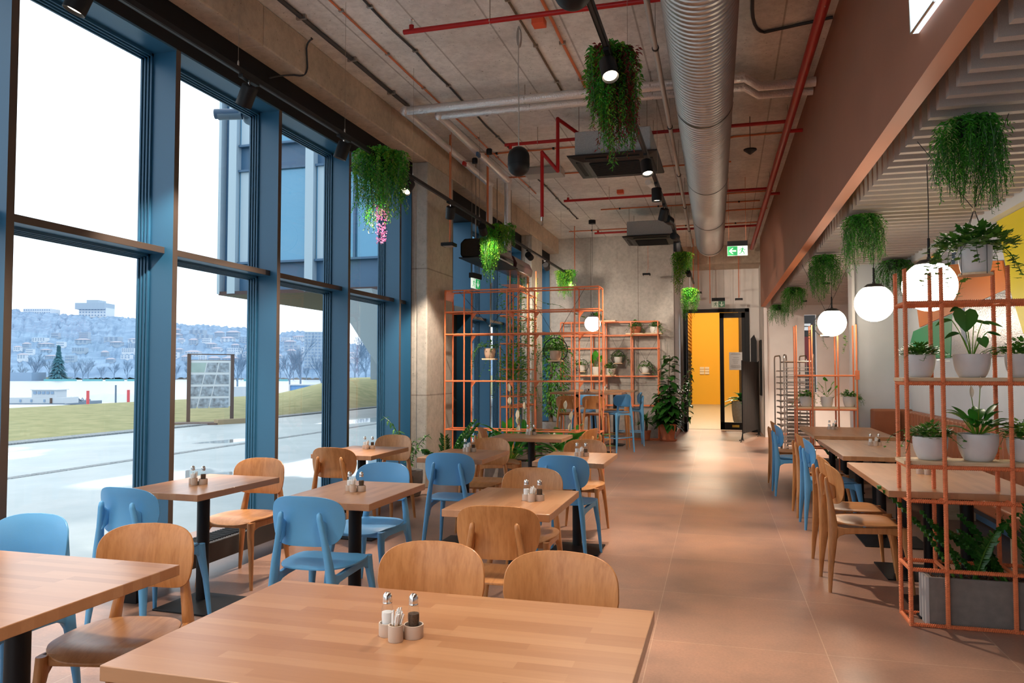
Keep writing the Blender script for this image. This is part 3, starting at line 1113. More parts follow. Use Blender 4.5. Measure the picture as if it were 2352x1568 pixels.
GT = 'window side tables'
TB = {}
TB['N'] = table('dining_table', 'large oak table filling the bottom of the picture', (-0.83, 1.905, 0), 0.0, 1.24, 0.78, bases=2, group=GT)
TB['A'] = table('dining_table', 'pale lit oak table cut off by the left picture edge', (-2.54, 1.98, 0), 0.0, 1.24, 0.78, bases=2, group=GT)
for k, (cx, cy, rz, lab) in {'B': (-3.17, 4.12, PI / 2 - 0.04, 'oak table in the front row beside the windows'),
                             'C': (-2.11, 4.10, PI / 2, 'oak table in the middle of the front row'),
                             'D': (-1.125, 4.07, PI / 2, 'oak table in the front row beside the aisle'),
                             'H': (-3.14, 6.22, PI / 2, 'oak table in the second row beside the windows'),
                             'E': (-2.16, 6.20, PI / 2, 'oak table in the middle of the second row'),
                             'F': (-1.19, 6.21, PI / 2, 'oak table in the second row beside the aisle')}.items():
    TB[k] = table('dining_table', lab, (cx, cy, 0), rz, 0.78, 0.565, group=GT)
TB['G'] = table('dining_table', 'greyer oak table standing crosswise before the orange shelving', (-2.06, 8.12, 0), 0, 0.80, 0.60, group=GT)
GR = 'bench side tables'
for k, (y0_, y1_, x0_, lab) in {'R1': (4.95, 6.42, 0.98, 'long oak table nearest along the leather bench'),
                                'R2': (6.88, 8.50, 1.02, 'long oak table in the middle along the leather bench'),
                                'R3': (8.97, 10.47, 1.04, 'long oak table farthest along the leather bench')}.items():
    TB[k] = table('dining_table', lab, rw(x0_ + 0.42, (y0_ + y1_) / 2), PI / 2 + TH, y1_ - y0_, 0.84, bases=2, cols=2, base_sz=0.5, group=GR)
TB['S1'] = table('bar_table', 'high oak bar table in front, behind the orange shelving', (-2.40, 13.66, 0), 0.0, 1.28, 0.70, h=1.09, bases=2, base_sz=0.36, inset=0.42)
TB['S2'] = table('bar_table', 'high oak bar table nearer the concrete wall', (-2.36, 15.2, 0), 0.0, 1.28, 0.70, h=1.09, bases=2, base_sz=0.36, inset=0.42)
GB = 'bar stools'
for col, x_, y_, a_, lab in ((W_, -2.66, 13.18, 0.05, 'wooden bar stool on the left, its back to us'),
                             (W_, -2.19, 13.20, -0.05, 'wooden bar stool beside the blue one, its back to us'),
                             (B_, -1.93, 13.84, 2.61, 'blue bar stool at the right end of the front bar table'),
                             (B_, -2.58, 14.22, PI, 'blue bar stool facing us behind the front bar table, left'),
                             (W_, -2.08, 14.62, PI / 2, 'wooden bar stool facing us between the two bar tables'),
                             (B_, -1.87, 15.28, PI / 2 + 0.2, 'blue bar stool at the right end of the rear bar table')):
    chair(col, x_, y_, a_, lab, GB, bar=True)

# ---------------------------------------------------------------- leather bench along the right wall
bn = thing('banquette', 'long channelled tan leather bench along the grey mural wall', 'bench', rw(2.2, 7.0), TH)
yA, yB_ = -3.9 + 1.0, 3.95
MB().bx(-0.16, 0.28, yA, yB_, 0.30, 0.36).build('bench_frame', 'dark_grey', bn)
MB().bx(-0.22, 0.20, yA, yB_ - 0.0, 0.36, 0.46).build('seat_cushion', 'leather', bn, bevel=0.02, seg=3)
for j in range(int((yB_ - yA) / 0.14)):
    y_ = yA + j * 0.14
    MB().bx(0.14, 0.28, y_ + 0.003, y_ + 0.137, 0.46, 0.95).build('back_channel', 'leather', bn, bevel=0.018, seg=3)
MB().bx(-0.22, 0.28, yB_, yB_ + 0.09, 0.30, 0.965).build('end_panel', 'leather', bn, bevel=0.02, seg=3)
MB().bx(-0.21, 0.13, yB_ - 0.05, yB_, 0.62, 0.955).bx(-0.21, 0.13, yB_ - 0.05, yB_, 0.46, 0.61).build('end_cushion', 'leather', bn, bevel=0.02, seg=3)
mat('bench_blue', (0.10, 0.19, 0.30), 0.5)
for j in range(4):
    MB().bx(-0.10, 0.24, yA + 0.3 + j * 2.0, yA + 0.36 + j * 2.0, 0, 0.30).build('leg', 'shelf_pine', bn)
MB().bx(0.24, 0.285, yA, yB_, 0.02, 0.30).build('kick_panel', 'bench_blue', bn)

# ---------------------------------------------------------------- cruets: holder, shakers, toothpicks
def cruet(x, y, z, a, where, first=[None], back=False):
    c_, s_ = math.cos(a), math.sin(a)

    def pos(dx, dy, dz=0.0):
        return Vector((x + c_ * dx - s_ * dy, y + s_ * dx + c_ * dy, z + dz))
    labs = ('three cup holder on ' + where, 'salt shaker on ' + where, 'second shaker on ' + where, 'wrapped toothpicks on ' + where)
    offs = ((0, 0, 0), (-0.036, 0.012, 0.004), (0.036, 0.0, 0.004), (-0.006, -0.031, 0.004))
    gs = ('cruet holders', 'salt shakers', 'pepper shakers', 'toothpick bundles')
    if first[0] is None:
        h = thing('cruet_holder', labs[0], 'holder', pos(*offs[0]), a, gs[0])
        for nm_, cx, cy, r, hh in (('cup', -0.036, 0.012, 0.0225, 0.034), ('cup', 0.036, 0.0, 0.0265, 0.034), ('cup', -0.006, -0.031, 0.0195, 0.042)):
            MB().lathe([(r - 0.001, 0), (r, 0.002), (r, hh), (r - 0.0035, hh), (r - 0.0035, 0.004), (0.0002, 0.004)], (cx, cy, 0), 28).build(nm_, 'holder_beige', h, smooth=True)
        MB().bx(-0.03, 0.03, -0.012, 0.014, 0, 0.018).build('bridge', 'holder_beige', h)
        out = [h]
        for q_, m_ in ((1, 'salt'), (2, 'pepper')):
            t = thing('salt_shaker' if q_ == 1 else 'pepper_shaker', labs[q_], 'shaker', pos(*offs[q_]), a, gs[q_])
            MB().lathe([(0.0130, 0.0), (0.0148, 0.004), (0.0150, 0.02), (0.0172, 0.045), (0.0160, 0.062), (0.0118, 0.080), (0.0108, 0.084)], n=20).build('glass_body', 'small_glass', t, smooth=True, angle=3)
            MB().lathe([(0.0002, 0.003), (0.0128, 0.004), (0.0130, 0.02), (0.0150, 0.045), (0.0148, 0.058), (0.0002, 0.060)], n=16, cap=False).build('filling', m_, t, smooth=True)
            MB().lathe([(0.0118, 0.080), (0.0130, 0.082), (0.0118, 0.086), (0.0130, 0.089), (0.0120, 0.093), (0.0126, 0.097), (0.0105, 0.104), (0.0055, 0.109), (0.0002, 0.110)], n=20).build('cap', 'chrome', t, smooth=True)
            out.append(t)
        t = thing('toothpicks', labs[3], 'toothpicks', pos(*offs[3]), a, gs[3])
        rnd = random.Random(5)
        q = MB(); w = MB()
        for j in range(22):
            an = rnd.uniform(0, 2 * PI); rr_ = rnd.uniform(0, 0.012)
            bx_, by_ = rr_ * math.cos(an), rr_ * math.sin(an)
            ll = rnd.uniform(0.055, 0.068)
            q.tube([(bx_, by_, 0.002), (bx_ * 1.4 + 0.004, by_ * 1.4, ll)], 0.0011, 5)
            w.tube([(bx_ * 1.2 + 0.002, by_ * 1.2, 0.04), (bx_ * 1.6 + 0.006, by_ * 1.6, ll + rnd.uniform(0.004, 0.014))], 0.0022, 4)
        q.build('picks', 'pick', t); w.build('wrappers', 'paper', t)
        out.append(t)
        first[0] = out
    else:
        for q_ in range(4):
            dup(first[0][q_], pos(*offs[q_]), a, labs[q_], gs[q_])


WHERE = {'N': 'the large nearest table', 'B': 'the front row window table', 'C': 'the front row middle table', 'D': 'the front row aisle table',
         'H': 'the second row window table', 'E': 'the second row middle table', 'F': 'the second row aisle table', 'G': 'the crosswise table by the shelving',
         'R1': 'the nearest bench side table', 'R2': 'the middle bench side table', 'R3': 'the farthest bench side table', 'S1': 'the front bar table', 'S2': 'the rear bar table'}
for k, px, zt in (('N', (915, 1465), 0.75), ('B', (451, 1112), 0.75), ('C', (814, 1128), 0.75), ('D', (1223, 1150), 0.75), ('H', (845, 1031), 0.75), ('E', (1077, 1037), 0.75),
              ('F', (1335, 1048), 0.75), ('G', (1219, 998), 0.75), ('R1', (2128, 1089), 0.75), ('R2', (2010, 1023), 0.75), ('R3', (1913, 986), 0.75), ('S1', (1347, 901), 1.09), ('S2', (1389, 896), 1.09)):
    p = at_z(*px, zt)
    cruet(p.x, p.y + 0.01, zt, 0.25, WHERE[k])

# ================================================================ ORANGE REINFORCING-BAR SHELVING
def rod(mb, a, b, r=0.0075, ribs=False, n=6):
    a, b = Vector(a), Vector(b)
    if not ribs:
        return mb.tube([a, b], r, n)
    L = (b - a).length
    k = max(2, int(L / 0.0105))
    d = (b - a) / L
    pts = []; rs = []
    for i in range(k):
        t = i * L / k
        pts += [a + d * t, a + d * (t + L / k * 0.45), a + d * (t + L / k * 0.6), a + d * (t + L / k * 0.85)]
        rs += [r * 0.90, r * 0.90, r * 1.13, r * 1.13]
    # helical look: shear the rings a little
    k0 = len(mb.v)
    mb.tube(pts, rs, n)
    perp = d.orthogonal().normalized()
    for i in range(k0, len(mb.v)):
        v = Vector(mb.v[i]); q = v - a
        off = q - d * q.dot(d)
        mb.v[i] = tuple(v + d * (off.dot(perp) * 0.55))
    return mb


GO = 'orange shelving frames'
# --- near right frame, kept in the turned frame of the right half
sh1 = thing('plant_shelf', 'tall orange rebar plant shelf nearest, cut by the right edge', 'plant shelf', rw(1.07, 4.86), TH, GO)
XS = [0.0, 0.19, 0.53, 0.88, 1.15]
ZS = [0.008, 0.32, 0.71, 0.905, 1.385, 1.85]
for dy in (0.0, 0.24):
    for x_ in XS:
        rod(MB(), (x_, dy, 0), (x_, dy, 2.05), 0.012, True).build('post', 'orange_steel', sh1, smooth=True, angle=0.5)
    for z_ in ZS:
        if z_ == 0.905 and dy: continue
        rod(MB(), (0, dy, z_), (XS[-1], dy, z_), 0.012, True).build('rail', 'orange_steel', sh1, smooth=True, angle=0.5)
for z_ in ZS:
    for x_ in XS:
        rod(MB(), (x_, 0, z_), (x_, 0.24, z_), 0.012, False).build('crossbar', 'orange_steel', sh1, smooth=True)
for z_ in (0.915, 1.395):
    MB().bx(-0.02, XS[-1], 0.012, 0.235, z_, z_ + 0.022).build('shelf_board', 'shelf_pine', sh1, bevel=0.002)

# --- far right frame
sh2 = thing('plant_shelf', 'orange rebar plant shelf beyond the farthest bench side table', 'plant shelf', rw(1.03, 10.75), TH, GO)
XS2 = [r_y(px, 900, 10.75).x - 1.03 for px in (1830, 1866, 1926, 1969)]
for dy in (0.0, 0.26):
    for x_ in XS2:
        rod(MB(), (x_, dy, 0), (x_, dy, 2.07), 0.011).build('post', 'orange_steel', sh2, smooth=True)
    for z_ in (0.008, 0.45, 0.955, 1.40):
        rod(MB(), (XS2[0], dy, z_), (XS2[-1], dy, z_), 0.011).build('rail', 'orange_steel', sh2, smooth=True)
for z_ in (0.008, 0.45, 0.955, 1.40):
    for x_ in XS2:
        rod(MB(), (x_, 0, z_), (x_, 0.26, z_), 0.011).build('crossbar', 'orange_steel', sh2, smooth=True)
MB().bx(XS2[0] - 0.02, XS2[-1] + 0.02, 0.01, 0.25, 0.965, 0.987).build('shelf_board', 'shelf_pine', sh2)
MB().bx(XS2[-1] - 0.02, XS2[-1] + 0.03, -0.012, 0.03, 1.35, 1.47).build('junction_box', 'orange_steel', sh2)

# --- big middle frame standing out from the first column
YM = 9.3
sh3 = thing('shelving_frame', 'big orange rebar frame standing out from the first concrete column', 'shelving', (-3.54, YM, 0), 0, GO)
xm = [at_y(px, 800, YM).x + 3.54 for px in (1022, 1066, 1164, 1215, 1320, 1376)]
zm = [at_y(1020, y_, YM).z for y_ in (668, 717, 768, 875, 986)] + [0.01]
for dy in (0.0, 0.3):
    for x_ in xm:
        rod(MB(), (x_, dy, 0), (x_, dy, zm[0]), 0.0098, True, 5).build('post', 'orange_steel', sh3, smooth=True, angle=0.5)
    for z_ in zm:
        rod(MB(), (xm[0], dy, z_), (xm[-1], dy, z_), 0.0098).build('rail', 'orange_steel', sh3, smooth=True)
for z_ in zm:
    for x_ in xm:
        rod(MB(), (x_, 0, z_), (x_, 0.3, z_), 0.0098).build('crossbar', 'orange_steel', sh3, smooth=True)
for i_, x_ in enumerate(xm):
    for z_ in zm[1:4]:
        if i_ in (1, 2, 3, 4):
            sg = -1 if i_ == 2 else 1
            MB().prism([(x_, z_), (x_ + sg * 0.07, z_), (x_, z_ - 0.09)], 0.294, 0.306, 'Y').build('gusset', 'orange_steel', sh3)
MB().prism([(xm[0] + 0.0, zm[0]), (xm[0] + 0.02, zm[0] - 0.0), (xm[0] + 0.0, zm[0] - 0.12)], 0.0, 0.3, 'Y').build('gusset', 'orange_steel', sh3)

# --- slender ivy tower by the second column
YT = 12.3
sh4 = thing('shelving_frame', 'slender tall orange frame overgrown with ivy by the second column', 'shelving', (-3.5, YT, 0), 0, GO)
tx0 = at_y(1149, 800, YT).x + 3.5; tx1 = at_y(1190, 800, YT).x + 3.5
ty = 1.25
cells = [(tx0, 0), (tx0 + (tx1 - tx0) * 0.55, 0), (tx1, 0), (tx0, ty * 0.5), (tx1, ty * 0.5), (tx0, ty), (tx0 + (tx1 - tx0) * 0.55, ty), (tx1, ty)]
hts = [1.9, 3.3, 3.25, 2.3, 3.25, 3.25, 3.3, 3.3]
for (x_, y_), h_ in zip(cells, hts):
    rod(MB(), (x_, y_, 0), (x_, y_, h_), 0.012).build('post', 'orange_steel', sh4, smooth=True)
for py in (668, 725, 789, 848, 910, 935):
    z_ = at_y(1149, py, YT).z
    q = MB()
    for (a_, b_) in (((tx0, 0), (tx1, 0)), ((tx1, 0), (tx1, ty)), ((tx1, ty), (tx0, ty)), ((tx0, ty), (tx0, 0))):
        rod(q, (a_[0], a_[1], z_), (b_[0], b_[1], z_), 0.012)
    q.build('rail', 'orange_steel', sh4, smooth=True)
for py in (655, 935, 1085):
    z_ = at_y(1149, py, YT).z
    z_ = max(z_, 0.02)
    q = MB()
    for j in range(9):
        yy = ty * (j + 0.5) / 9
        rod(q, (tx0, yy, z_ + 0.012), (tx1, yy, z_ + 0.012), 0.006, n=5)
    q.build('slatted_shelf', 'orange_steel', sh4, smooth=True)
rod(MB(), (tx0, 0, 0.01), (tx1, 0, 0.01), 0.012).tube([(tx1, 0, 0.01), (tx1, ty, 0.01), (tx0, ty, 0.01), (tx0, 0, 0.01)], 0.010, 6).build('rail', 'orange_steel', sh4)

# --- flat frame on the back wall
YK = 16.42
sh5 = thing('shelving_frame', 'flat orange frame against the concrete back wall', 'shelving', (-2.4, YK, 0), 0, GO)
xb = [at_y(px, 850, YK).x + 2.4 for px in (1288, 1313, 1358, 1389, 1450, 1512)]
zb_ = [at_y(1400, y_, YK).z for y_ in (739, 770, 800, 864, 931)] + [0.01]
for dy in (0.0, 0.30):
    for x_ in xb:
        rod(MB(), (x_, dy, 0), (x_, dy, zb_[0]), 0.014).build('post', 'orange_steel', sh5, smooth=True)
    for z_ in zb_:
        rod(MB(), (xb[0], dy, z_), (xb[-1], dy, z_), 0.013).build('rail', 'orange_steel', sh5, smooth=True)
for z_ in zb_:
    for x_ in xb:
        rod(MB(), (x_, 0, z_), (x_, 0.30, z_), 0.009).build('crossbar', 'orange_steel', sh5, smooth=True)


def board5(pxa, pxb, py):
    a = at_y(pxa, py, YK); b = at_y(pxb, py, YK)
    MB().bx(a.x + 2.4, b.x + 2.4, 0.0, 0.28, a.z, a.z + 0.025).build('shelf_board', 'shelf_pine', sh5)


board5(1333, 1415, 863); board5(1437, 1521, 767.5); board5(1380, 1413, 738)

# ---------------------------------------------------------------- fabric screen, trolleys, dark panels
s0 = at_z(1706, 1014, 0.0); s1 = at_z(1744, 1001, 0.0)
sc = thing('folding_screen', 'black ribbed fabric screen on tripod feet before the glass door', 'screen', s0)
d_ = (s1 - s0); zt = at_y(1706, 827, s0.y).z
q = MB(); n_ = 40
pv = []
for i in range(n_ + 1):
    t_ = i / n_
    p = d_ * t_ + Vector((0.012 * math.sin(t_ * 60), 0, 0))
    pv.append(p)
vs = []; fs = []
for p in pv:
    sag = 0.16 + 0.05 * (0)
    vs += [(p.x, p.y, sag), (p.x, p.y, zt - 0.02)]
for i in range(n_):
    fs.append((2 * i, 2 * i + 2, 2 * i + 3, 2 * i + 1))
mat('screen_cloth', (0.022, 0.019, 0.017), 0.9)
o = q.add(vs, fs).build('cloth', 'screen_cloth', sc)
o.modifiers.new('t', 'SOLIDIFY').thickness = 0.004
for p in (Vector((0, 0, 0)), d_):
    q = MB().tube([p + Vector((0, 0, 0.03)), p + Vector((0, 0, zt))], 0.012, 8)
    q.build('pole', 'black_metal', sc)
    f = MB()
    for a_ in (0.5, 2.6, 4.2):
        e_ = p + Vector((0.05 * math.cos(a_) - 0.02, 0.3 * math.sin(a_), 0.012))
        f.tube([p + Vector((0, 0, 0.04)), e_], 0.009, 6)
        f.tube([p + Vector((0, 0, 0.20)), p + (e_ - p) * 0.4 + Vector((0, 0, 0.03))], 0.007, 6)
    f.build('tripod_foot', 'black_metal', sc)


def trolley(loc, rz, label, h=1.75, w=0.46, dpt=0.60, n=22):
    t = thing('tray_trolley', label, 'trolley', loc, rz, 'steel tray trolleys')
    for sx_ in (-1, 1):
        MB().tube([(sx_ * w / 2, -dpt / 2, 0.12), (sx_ * w / 2, -dpt / 2, h - 0.1)] + bez((sx_ * w / 2, -dpt / 2, h - 0.1), (sx_ * w / 2, -dpt / 2, h), (sx_ * w / 2, -dpt / 2 + 0.1, h), 5)
                  + bez((sx_ * w / 2, dpt / 2 - 0.1, h), (sx_ * w / 2, dpt / 2, h), (sx_ * w / 2, dpt / 2, h - 0.1), 5) + [(sx_ * w / 2, dpt / 2, 0.12)], 0.0125, 8).build('upright', 'steel', t, smooth=True)
        q = MB()
        for k in range(n):
            z_ = 0.22 + k * (h - 0.4) / n
            q.bx(sx_ * w / 2 - sx_ * 0.03 - 0.012, sx_ * w / 2 - sx_ * 0.03 + 0.012, -dpt / 2, dpt / 2, z_, z_ + 0.006)
            q.bx(sx_ * w / 2 - 0.02, sx_ * w / 2 + 0.02, -dpt / 2 - 0.012, -dpt / 2 + 0.012, z_, z_ + 0.02)
        q.build('runner_set', 'steel', t)
        for sy_ in (-1, 1):
            MB().tube([(sx_ * w / 2 - 0.012, sy_ * dpt / 2, 0.05), (sx_ * w / 2 + 0.012, sy_ * dpt / 2, 0.05)], 0.05, 14).bx(sx_ * w / 2 - 0.02, sx_ * w / 2 + 0.02, sy_ * dpt / 2 - 0.02, sy_ * dpt / 2 + 0.02, 0.06, 0.13).build('caster', 'steel', t, smooth=True)
    for (y_, z_) in ((-dpt / 2, h - 0.12), (dpt / 2, 0.16), (-dpt / 2, 0.16)):
        MB().tube([(-w / 2, y_, z_), (w / 2, y_, z_)], 0.012, 8).build('crossbar', 'steel', t, smooth=True)
    for k in range(0, n, 1):
        z_ = 0.229 + k * (h - 0.4) / n
        MB().bx(-w / 2 + 0.03, w / 2 - 0.03, -dpt / 2 + 0.01, dpt / 2 - 0.01, z_, z_ + 0.012).build('tray', 'steel', t)
    return t


trolley(rw(1.42, 14.2), TH - 0.15, 'steel tray trolley in front, its casters on the tiles')
tr2 = trolley(rw(1.36, 15.2), TH + 0.1, 'steel tray trolley against the white wall, behind the first', n=12)
# dark upright panels leaning by the door wall
q = MB().prism([(-0.0, 0), (0.14, 0), (0.14, 2.2), (0.08, 2.36), (0.0, 2.26)], 0, 0.03, 'Y')
o = q.build('dark_panel', 'black_metal', loc=at_y(1727, 1000, 19.4).xyz * 1.0)
o.location.z = 0
tag(o, 'black upright panel with a pointed top leaning beside the door', 'panel')
q = MB().bx(0, 0.03, 0, 0.5, 0.9, 2.2)
o = q.build('wall_cabinet', 'black_metal', loc=rw(1.02, 18.7), rot=(0, 0, TH))
tag(o, 'thin black cabinet hung on the white wall end', 'cabinet')
# small steel cart behind the shelf and kitchen bits in the slot
q = MB().bx(0, 0.3, 0, 0.3, 2.45, 2.52).bx(0, 0.3, 0, 0.3, 2.55, 2.6)
tag(q.build('vent_grille', 'paper', loc=rw(1.9, 19.3), rot=(0, 0, TH)), 'pale slotted vent high in the dark wall slot', 'vent')
mat('dark_red', (0.16, 0.02, 0.02), 0.6)
q = MB().bx(0, 0.3, 0, 0.05, 1.6, 2.3)
tag(q.build('framed_poster', 'dark_red', loc=rw(1.92, 19.56), rot=(0, 0, TH)), 'dark red poster seen through the slot in the white wall', 'poster')

# ================================================================ CEILING SERVICES
def clipz(v, lo=None, hi=None):
    return v


# --- spiral duct (turned frame)
DX, DZ, DR = -0.075, 3.98, 0.25
du = thing('spiral_duct', 'big galvanised spiral duct running along the ceiling', 'duct', rw(DX, 6.0, DZ), TH)
q = MB(); pts = []; rs = []
y_ = -8.5
while y_ < 9.4:
    pts += [(0, y_, 0), (0, y_ + 0.030, 0), (0, y_ + 0.034, 0), (0, y_ + 0.044, 0), (0, y_ + 0.048, 0)]
    rs += [DR, DR, DR + 0.010, DR + 0.010, DR]
    y_ += 0.068
q.tube(pts, rs, 40).build('duct_body', 'spiral_steel', du, smooth=True, angle=0.6)
for px, py in ((1620, 290), (1623, 445), (1628, 527), (1632, 592)):
    yy = to_r(at_z(px, py, DZ - DR)).y
    yy = min(yy, 15.2)
    MB().tube([(0, yy - 6.0 - 0.018, 0), (0, yy - 6.0 + 0.018, 0)], DR + 0.016, 40, cap=False).build('joint_ring', 'black_metal', du, smooth=True)
MB().lathe([(DR + 0.004, 0), (DR - 0.02, 0), (DR - 0.02, -0.3), (0.001, -0.3)], (0, 9.44, 0), 32, M=Matrix.Rotation(-PI / 2, 4, 'X'), cap=False).build('duct_end', 'dark_grey', du)
for yy in (2.0, 5.0, 8.0, 11.0, 14.0):
    for s_ in (-1, 1):
        MB().tube([(s_ * (DR + 0.012), yy - 6, 0), (s_ * (DR + 0.012), yy - 6, ZC - DZ)], 0.004, 5).build('hanger', 'steel', du)


def pipe(name, pts, r, m_, label, cat='pipe', n=10, group=None, r_frame=False, smooth=True):
    P = [rw(*p) if r_frame else Vector(p) for p in pts]
    o0 = P[0].copy()
    o = MB().tube([p - o0 for p in P], r, n).build(name, m_, smooth=smooth, loc=o0)
    return tag(o, label, cat, group)


def pipe_t(name, runs, r, m_, label, extras=(), n=10):
    """a pipe thing with parts"""
    o0 = Vector(runs[0][0])
    t = thing(name, label, 'pipe', o0)
    for run in runs:
        MB().tube([Vector(p) - o0 for p in run], r, n).build('pipe_run', m_, t, smooth=True, angle=1.0)
    for e in extras:
        kind, p = e[0], Vector(e[1]) - o0
        if kind == 'sprinkler':
            MB().lathe([(0.014, 0), (0.014, 0.05), (0.008, 0.055), (0.008, 0.09), (0.016, 0.095), (0.0002, 0.10)], p, 10).build('sprinkler_head', 'chrome', t, smooth=True)
        if kind == 'drop':
            MB().lathe([(0.008, -0.10), (0.016, -0.095), (0.008, -0.055), (0.014, -0.05), (0.014, 0)], p, 10).build('sprinkler_head', 'chrome', t, smooth=True)
        if kind == 'hanger':
            MB().tube([p, Vector((p.x, p.y, ZC - o0.z))], 0.004, 5).tube([p + Vector((0, -r - 0.004, 0)), p + Vector((0, 0, -r - 0.004)), p + Vector((0, r + 0.004, 0)), p + Vector((0, 0, r + 0.004))], 0.004, 5, closed=True).build('hanger', 'steel', t)
        if kind == 'cap':
            MB().sphere(p, r * 1.15, 12).build('elbow', m_, t, smooth=True)
    return t


zr = 4.27


def rxw(x_, y_):     # world x of the main at depth y
    return rw(x_, y_).x


for Y_, lab, ex in ((5.75, 'nearest red sprinkler pipe crossing the ceiling', True), (12.25, 'red sprinkler pipe crossing beyond the first air conditioner', True),
                    (15.3, 'farthest red sprinkler pipe crossing near the back wall', False)):
    x1 = rxw(0.82, Y_)
    x0 = -2.55
    extras = [('sprinkler', (x0 + 0.07, Y_, zr)), ('hanger', (x0 + 0.75, Y_, zr)), ('hanger', (-0.3, Y_, zr))]
    pipe_t('sprinkler_pipe', [[(x0, Y_, zr), (x1, Y_, zr)], [(x0 + 0.07, Y_, zr), (x0 + 0.07, Y_, zr + 0.05)]], 0.021, 'red_pipe', lab, extras)
Yb_ = 9.0
pipe_t('sprinkler_pipe', [[(-2.62, Yb_, zr), (rxw(0.82, Yb_), Yb_, zr)], [(-2.55, Yb_, zr), (-2.55, Yb_, zr - 0.06)]], 0.021, 'red_pipe', 'red sprinkler pipe running in behind the first air conditioner', [('drop', (-2.55, Yb_, zr - 0.06)), ('hanger', (-2.2, Yb_, zr))])
# the zigzag drop
z0_ = at_y(1245, 350, 8.6); z1_ = at_y(1245, 498, 8.6)
a1 = Vector((z0_.x, 8.6, z0_.z)); a0 = Vector((z1_.x, 8.6, z1_.z))
b1 = at_y(1281, 392, 8.6); b2 = at_y(1281, 252, 8.6); b3 = Vector((b2.x + 0.25, 9.0, zr))
b2.z = min(b2.z, 4.40)
pipe_t('sprinkler_drop', [[a0, a1], [a1, b1], [b1, b2], [b2, b3]], 0.021, 'red_pipe', 'red zigzag pipe dropping down beside the capsule speaker', [('drop', a0), ('cap', a1), ('cap', b1), ('cap', b2)])
pipe_t('red_main_pipe', [[rw(0.82, Y0, 4.22), rw(0.82, 17.8, 4.22)]], 0.042, 'red_pipe', 'thick red main pipe along the rust upstand',
       [('hanger', rw(0.82, y_, 4.22)) for y_ in (3.0, 6.0, 9.0, 12.0, 15.0)], 14)
for k, yy in enumerate((5.9, 9.2, 12.4)):
    pipe('pipe_stub', [(0.82, yy, 4.22), (0.995, yy, 4.22)], 0.022, 'red_pipe', ['nearest', 'second', 'third'][k] + ' short red stub between the main pipe and the upstand', r_frame=True)
# grey plastic pipe with clamps
gp = thing('grey_pipe', 'thin pale grey pipe with black clamps left of the duct', 'pipe', rw(-0.43, 6, 4.0), TH)
MB().tube([(0, -9, 0), (0, 9.8, 0)], 0.022, 12).build('pipe_run', 'grey_conduit', gp, smooth=True)
for yy in range(-4, 10, 2):
    MB().tube([(0, yy * 1.0 - 0.012, 0), (0, yy + 0.012, 0)], 0.028, 12).build('clamp', 'black_metal', gp)
    MB().tube([(0, yy * 1.0, 0), (0, yy * 1.0, ZC - 4.0)], 0.003, 5).build('hanger', 'steel', gp)

# --- foil wrapped pipes
ZF = 4.305
for k, (X_, Y_, lab) in enumerate(((-3.36, 7.62, 'foil wrapped pipe nearest the beam, running down at the far end'), (-3.05, 7.86, 'second foil wrapped pipe beside it, turning along the hall'))):
    ye = 10.75 - 0.1 * k
    pipe_t('foil_pipe', [[(rxw(0.98, Y_), Y_ + 0.30, ZF), (0.35, Y_ + 0.28, ZF), (0.2, Y_, ZF), (X_, Y_, ZF), (X_, ye, ZF - 0.06)], [(X_, ye - 0.03, ZF - 0.06), (X_, ye - 0.03, 3.22)]], 0.048, 'foil_wrap', lab,
           [('hanger', (-2.0, Y_, ZF)), ('hanger', (-0.7, Y_, ZF)), ('cap', (X_, Y_, ZF)), ('cap', (X_, ye, ZF - 0.06))], 16)
    vv = thing('valve', ('black handled valve on the first foil pipe', 'black handled valve on the second foil pipe')[k], 'valve', (X_ + 0.048, 9.5 - 0.35 * k, ZF - 0.05))
    MB().tube([(0, 0, 0), (0.12, -0.03, -0.02)], 0.008, 6).build('stem', 'steel', vv)
    MB().lathe([(0.035, -0.03), (0.038, 0), (0.038, 0.03), (0.03, 0.04)], (0.14, -0.03, -0.02), 16).build('dial', 'black_metal', vv, smooth=True)
    MB().bx(-0.03, 0.0, -0.05, 0.05, -0.06, -0.01).build('handle', 'red_pipe' if k == 0 else 'mur_blue', vv)

# --- thin cables and conduits along the ceiling (R = along the hall)
def wob(x0_, y0_, y1_, z_, amp=0.012, step=0.45, seed=0):
    rd = random.Random(seed); out = []
    y_ = y0_
    while y_ <= y1_:
        out.append((x0_ + rd.uniform(-amp, amp), y_, z_)); y_ += step
    return out


def clips(t, pts, r, m_='steel'):
    for p in pts[::1]:
        MB().bx(p[0] - r * 2.2, p[0] + r * 2.2, p[1] - 0.012, p[1] + 0.012, p[2] - r, ZC).build('clip', m_, t)


def cable(name, pts, r, m_, lab, cl=True, cat='cable'):
    t = thing(name, lab, cat, (0, 0, 0))
    MB().tube(pts, r, 7).build('cable_run', m_, t, smooth=True)
    if cl: clips(t, pts[::2], r)
    return t


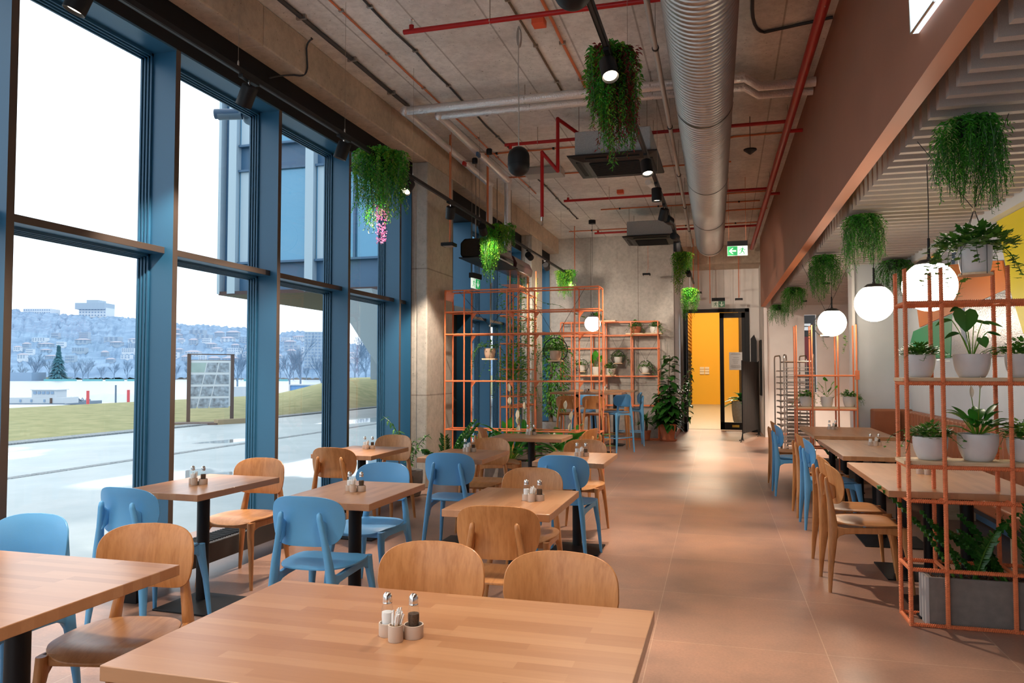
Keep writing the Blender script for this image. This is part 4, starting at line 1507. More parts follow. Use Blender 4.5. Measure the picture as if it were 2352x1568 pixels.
cable('ceiling_cable', wob(-3.42, 2.0, 8.3, ZC - 0.02, 0.004), 0.020, 'mat_cbl' if False else 'dark_grey', 'thick dark cable bundle clipped to the ceiling next to the beam')
cable('ceiling_cable', wob(-3.05, 2.0, 12.5, ZC - 0.012, 0.006, seed=2), 0.009, 'orange_conduit', 'thin orange cable clipped to the ceiling by the beam')
cable('ceiling_cable', wob(-2.78, 2.0, 14.8, ZC - 0.012, 0.014, seed=3), 0.011, 'black_cable', 'black sagging cable clipped along the ceiling')
cable('ceiling_cable', wob(-1.66, 4.0, 8.4, ZC - 0.012, 0.006, seed=4), 0.010, 'bark', 'brown cable leading past the red junction box')
cable('ceiling_cable', wob(-1.40, 4.0, 8.1, ZC - 0.015, 0.004, seed=5), 0.014, 'orange_conduit', 'orange red conduit running between speaker and hanging fern')
cable('ceiling_cable', [(-3.55, 5.98, ZC - 0.02)] + bez((-3.55, 6.0, ZC - 0.02), (-3.60, 6.0, ZC - 0.03), (-3.608, 6.0, ZC - 0.1), 4) + [(-3.608, 6.02, 4.2)] + bez((-3.61, 6.02, 4.18), (-3.61, 6.0, 4.108), (-3.66, 5.98, 4.108), 4) + bez((-3.70, 5.95, 4.108), (-3.81, 5.9, 4.10), (-3.82, 5.75, 4.02), 6), 0.008, 'black_cable', 'loose dark cable looping down over the beam', False)
for k, (yy, xa, xb2, lab) in enumerate(((8.35, -2.95, -0.6, 'orange conduit crossing above the first air conditioner'), (9.9, -3.2, -1.6, 'orange conduit crossing behind the capsule speaker'),
                                        (11.2, -3.3, 0.1, 'orange conduit pair crossing beyond the first air conditioner'), (13.9, -2.2, 0.6, 'orange conduit crossing before the second air conditioner'),
                                        (15.9, -3.2, 0.7, 'orange conduit crossing just before the back wall'))):
    n_ = 8
    pts = [(lerp(xa, xb2, i / n_), yy + 0.01 * math.sin(i * 2), ZC - 0.014) for i in range(n_ + 1)]
    t = thing('conduit', lab, 'conduit', (0, 0, 0))
    MB().tube(pts, 0.011, 7).build('conduit_run', 'orange_conduit', t, smooth=True)
    for p in pts[1::2]:
        MB().bx(p[0] - 0.014, p[0] + 0.014, p[1] - 0.02, p[1] + 0.02, p[2] - 0.012, ZC).build('clip', 'black_metal', t)
for k, (yy, lab) in enumerate(((10.0, 'orange conduit along the strip right of the duct, nearer'), (13.2, 'orange conduit along the strip right of the duct, middle'), (14.6, 'orange conduit along the strip right of the duct, farther'))):
    pts = [rw(0.20, yy + 2.0, ZC - 0.015), rw(0.20, yy + 0.1, ZC - 0.015)] + bez(rw(0.20, yy + 0.1, ZC - 0.015), rw(0.20, yy, ZC - 0.015), rw(0.3, yy, ZC - 0.015), 4) + [rw(0.95, yy - 0.02, ZC - 0.015)]
    t = thing('conduit', lab, 'conduit', (0, 0, 0))
    MB().tube(pts, 0.012, 7).build('conduit_run', 'orange_conduit', t, smooth=True)
t = thing('ceiling_cable', 'black cable bending round under the ceiling right of the duct', 'cable', (0, 0, 0))
MB().tube([rw(0.25, 3.5, ZC - 0.02), rw(0.32, 6.3, ZC - 0.02)] + bez(rw(0.32, 6.3, ZC - 0.02), rw(0.33, 6.9, ZC - 0.02), rw(0.45, 6.95, ZC - 0.02), 6) + [rw(0.99, 6.8, ZC - 0.02)], 0.014, 8).build('cable_run', 'black_cable', t, smooth=True)
# vertical orange drops
for k, (px, py0, py1, yy, lab) in enumerate(((1120, 380, 515, 9.9, 'orange steel drop pipe beside the foil pipes'), (1320, 490, 632, 15.4, 'thin orange drop pipe ending above the orange shelving'),
                                             (1631, 600, 697, 18.4, 'thin orange drop to the exit sign over the doors'), (1697, 600, 684, 18.4, 'thin orange drop to the small lamp right of the doors'),
                                             (1593, 560, 690, 17.6, 'red orange pipe dropping behind the last hanging fern'), (1604, 600, 672, 18.2, 'thin grey orange drop left of the doors'),
                                             (1033, 470, 560, 9.0, 'orange cable drop to the black lamp on the column'))):
    a_ = at_y(px, py1, yy)
    r_ = 0.016 if k == 0 else 0.009
    top = ZC if yy < 16.9 else ZC
    pipe('drop_pipe', [(a_.x, yy, a_.z), (a_.x, yy, top)], r_, 'orange_conduit', lab)

# red junction boxes
for (px, py, lab) in ((1238, 52, 'red orange junction box on the ceiling above the nearest red pipe'), (1425, 441, 'small red junction box on the ceiling beyond the air conditioner')):
    p = at_z(px, py, ZC - 0.03)
    tag(MB().bx(-0.055, 0.055, -0.055, 0.055, -0.03, 0.03).build('junction_box', 'red_box' if 'red_box' in MATS else mat('red_box', (0.75, 0.10, 0.03), 0.5).name, loc=p, bevel=0.006), lab, 'junction box')

# --- ceiling cassettes
def cassette(px, py, yy, lab, first=[None]):
    p = at_y(px, py, yy)
    if first[0]:
        return dup(first[0], p, 0, lab, 'air conditioning cassettes')
    t = thing('air_conditioner', lab, 'air conditioner', p, 0, 'air conditioning cassettes')
    first[0] = t
    MB().bx(-0.42, 0.42, -0.42, 0.42, 0.07, 0.33).build('housing', 'cass_grey' if 'cass_grey' in MATS else mat('cass_grey', (0.36, 0.37, 0.38), 0.6, var=0.15, vscale=90).name, t, bevel=0.01)
    q = MB()
    q.add([(-0.42, -0.42, 0.07), (0.42, -0.42, 0.07), (0.42, 0.42, 0.07), (-0.42, 0.42, 0.07),
           (-0.50, -0.50, 0.045), (0.50, -0.50, 0.045), (0.50, 0.50, 0.045), (-0.50, 0.50, 0.045),
           (-0.49, -0.49, 0.03), (0.49, -0.49, 0.03), (0.49, 0.49, 0.03), (-0.49, 0.49, 0.03),
           (-0.34, -0.34, 0.0), (0.34, -0.34, 0.0), (0.34, 0.34, 0.0), (-0.34, 0.34, 0.0)],
          [(0, 1, 5, 4), (1, 2, 6, 5), (2, 3, 7, 6), (3, 0, 4, 7), (4, 5, 9, 8), (5, 6, 10, 9), (6, 7, 11, 10), (7, 4, 8, 11), (8, 9, 13, 12), (9, 10, 14, 13), (10, 11, 15, 14), (11, 8, 12, 15), (12, 13, 14, 15), (3, 2, 1, 0)])
    q.build('face_panel', 'black_metal', t)
    g = MB()
    for j in range(16):
        g.bx(-0.28, 0.28, -0.28 + j * 0.036, -0.28 + j * 0.036 + 0.014, -0.012, 0.0)
    g.build('intake_grille', 'black_matt', t)
    for a_ in range(4):
        MB().bx(-0.30, 0.30, -0.43, -0.37, 0.008, 0.020, M=Matrix.Rotation(a_ * PI / 2, 4, 'Z')).build('louvre', 'black_matt', t)
    for sx_ in (-1, 1):
        for sy_ in (-1, 1):
            MB().tube([(sx_ * 0.38, sy_ * 0.38, 0.33), (sx_ * 0.38, sy_ * 0.38, ZC - p.z)], 0.004, 5).build('hanger', 'steel', t)
    return t


cassette(1418, 386, 8.75, 'dark ceiling air conditioner with grey box, the nearer one')
cassette(1498, 556, 14.3, 'dark ceiling air conditioner with grey box, the farther one')
# pale flat box behind the capsule speaker
p = at_z(1262, 396, ZC - 0.06)
tag(MB().bx(-0.35, 0.2, -0.15, 0.15, -0.05, 0.05).build('ceiling_box', 'grey_conduit', loc=p), 'pale flat ceiling box behind the capsule speaker', 'ceiling box')
p = at_y(1497, 428, 10.6)
tag(MB().tube([(-0.03, -0.25, 0), (0.06, 0.25, 0)], 0.04, 14).build('tube_sensor', 'paper', smooth=True, loc=p), 'short white tube hanging beside the far track lamps', 'tube')
for px, py, yy, lab in ((1723, 345, 9.3, 'black cone detector right of the duct'),):
    p = at_y(px, py, yy)
    q = MB().lathe([(0.01, -0.05), (0.075, 0.0), (0.075, 0.012), (0.0, 0.012)], n=18)
    q.tube([(0, 0, 0.01), (0, 0, ZC - p.z)], 0.004, 5)
    tag(q.build('smoke_detector', 'black_metal', loc=p, smooth=True), lab, 'detector')
for px, py, yy, lab in ((1361, 512, 15.0, 'black canopy cap of the far globe lamp'),):
    pass

# --- capsule speakers
def capsule(x, y, zb, lab, r=0.095, h=0.26, first=[None]):
    if first[0]:
        return dup(first[0], (x, y, zb), 0, lab, 'capsule speakers')
    t = thing('pendant_speaker', lab, 'speaker', (x, y, zb), 0, 'capsule speakers')
    first[0] = t
    pr = [(0.0005, 0)] + [(r * math.sin(PI / 2 * i / 8), r * (1 - math.cos(PI / 2 * i / 8))) for i in range(1, 9)] + [(r, h - r)] + [(r * math.cos(PI / 2 * i / 8), h - r + r * math.sin(PI / 2 * i / 8)) for i in range(1, 8)] + [(0.012, h), (0.0005, h)]
    MB().lathe(pr, n=32, cap=False).build('shell', 'black_metal', t, smooth=True, angle=3)
    MB().lathe([(r + 0.0015, h * 0.38), (r + 0.0015, h * 0.39)], n=32, cap=False).build('seam_ring', 'black_matt', t)
    MB().tube([(0, 0, h), (0.003, 0, h + 0.3), (-0.003, 0, h + 0.6), (0, 0, ZC - zb)], 0.005, 6).build('cord', 'grey_conduit', t, smooth=True)
    q = MB()
    for j in range(4):
        q.tube([(0.03 * math.sin(a_) * 0.6, 0.012 * j, ZC - zb - 0.09 + 0.085 * math.cos(a_)) for a_ in [2 * PI * i / 12 for i in range(12)]], 0.003, 5, closed=True)
    q.build('cord_loop', 'grey_conduit', t)
    return t


capsule(-1.71, 6.30, at_y(1190, 405, 6.3).z, 'black capsule speaker hanging over the aisle')
p = at_y(1316, 22, 3.6)
capsule(p.x, 3.6, p.z, 'black capsule speaker cut by the top picture edge')

# --- lighting tracks and lamps
TR1X, TR1Z, TR2X, TR2Z = -2.95, 3.36, -0.67, 3.40
def track(x, y0_, y1_, z_, lab, wires, rf=False):
    t = thing('light_track', lab, 'light track', (x, y0_, z_))
    L = y1_ - y0_
    MB().bx(-0.018, 0.018, 0, L, -0.016, 0.016).build('rail', 'black_metal', t, bevel=0.002)
    MB().bx(-0.008, 0.008, 0.02, L - 0.02, -0.018, -0.016).build('slot', 'dark_grey', t)
    for w_ in wires:
        MB().tube([(0, w_ - y0_, 0.016), (0, w_ - y0_, ZC - z_)], 0.0015, 4).lathe([(0.006, 0.016), (0.006, 0.05), (0.002, 0.06)], (0, w_ - y0_, 0), 8).build('wire', 'steel', t)
    return t


track(TR1X, -1.0, 14.2, TR1Z, 'black lighting track hanging along the windows', (4.1, 5.5, 6.9, 9.0, 11.5, 13.9))
track(TR2X, -1.0, 17.2, TR2Z, 'black lighting track hanging over the aisle', (3.4, 5.5, 8.0, 11.0, 14.0))
LAMP0 = [None]
GL = 'black track lamps'


def lamp(px, py, X, Z, aim, label, power=60, rr=0.052, ln=0.135, lit=True, size=65):
    """track lamp whose head sits on the ray through the pixel, at the track"""
    r_ = ray(px, py)
    t_ = X / r_.x
    y = r_.y * t_
    base = Vector((X, y, Z - 0.016))
    d = (Vector(aim) - Vector((X, y, Z - 0.10))).normalized()
    if LAMP0[0] is None:
        t = thing('track_lamp', label, 'track lamp', base, 0, GL)
        MB().bx(-0.017, 0.017, -0.09, 0.09, -0.02, 0.0).build('adapter', 'black_metal', t, bevel=0.002)
        MB().tube([(0, 0, -0.02), (0, 0, -0.06)], 0.006, 8).build('stem', 'chrome', t)
        prof = [(0.0005, -ln * 0.55), (rr * 0.93, -ln * 0.55), (rr, -ln * 0.5), (rr, ln * 0.45), (rr * 0.95, ln * 0.45), (rr * 0.80, ln * 0.33)]
        MB().lathe(prof, n=28, cap=False).build('lamp_head', 'black_metal', t, smooth=True)
        LAMP0[0] = t
        hd = [c for c in t.children if c.name.startswith('lamp_head')][0]
        MB().lathe([(0.0005, ln * 0.335), (rr * 0.82, ln * 0.335)], n=24, cap=False).build('lens', 'spot_glow', hd)
    else:
        t = dup(LAMP0[0], base, 0, label, GL)
        hd = [c for c in t.children if c.name.startswith('lamp_head')][0]
    q = d.to_track_quat('Z', 'Y')
    hd.rotation_mode = 'QUATERNION'
    hd.rotation_quaternion = q
    hd.location = Vector((0, 0, -0.075)) + d * 0.045
    if lit:
        l = bpy.data.lights.new('spot', 'SPOT')
        l.energy = power; l.color = WARM2; l.spot_size = R(size); l.spot_blend = 0.55; l.shadow_soft_size = 0.04
        o = bpy.data.objects.new('spot', l); C.objects.link(o)
        o.location = base + Vector((0, 0, -0.075)) + d * (0.045 + ln * 0.47)
        o.rotation_euler = d.to_track_quat('-Z', 'Y').to_euler()
    return t


LP = 300
lamp(190, 5, TR1X, TR1Z, (-3.6, 2.6, 1.5), 'track lamp cut by the top edge over the first window', LP)
lamp(572, 205, TR1X, TR1Z, (-3.9, 4.6, 1.8), 'lit track lamp before the second window, aimed at the window', LP)
lamp(790, 335, TR1X, TR1Z, (-3.7, 5.4, 1.2), 'lit track lamp left of the flowering hanging plant', LP)
lamp(940, 425, TR1X, TR1Z, (-3.4, 5.0, 0.9), 'lit track lamp before the near face of the first column', LP)
lamp(1035, 480, TR1X, TR1Z, (-3.66, 9.3, 0.7), 'lit track lamp that brightens the side of the first column', LP * 1.2, size=52)
lamp(1108, 530, TR1X, TR1Z, (-3.4, 13.0, 1.2), 'dark track lamp seen from behind at the air curtain', LP * 0.25, size=55)
lamp(1214, 590, TR1X, TR1Z, (-2.4, 16.8, 1.9), 'dark track lamp seen from behind, past the air curtain', LP * 0.9)
lamp(1254, 608, TR1X, TR1Z, (-3.0, 16.8, 1.7), 'small lit track lamp before the back wall', LP * 0.8)
lamp(1299, 635, TR1X, TR1Z, (-1.9, 16.8, 1.2), 'last track lamp over the bar tables by the fern', LP * 0.8)
lamp(1396, 72, TR2X, TR2Z, (0.1, 3.0, 0.0), 'lit track lamp in front of the red and green hanging plant', LP)
lamp(1484, 352, TR2X, TR2Z, (-0.1, 5.8, 0.0), 'lit track lamp under the right corner of the first air conditioner', LP)
lamp(1508, 440, TR2X, TR2Z, (-0.6, 7.9, 0.0), 'lit track lamp next to the white tube', LP)
lamp(1526, 497, TR2X, TR2Z, (-1.6, 10.6, 0.2), 'upper one of two dark track lamps by the second air conditioner', LP)
lamp(1533, 516, TR2X, TR2Z, (0.9, 14.8, 2.9), 'lower one of two dark track lamps by the second air conditioner', LP * 0.7, size=34)
lamp(1548, 558, TR2X, TR2Z, (0.9, 17.2, 2.9), 'dark track lamp right of the second air conditioner', LP * 0.7, size=30)
lamp(1555, 590, TR2X, TR2Z, (-0.8, 13.0, 0.0), 'lit track lamp above the round leaved hanging fern', LP)
lamp(1580, 640, TR2X, TR2Z, (0.1, 19.8, 1.6), 'last small track lamp before the doors', LP * 0.4)
for k, (x_, y_) in enumerate(((TR1X, 0.6), (TR1X, 1.9), (TR2X, 0.3), (TR2X, 2.0))):
    r_ = at_y(0, 0, 1)
    # unseen fill lamps added further along the tracks, over and behind the viewer
    base = Vector((x_, y_, (TR1Z if x_ < -2 else TR2Z) - 0.016))
    t = dup(LAMP0[0], base, 0, 'added unseen fill lamp over the viewer on the %s track, %s one' % ('window' if x_ < -2 else 'aisle', 'rear' if y_ < 1 else 'forward'), GL)
    hd = [c for c in t.children if c.name.startswith('lamp_head')][0]
    d = Vector((0.15 if x_ < -2 else -0.12, 0.25, -1)).normalized()
    hd.rotation_quaternion = d.to_track_quat('Z', 'Y'); hd.location = Vector((0, 0, -0.075)) + d * 0.045
    l = bpy.data.lights.new('spot', 'SPOT'); l.energy = 90; l.color = WARM2; l.spot_size = R(85); l.spot_blend = 0.6; l.shadow_soft_size = 0.04
    o = bpy.data.objects.new('spot', l); C.objects.link(o)
    o.location = base + Vector((0, 0, -0.075)) + d * 0.11; o.rotation_euler = d.to_track_quat('-Z', 'Y').to_euler()

# lamps under the low ceiling and near the doors
def downlight(px, py, p, lab, power):
    t = thing('downlight', lab, 'downlight', p)
    MB().lathe([(0.06, 0), (0.06, -0.03), (0.05, -0.03), (0.045, -0.01)], n=20, cap=False).build('ring', 'black_metal', t, smooth=True)
    MB().lathe([(0.0005, -0.012), (0.046, -0.012)], n=20, cap=False).build('lens', 'spot_glow', t)
    l = bpy.data.lights.new('spot', 'SPOT'); l.energy = power; l.color = WARM2; l.spot_size = R(90); l.spot_blend = 0.6; l.shadow_soft_size = 0.05
    o = bpy.data.objects.new('spot', l); C.objects.link(o); o.location = Vector(p) + Vector((0, 0, -0.05))


downlight(0, 0, rw(1.75, 13.2, 2.9), 'small flat downlight under the felt ceiling, far end', 500)
downlight(0, 0, rw(1.75, 16.4, 2.9), 'small downlight over the tray trolleys', 500)
for k, yy in enumerate((22.5, 27.0, 31.5)):  # unseen lights added to brighten the yellow corridor
    t = thing('ceiling_fill_light', ('unseen flat light added in the corridor ceiling nearest the doors', 'unseen flat light added in the middle of the corridor ceiling', 'unseen flat light added before the yellow end wall')[k], 'fill light', (-0.8, yy, 6.2))
    MB().bx(-0.62, 0.62, -0.62, 0.62, -0.06, 0).build('frame', 'black_metal', t)
    a_ = area('corridor_fill_light', (-0.8, yy, 6.12), (0, 0, 0), 1.2, 1.2, 420, (1.0, 0.88, 0.66))

# --- globe lamps
def globe(c, zc, lab, r=0.175, first=[None], ztop=2.91, capc=False):
    """c = x,y world; zc centre height"""
    if first[0] and ztop == 2.91 and not capc:
        return dup(first[0], (c[0], c[1], zc), 0, lab, 'glowing globe pendants')
    t = thing('globe_lamp', lab, 'globe lamp', (c[0], c[1], zc), 0, 'glowing globe pendants')
    if not capc: first[0] = t
    MB().sphere((0, 0, 0), r, 36).build('globe', 'globe_glow', t, smooth=True, angle=3)
    MB().lathe([(0.012, r + 0.03), (0.015, r + 0.012), (0.06, r + 0.006), (0.095, r - 0.022), (0.094, r - 0.03)], n=28, cap=False).build('cap', 'dark_grey', t, smooth=True)
    MB().tube([(0, 0, r + 0.01), (0, 0, r + 0.16)], 0.009, 10).build('stem', 'black_metal', t, smooth=True)
    MB().tube([(0, 0, r + 0.16), (0.004, 0, r + 0.4), (0, 0, ztop - zc)], 0.0035, 6).build('cord', 'black_cable', t)
    if capc:
        MB().lathe([(0.07, ztop - zc - 0.07), (0.07, ztop - zc)], n=24).build('canopy', 'black_metal', t, smooth=True)
    return t


gl_pts = []
for px, py, yy, lab in ((2135, 657, 5.85, 'large glowing globe lamp behind the near orange shelf'), (2008, 696, 7.85, 'glowing globe lamp, second along the bench'), (1911, 741, 10.55, 'glowing globe lamp, smallest and farthest over the bench side')):
    q = r_y(px, py, yy); w_ = rw(q.x, q.y)
    globe((w_.x, w_.y), q.z, lab)
    gl_pts.append((w_.x, w_.y, q.z))
q = at_y(1361, 743, 14.9)
globe((q.x, q.y), q.z, 'glowing globe lamp hanging over the bar tables', 0.155, ztop=ZC, capc=True)
gl_pts.append((q.x, q.y, q.z))

# --- exit signs
def running_man(mb, ox, oz, s, y_, mi=0):
    def seg(a, b, w1, w2):
        a = Vector((ox + a[0] * s, oz + a[1] * s)); b = Vector((ox + b[0] * s, oz + b[1] * s))
        d = (b - a).normalized(); n_ = Vector((-d.y, d.x))
        P = [a + n_ * w1 * s, a - n_ * w1 * s, b - n_ * w2 * s, b + n_ * w2 * s]
        mb.prism([(p.x, p.y) for p in P], y_ - 0.001, y_ + 0.0004, 'Y', mi)
    c_ = [(ox + (0.10 + 0.055 * math.cos(t)) * s, oz + (0.86 + 0.055 * math.sin(t)) * s) for t in [2 * PI * i / 12 for i in range(12)]]
    mb.prism(c_, y_ - 0.001, y_ + 0.0004, 'Y', mi)
    seg((0.08, 0.76), (0.0, 0.46), 0.07, 0.06)
    seg((0.06, 0.74), (-0.20, 0.62), 0.035, 0.03); seg((-0.20, 0.62), (-0.26, 0.44), 0.03, 0.025)
    seg((0.10, 0.72), (0.26, 0.56), 0.035, 0.03); seg((0.26, 0.56), (0.40, 0.60), 0.028, 0.025)
    seg((0.0, 0.48), (0.20, 0.30), 0.05, 0.04); seg((0.20, 0.30), (0.24, 0.06), 0.038, 0.03)
    seg((0.0, 0.48), (-0.10, 0.22), 0.05, 0.04); seg((-0.10, 0.22), (-0.34, 0.16), 0.036, 0.03)


def exit_sign(loc, rz, lab, arrow, glow=True, wires=True, ztop=ZC, w=0.30, h=0.15):
    t = thing('exit_sign', lab, 'exit sign', loc, rz)
    MB().bx(-w / 2, w / 2, -0.035, 0.035, h, h + 0.075).build('housing', 'black_matt', t)
    gm, wm = ('sign_green', 'sign_white') if glow else ('sign_green_dull', 'sign_white_dull')
    MB().bx(-w / 2, w / 2, -0.004, 0.004, 0, h).build('face_plate', wm, t)
    sg = 1 if arrow == 'left' else -1
    MB().bx(min(-sg * w * 0.49, -sg * -0.02 * 0 + 0), max(-sg * w * 0.49, 0), -0.006, -0.004, 0.004, h - 0.004).bx(min(0, sg * w * 0.49), max(0, sg * w * 0.49), 0.004, 0.006, 0.004, h - 0.004).build('green_field', gm, t)
    q = MB()
    cx = -sg * w * 0.245; cz = h / 2; a_ = h * 0.36
    if arrow == 'left':
        q.prism([(cx - a_, cz), (cx - a_ * 0.1, cz + a_ * 0.85), (cx + a_ * 0.25, cz + a_ * 0.85), (cx - a_ * 0.38, cz + a_ * 0.2), (cx + a_, cz + a_ * 0.2), (cx + a_, cz - a_ * 0.2), (cx - a_ * 0.38, cz - a_ * 0.2), (cx + a_ * 0.25, cz - a_ * 0.85), (cx - a_ * 0.1, cz - a_ * 0.85)], -0.0075, -0.006, 'Y')
    else:
        q.prism([(cx, cz - a_), (cx + a_ * 0.85, cz - a_ * 0.1), (cx + a_ * 0.85, cz + a_ * 0.25), (cx + a_ * 0.2, cz - a_ * 0.38), (cx + a_ * 0.2, cz + a_), (cx - a_ * 0.2, cz + a_), (cx - a_ * 0.2, cz - a_ * 0.38), (cx - a_ * 0.85, cz + a_ * 0.25), (cx - a_ * 0.85, cz - a_ * 0.1)], -0.0075, -0.006, 'Y')
    q.build('arrow', wm, t)
    m_ = MB(); running_man(m_, sg * w * 0.22, 0.01, h * 0.92, -0.005)
    m_.build('running_figure', gm, t)
    q = MB()
    for s_ in (-1, 1):
        q.tube([(s_ * w * 0.42, 0, h + 0.075), (s_ * w * 0.42, 0, ztop - loc[2])], 0.003, 5)
    q.build('wires', 'orange_conduit' if arrow == 'left' else 'steel', t)


p = at_y(1694, 587, 12.2)
exit_sign((p.x, p.y, p.z), 0.0, 'green exit sign with left arrow and running figure beside the duct', 'left')
p = at_y(1650, 706, 18.4)
exit_sign((p.x, p.y, p.z), 0.0, 'dim green exit sign with down arrow above the doors', 'down', False)
p = at_y(1092, 663, 10.7)
exit_sign((p.x, p.y, p.z), 1.45, 'green exit sign with down arrow before the blue side door', 'down', True)

# small black emergency lamps on drops
for px, py, yy, wd, lab in ((1031, 562, 8.9, 0.16, 'flat black lamp hanging before the first column'), (1485, 630, 15.8, 0.15, 'flat black lamp hanging before the concrete back wall'),
                            (1697, 687, 18.4, 0.17, 'flat black lamp hanging right of the door sign'), (1603, 672, 18.2, 0.17, 'flat black lamp hanging left of the door sign')):
    p = at_y(px, py, yy)
    t = thing('emergency_lamp', lab, 'emergency lamp', p)
    MB().bx(-wd / 2, wd / 2, -0.08, 0.08, -0.02, 0.02).build('housing', 'black_matt', t, bevel=0.004)
    MB().tube([(0.0, 0, 0.02), (0.03, 0, 0.12), (0.03, 0, ZC - p.z)], 0.003, 5).build('wire', 'orange_conduit', t)
    MB().bx(-wd / 2 + 0.02, wd / 2 - 0.02, -0.06, 0.06, -0.023, -0.02).build('lens', 'grey_conduit', t)

# --- air curtain above the side door
p = at_y(1062, 578, 10.2)
ac = thing('air_curtain', 'big glossy black air curtain box hanging before the blue side door', 'air curtain', (-3.40, 10.05, p.z))
prof = [(-0.16, -0.10), (0.20, -0.10), (0.24, -0.06), (0.24, 0.02), (0.18, 0.16), (-0.12, 0.16), (-0.18, 0.10), (-0.18, -0.06)]
MB().prism(prof, 0, 1.3, 'Y').build('casing', 'gloss_black' if 'gloss_black' in MATS else mat('gloss_black', (0.006, 0.006, 0.007), 0.12, coat=0.5).name, ac, bevel=0.02, seg=3)
MB().bx(-0.20, 0.30, 0.0, 1.32, -0.115, -0.102).build('base_tray', 'black_metal', ac)
MB().prism([(-0.14, -0.09), (0.20, -0.09), (0.22, 0.02), (0.16, 0.14), (-0.10, 0.14)], 1.55, 2.6, 'Y').build('rear_casing', 'wine_gloss' if 'wine_gloss' in MATS else mat('wine_gloss', (0.05, 0.018, 0.02), 0.2).name, ac, bevel=0.02, seg=3)
for yy in (0.15, 0.7, 1.2, 2.0):
    MB().tube([(0.0, yy, 0.15), (0.0, yy, ZC - p.z)], 0.008, 6).build('hanger', 'steel', ac)


# ================================================================ PLANTS
def V3(x, y, z): return Vector((x, y, z))


def hanging(top, rad, length, n, label, seed=1, mats=('leaf_fern',), weights=None, leaf=0.035, lw=0.35, dens=0.014, group='hanging artificial ferns', up=0.10, flower=None, lobes=3, box=None, sub=True, attach=None):
    """bushy trailing plant. top = Vector of its hanging point"""
    rd = random.Random(seed)
    t = thing('hanging_plant', label, 'hanging plant', top, 0, group)
    MB().lathe([(rad * 0.30, -0.10), (rad * 0.45, 0.0), (rad * 0.42, 0.0), (rad * 0.28, -0.09)], n=14).build('basket', 'black_matt', t)
    if attach:
        MB().tube([(0, 0, -0.02), (0, 0, attach)], 0.006, 6).build('hook', 'black_metal', t)
    mb = MB(); st = MB()
    lob = [(rd.uniform(0, 2 * PI), rd.uniform(0.65, 1.0)) for _ in range(lobes)]
    for i in range(n):
        a = rd.uniform(0, 2 * PI)
        near = max(math.cos(a - la) * lw_ for la, lw_ in lob)
        ll = length * (0.42 + 0.58 * max(0, near) ** 1.2) * rd.uniform(0.6, 1.0)
        rr = rad * math.sqrt(rd.uniform(0.02, 1.0))
        c_, s_ = math.cos(a), math.sin(a)
        r0 = rr * 0.35
        mi = 0
        if weights:
            x = rd.random(); k = 0
            for k, w in enumerate(weights):
                x -= w
                if x < 0: break
            mi = k
        lime = mi
        # path: up and out, then down
        k_ = max(6, int(ll / 0.03))
        pts = []
        for j in range(k_ + 1):
            u = j / k_
            h_ = up * math.sin(min(1, u * 3.2) * PI / 2) * (0.4 + rr / rad) if u < 0.31 else up * (0.4 + rr / rad)
            dz = h_ - max(0, u - 0.12) * ll * 1.12
            ro = r0 + (rr - r0) * min(1, u * 3.5) + 0.02 * math.sin(u * 7 + i)
            pts.append(V3(c_ * ro + 0.012 * math.sin(u * 9 + i * 2), s_ * ro + 0.012 * math.cos(u * 8 + i), dz))
        st.tube([pts[0], pts[k_ // 2], pts[-1]], 0.0015, 3, cap=False)
        m = max(4, int(ll / dens))
        for j in range(m):
            u = (j + 0.5) / m * k_
            q = int(u); f = u - q
            p = pts[q].lerp(pts[min(q + 1, k_)], f)
            tg = (pts[min(q + 1, k_)] - pts[q])
            if tg.length < 1e-5: tg = V3(0, 0, -1)
            tg.normalize()
            az = rd.uniform(0, 2 * PI)
            sd = V3(math.cos(az), math.sin(az), rd.uniform(-0.2, 0.3))
            dr = (sd * 0.9 + tg * 0.55).normalized()
            sz = leaf * rd.uniform(0.6, 1.15) * (1 - 0.35 * (j / m))
            mm = mi
            mb.leaf(p, dr, tg.cross(dr) + V3(0.01, 0, 0), sz, sz * lw, 0.15, mm)
    mb.build('foliage', list(mats), t)
    st.build('stems', 'leaf_dark', t)
    if flower:
        fb_ = MB(); off, fl, fr, nfl = flower
        for i in range(nfl):
            a = rd.uniform(0, 2 * PI); r_ = fr * math.sqrt(rd.random())
            z = -rd.uniform(0, fl)
            r_ *= 1 - 0.4 * (-z / fl)
            p = V3(off[0] + r_ * math.cos(a), off[1] + r_ * math.sin(a), off[2] + z)
            for k in range(3):
                dr = V3(rd.uniform(-1, 1), rd.uniform(-1, 1), rd.uniform(-1, 1)).normalized()
                fb_.leaf(p, dr, dr.orthogonal(), 0.014, 0.010)
        fb_.build('flowers', 'petal_pink', t)
    return t


# on the window track
def on_track(px, py, X, Z):
    r_ = ray(px, py); y = r_.y * (X / r_.x)
    return V3(X, y, Z)


p = on_track(875, 345, TR1X, TR1Z)
hanging(p + V3(0, 0, -0.02), 0.24, 0.82, 190, 'big green hanging plant with pink flowers by the window', 11, ('leaf_fern', 'leaf_lime', 'leaf_pale'), (0.60, 0.28, 0.12), 0.042, 0.42, 0.011, up=0.10,
        flower=((0.03, -0.05, -0.42), 0.34, 0.07, 170), lobes=3)
p = on_track(1142, 535, TR1X, TR1Z)
hanging(p + V3(0, 0, -0.02), 0.23, 0.90, 170, 'bright hanging fern over the black air curtain', 12, ('leaf_fern', 'leaf_lime'), (0.55, 0.45), 0.045, 0.5, 0.016, up=0.10, lobes=2)
p = on_track(1300, 640, TR1X, TR1Z)
hanging(p + V3(0, 0, -0.02), 0.20, 0.62, 120, 'small hanging fern at the far end of the window track', 13, ('leaf_fern', 'leaf_lime'), (0.5, 0.5), 0.05, 0.5, 0.02, up=0.08, lobes=2)
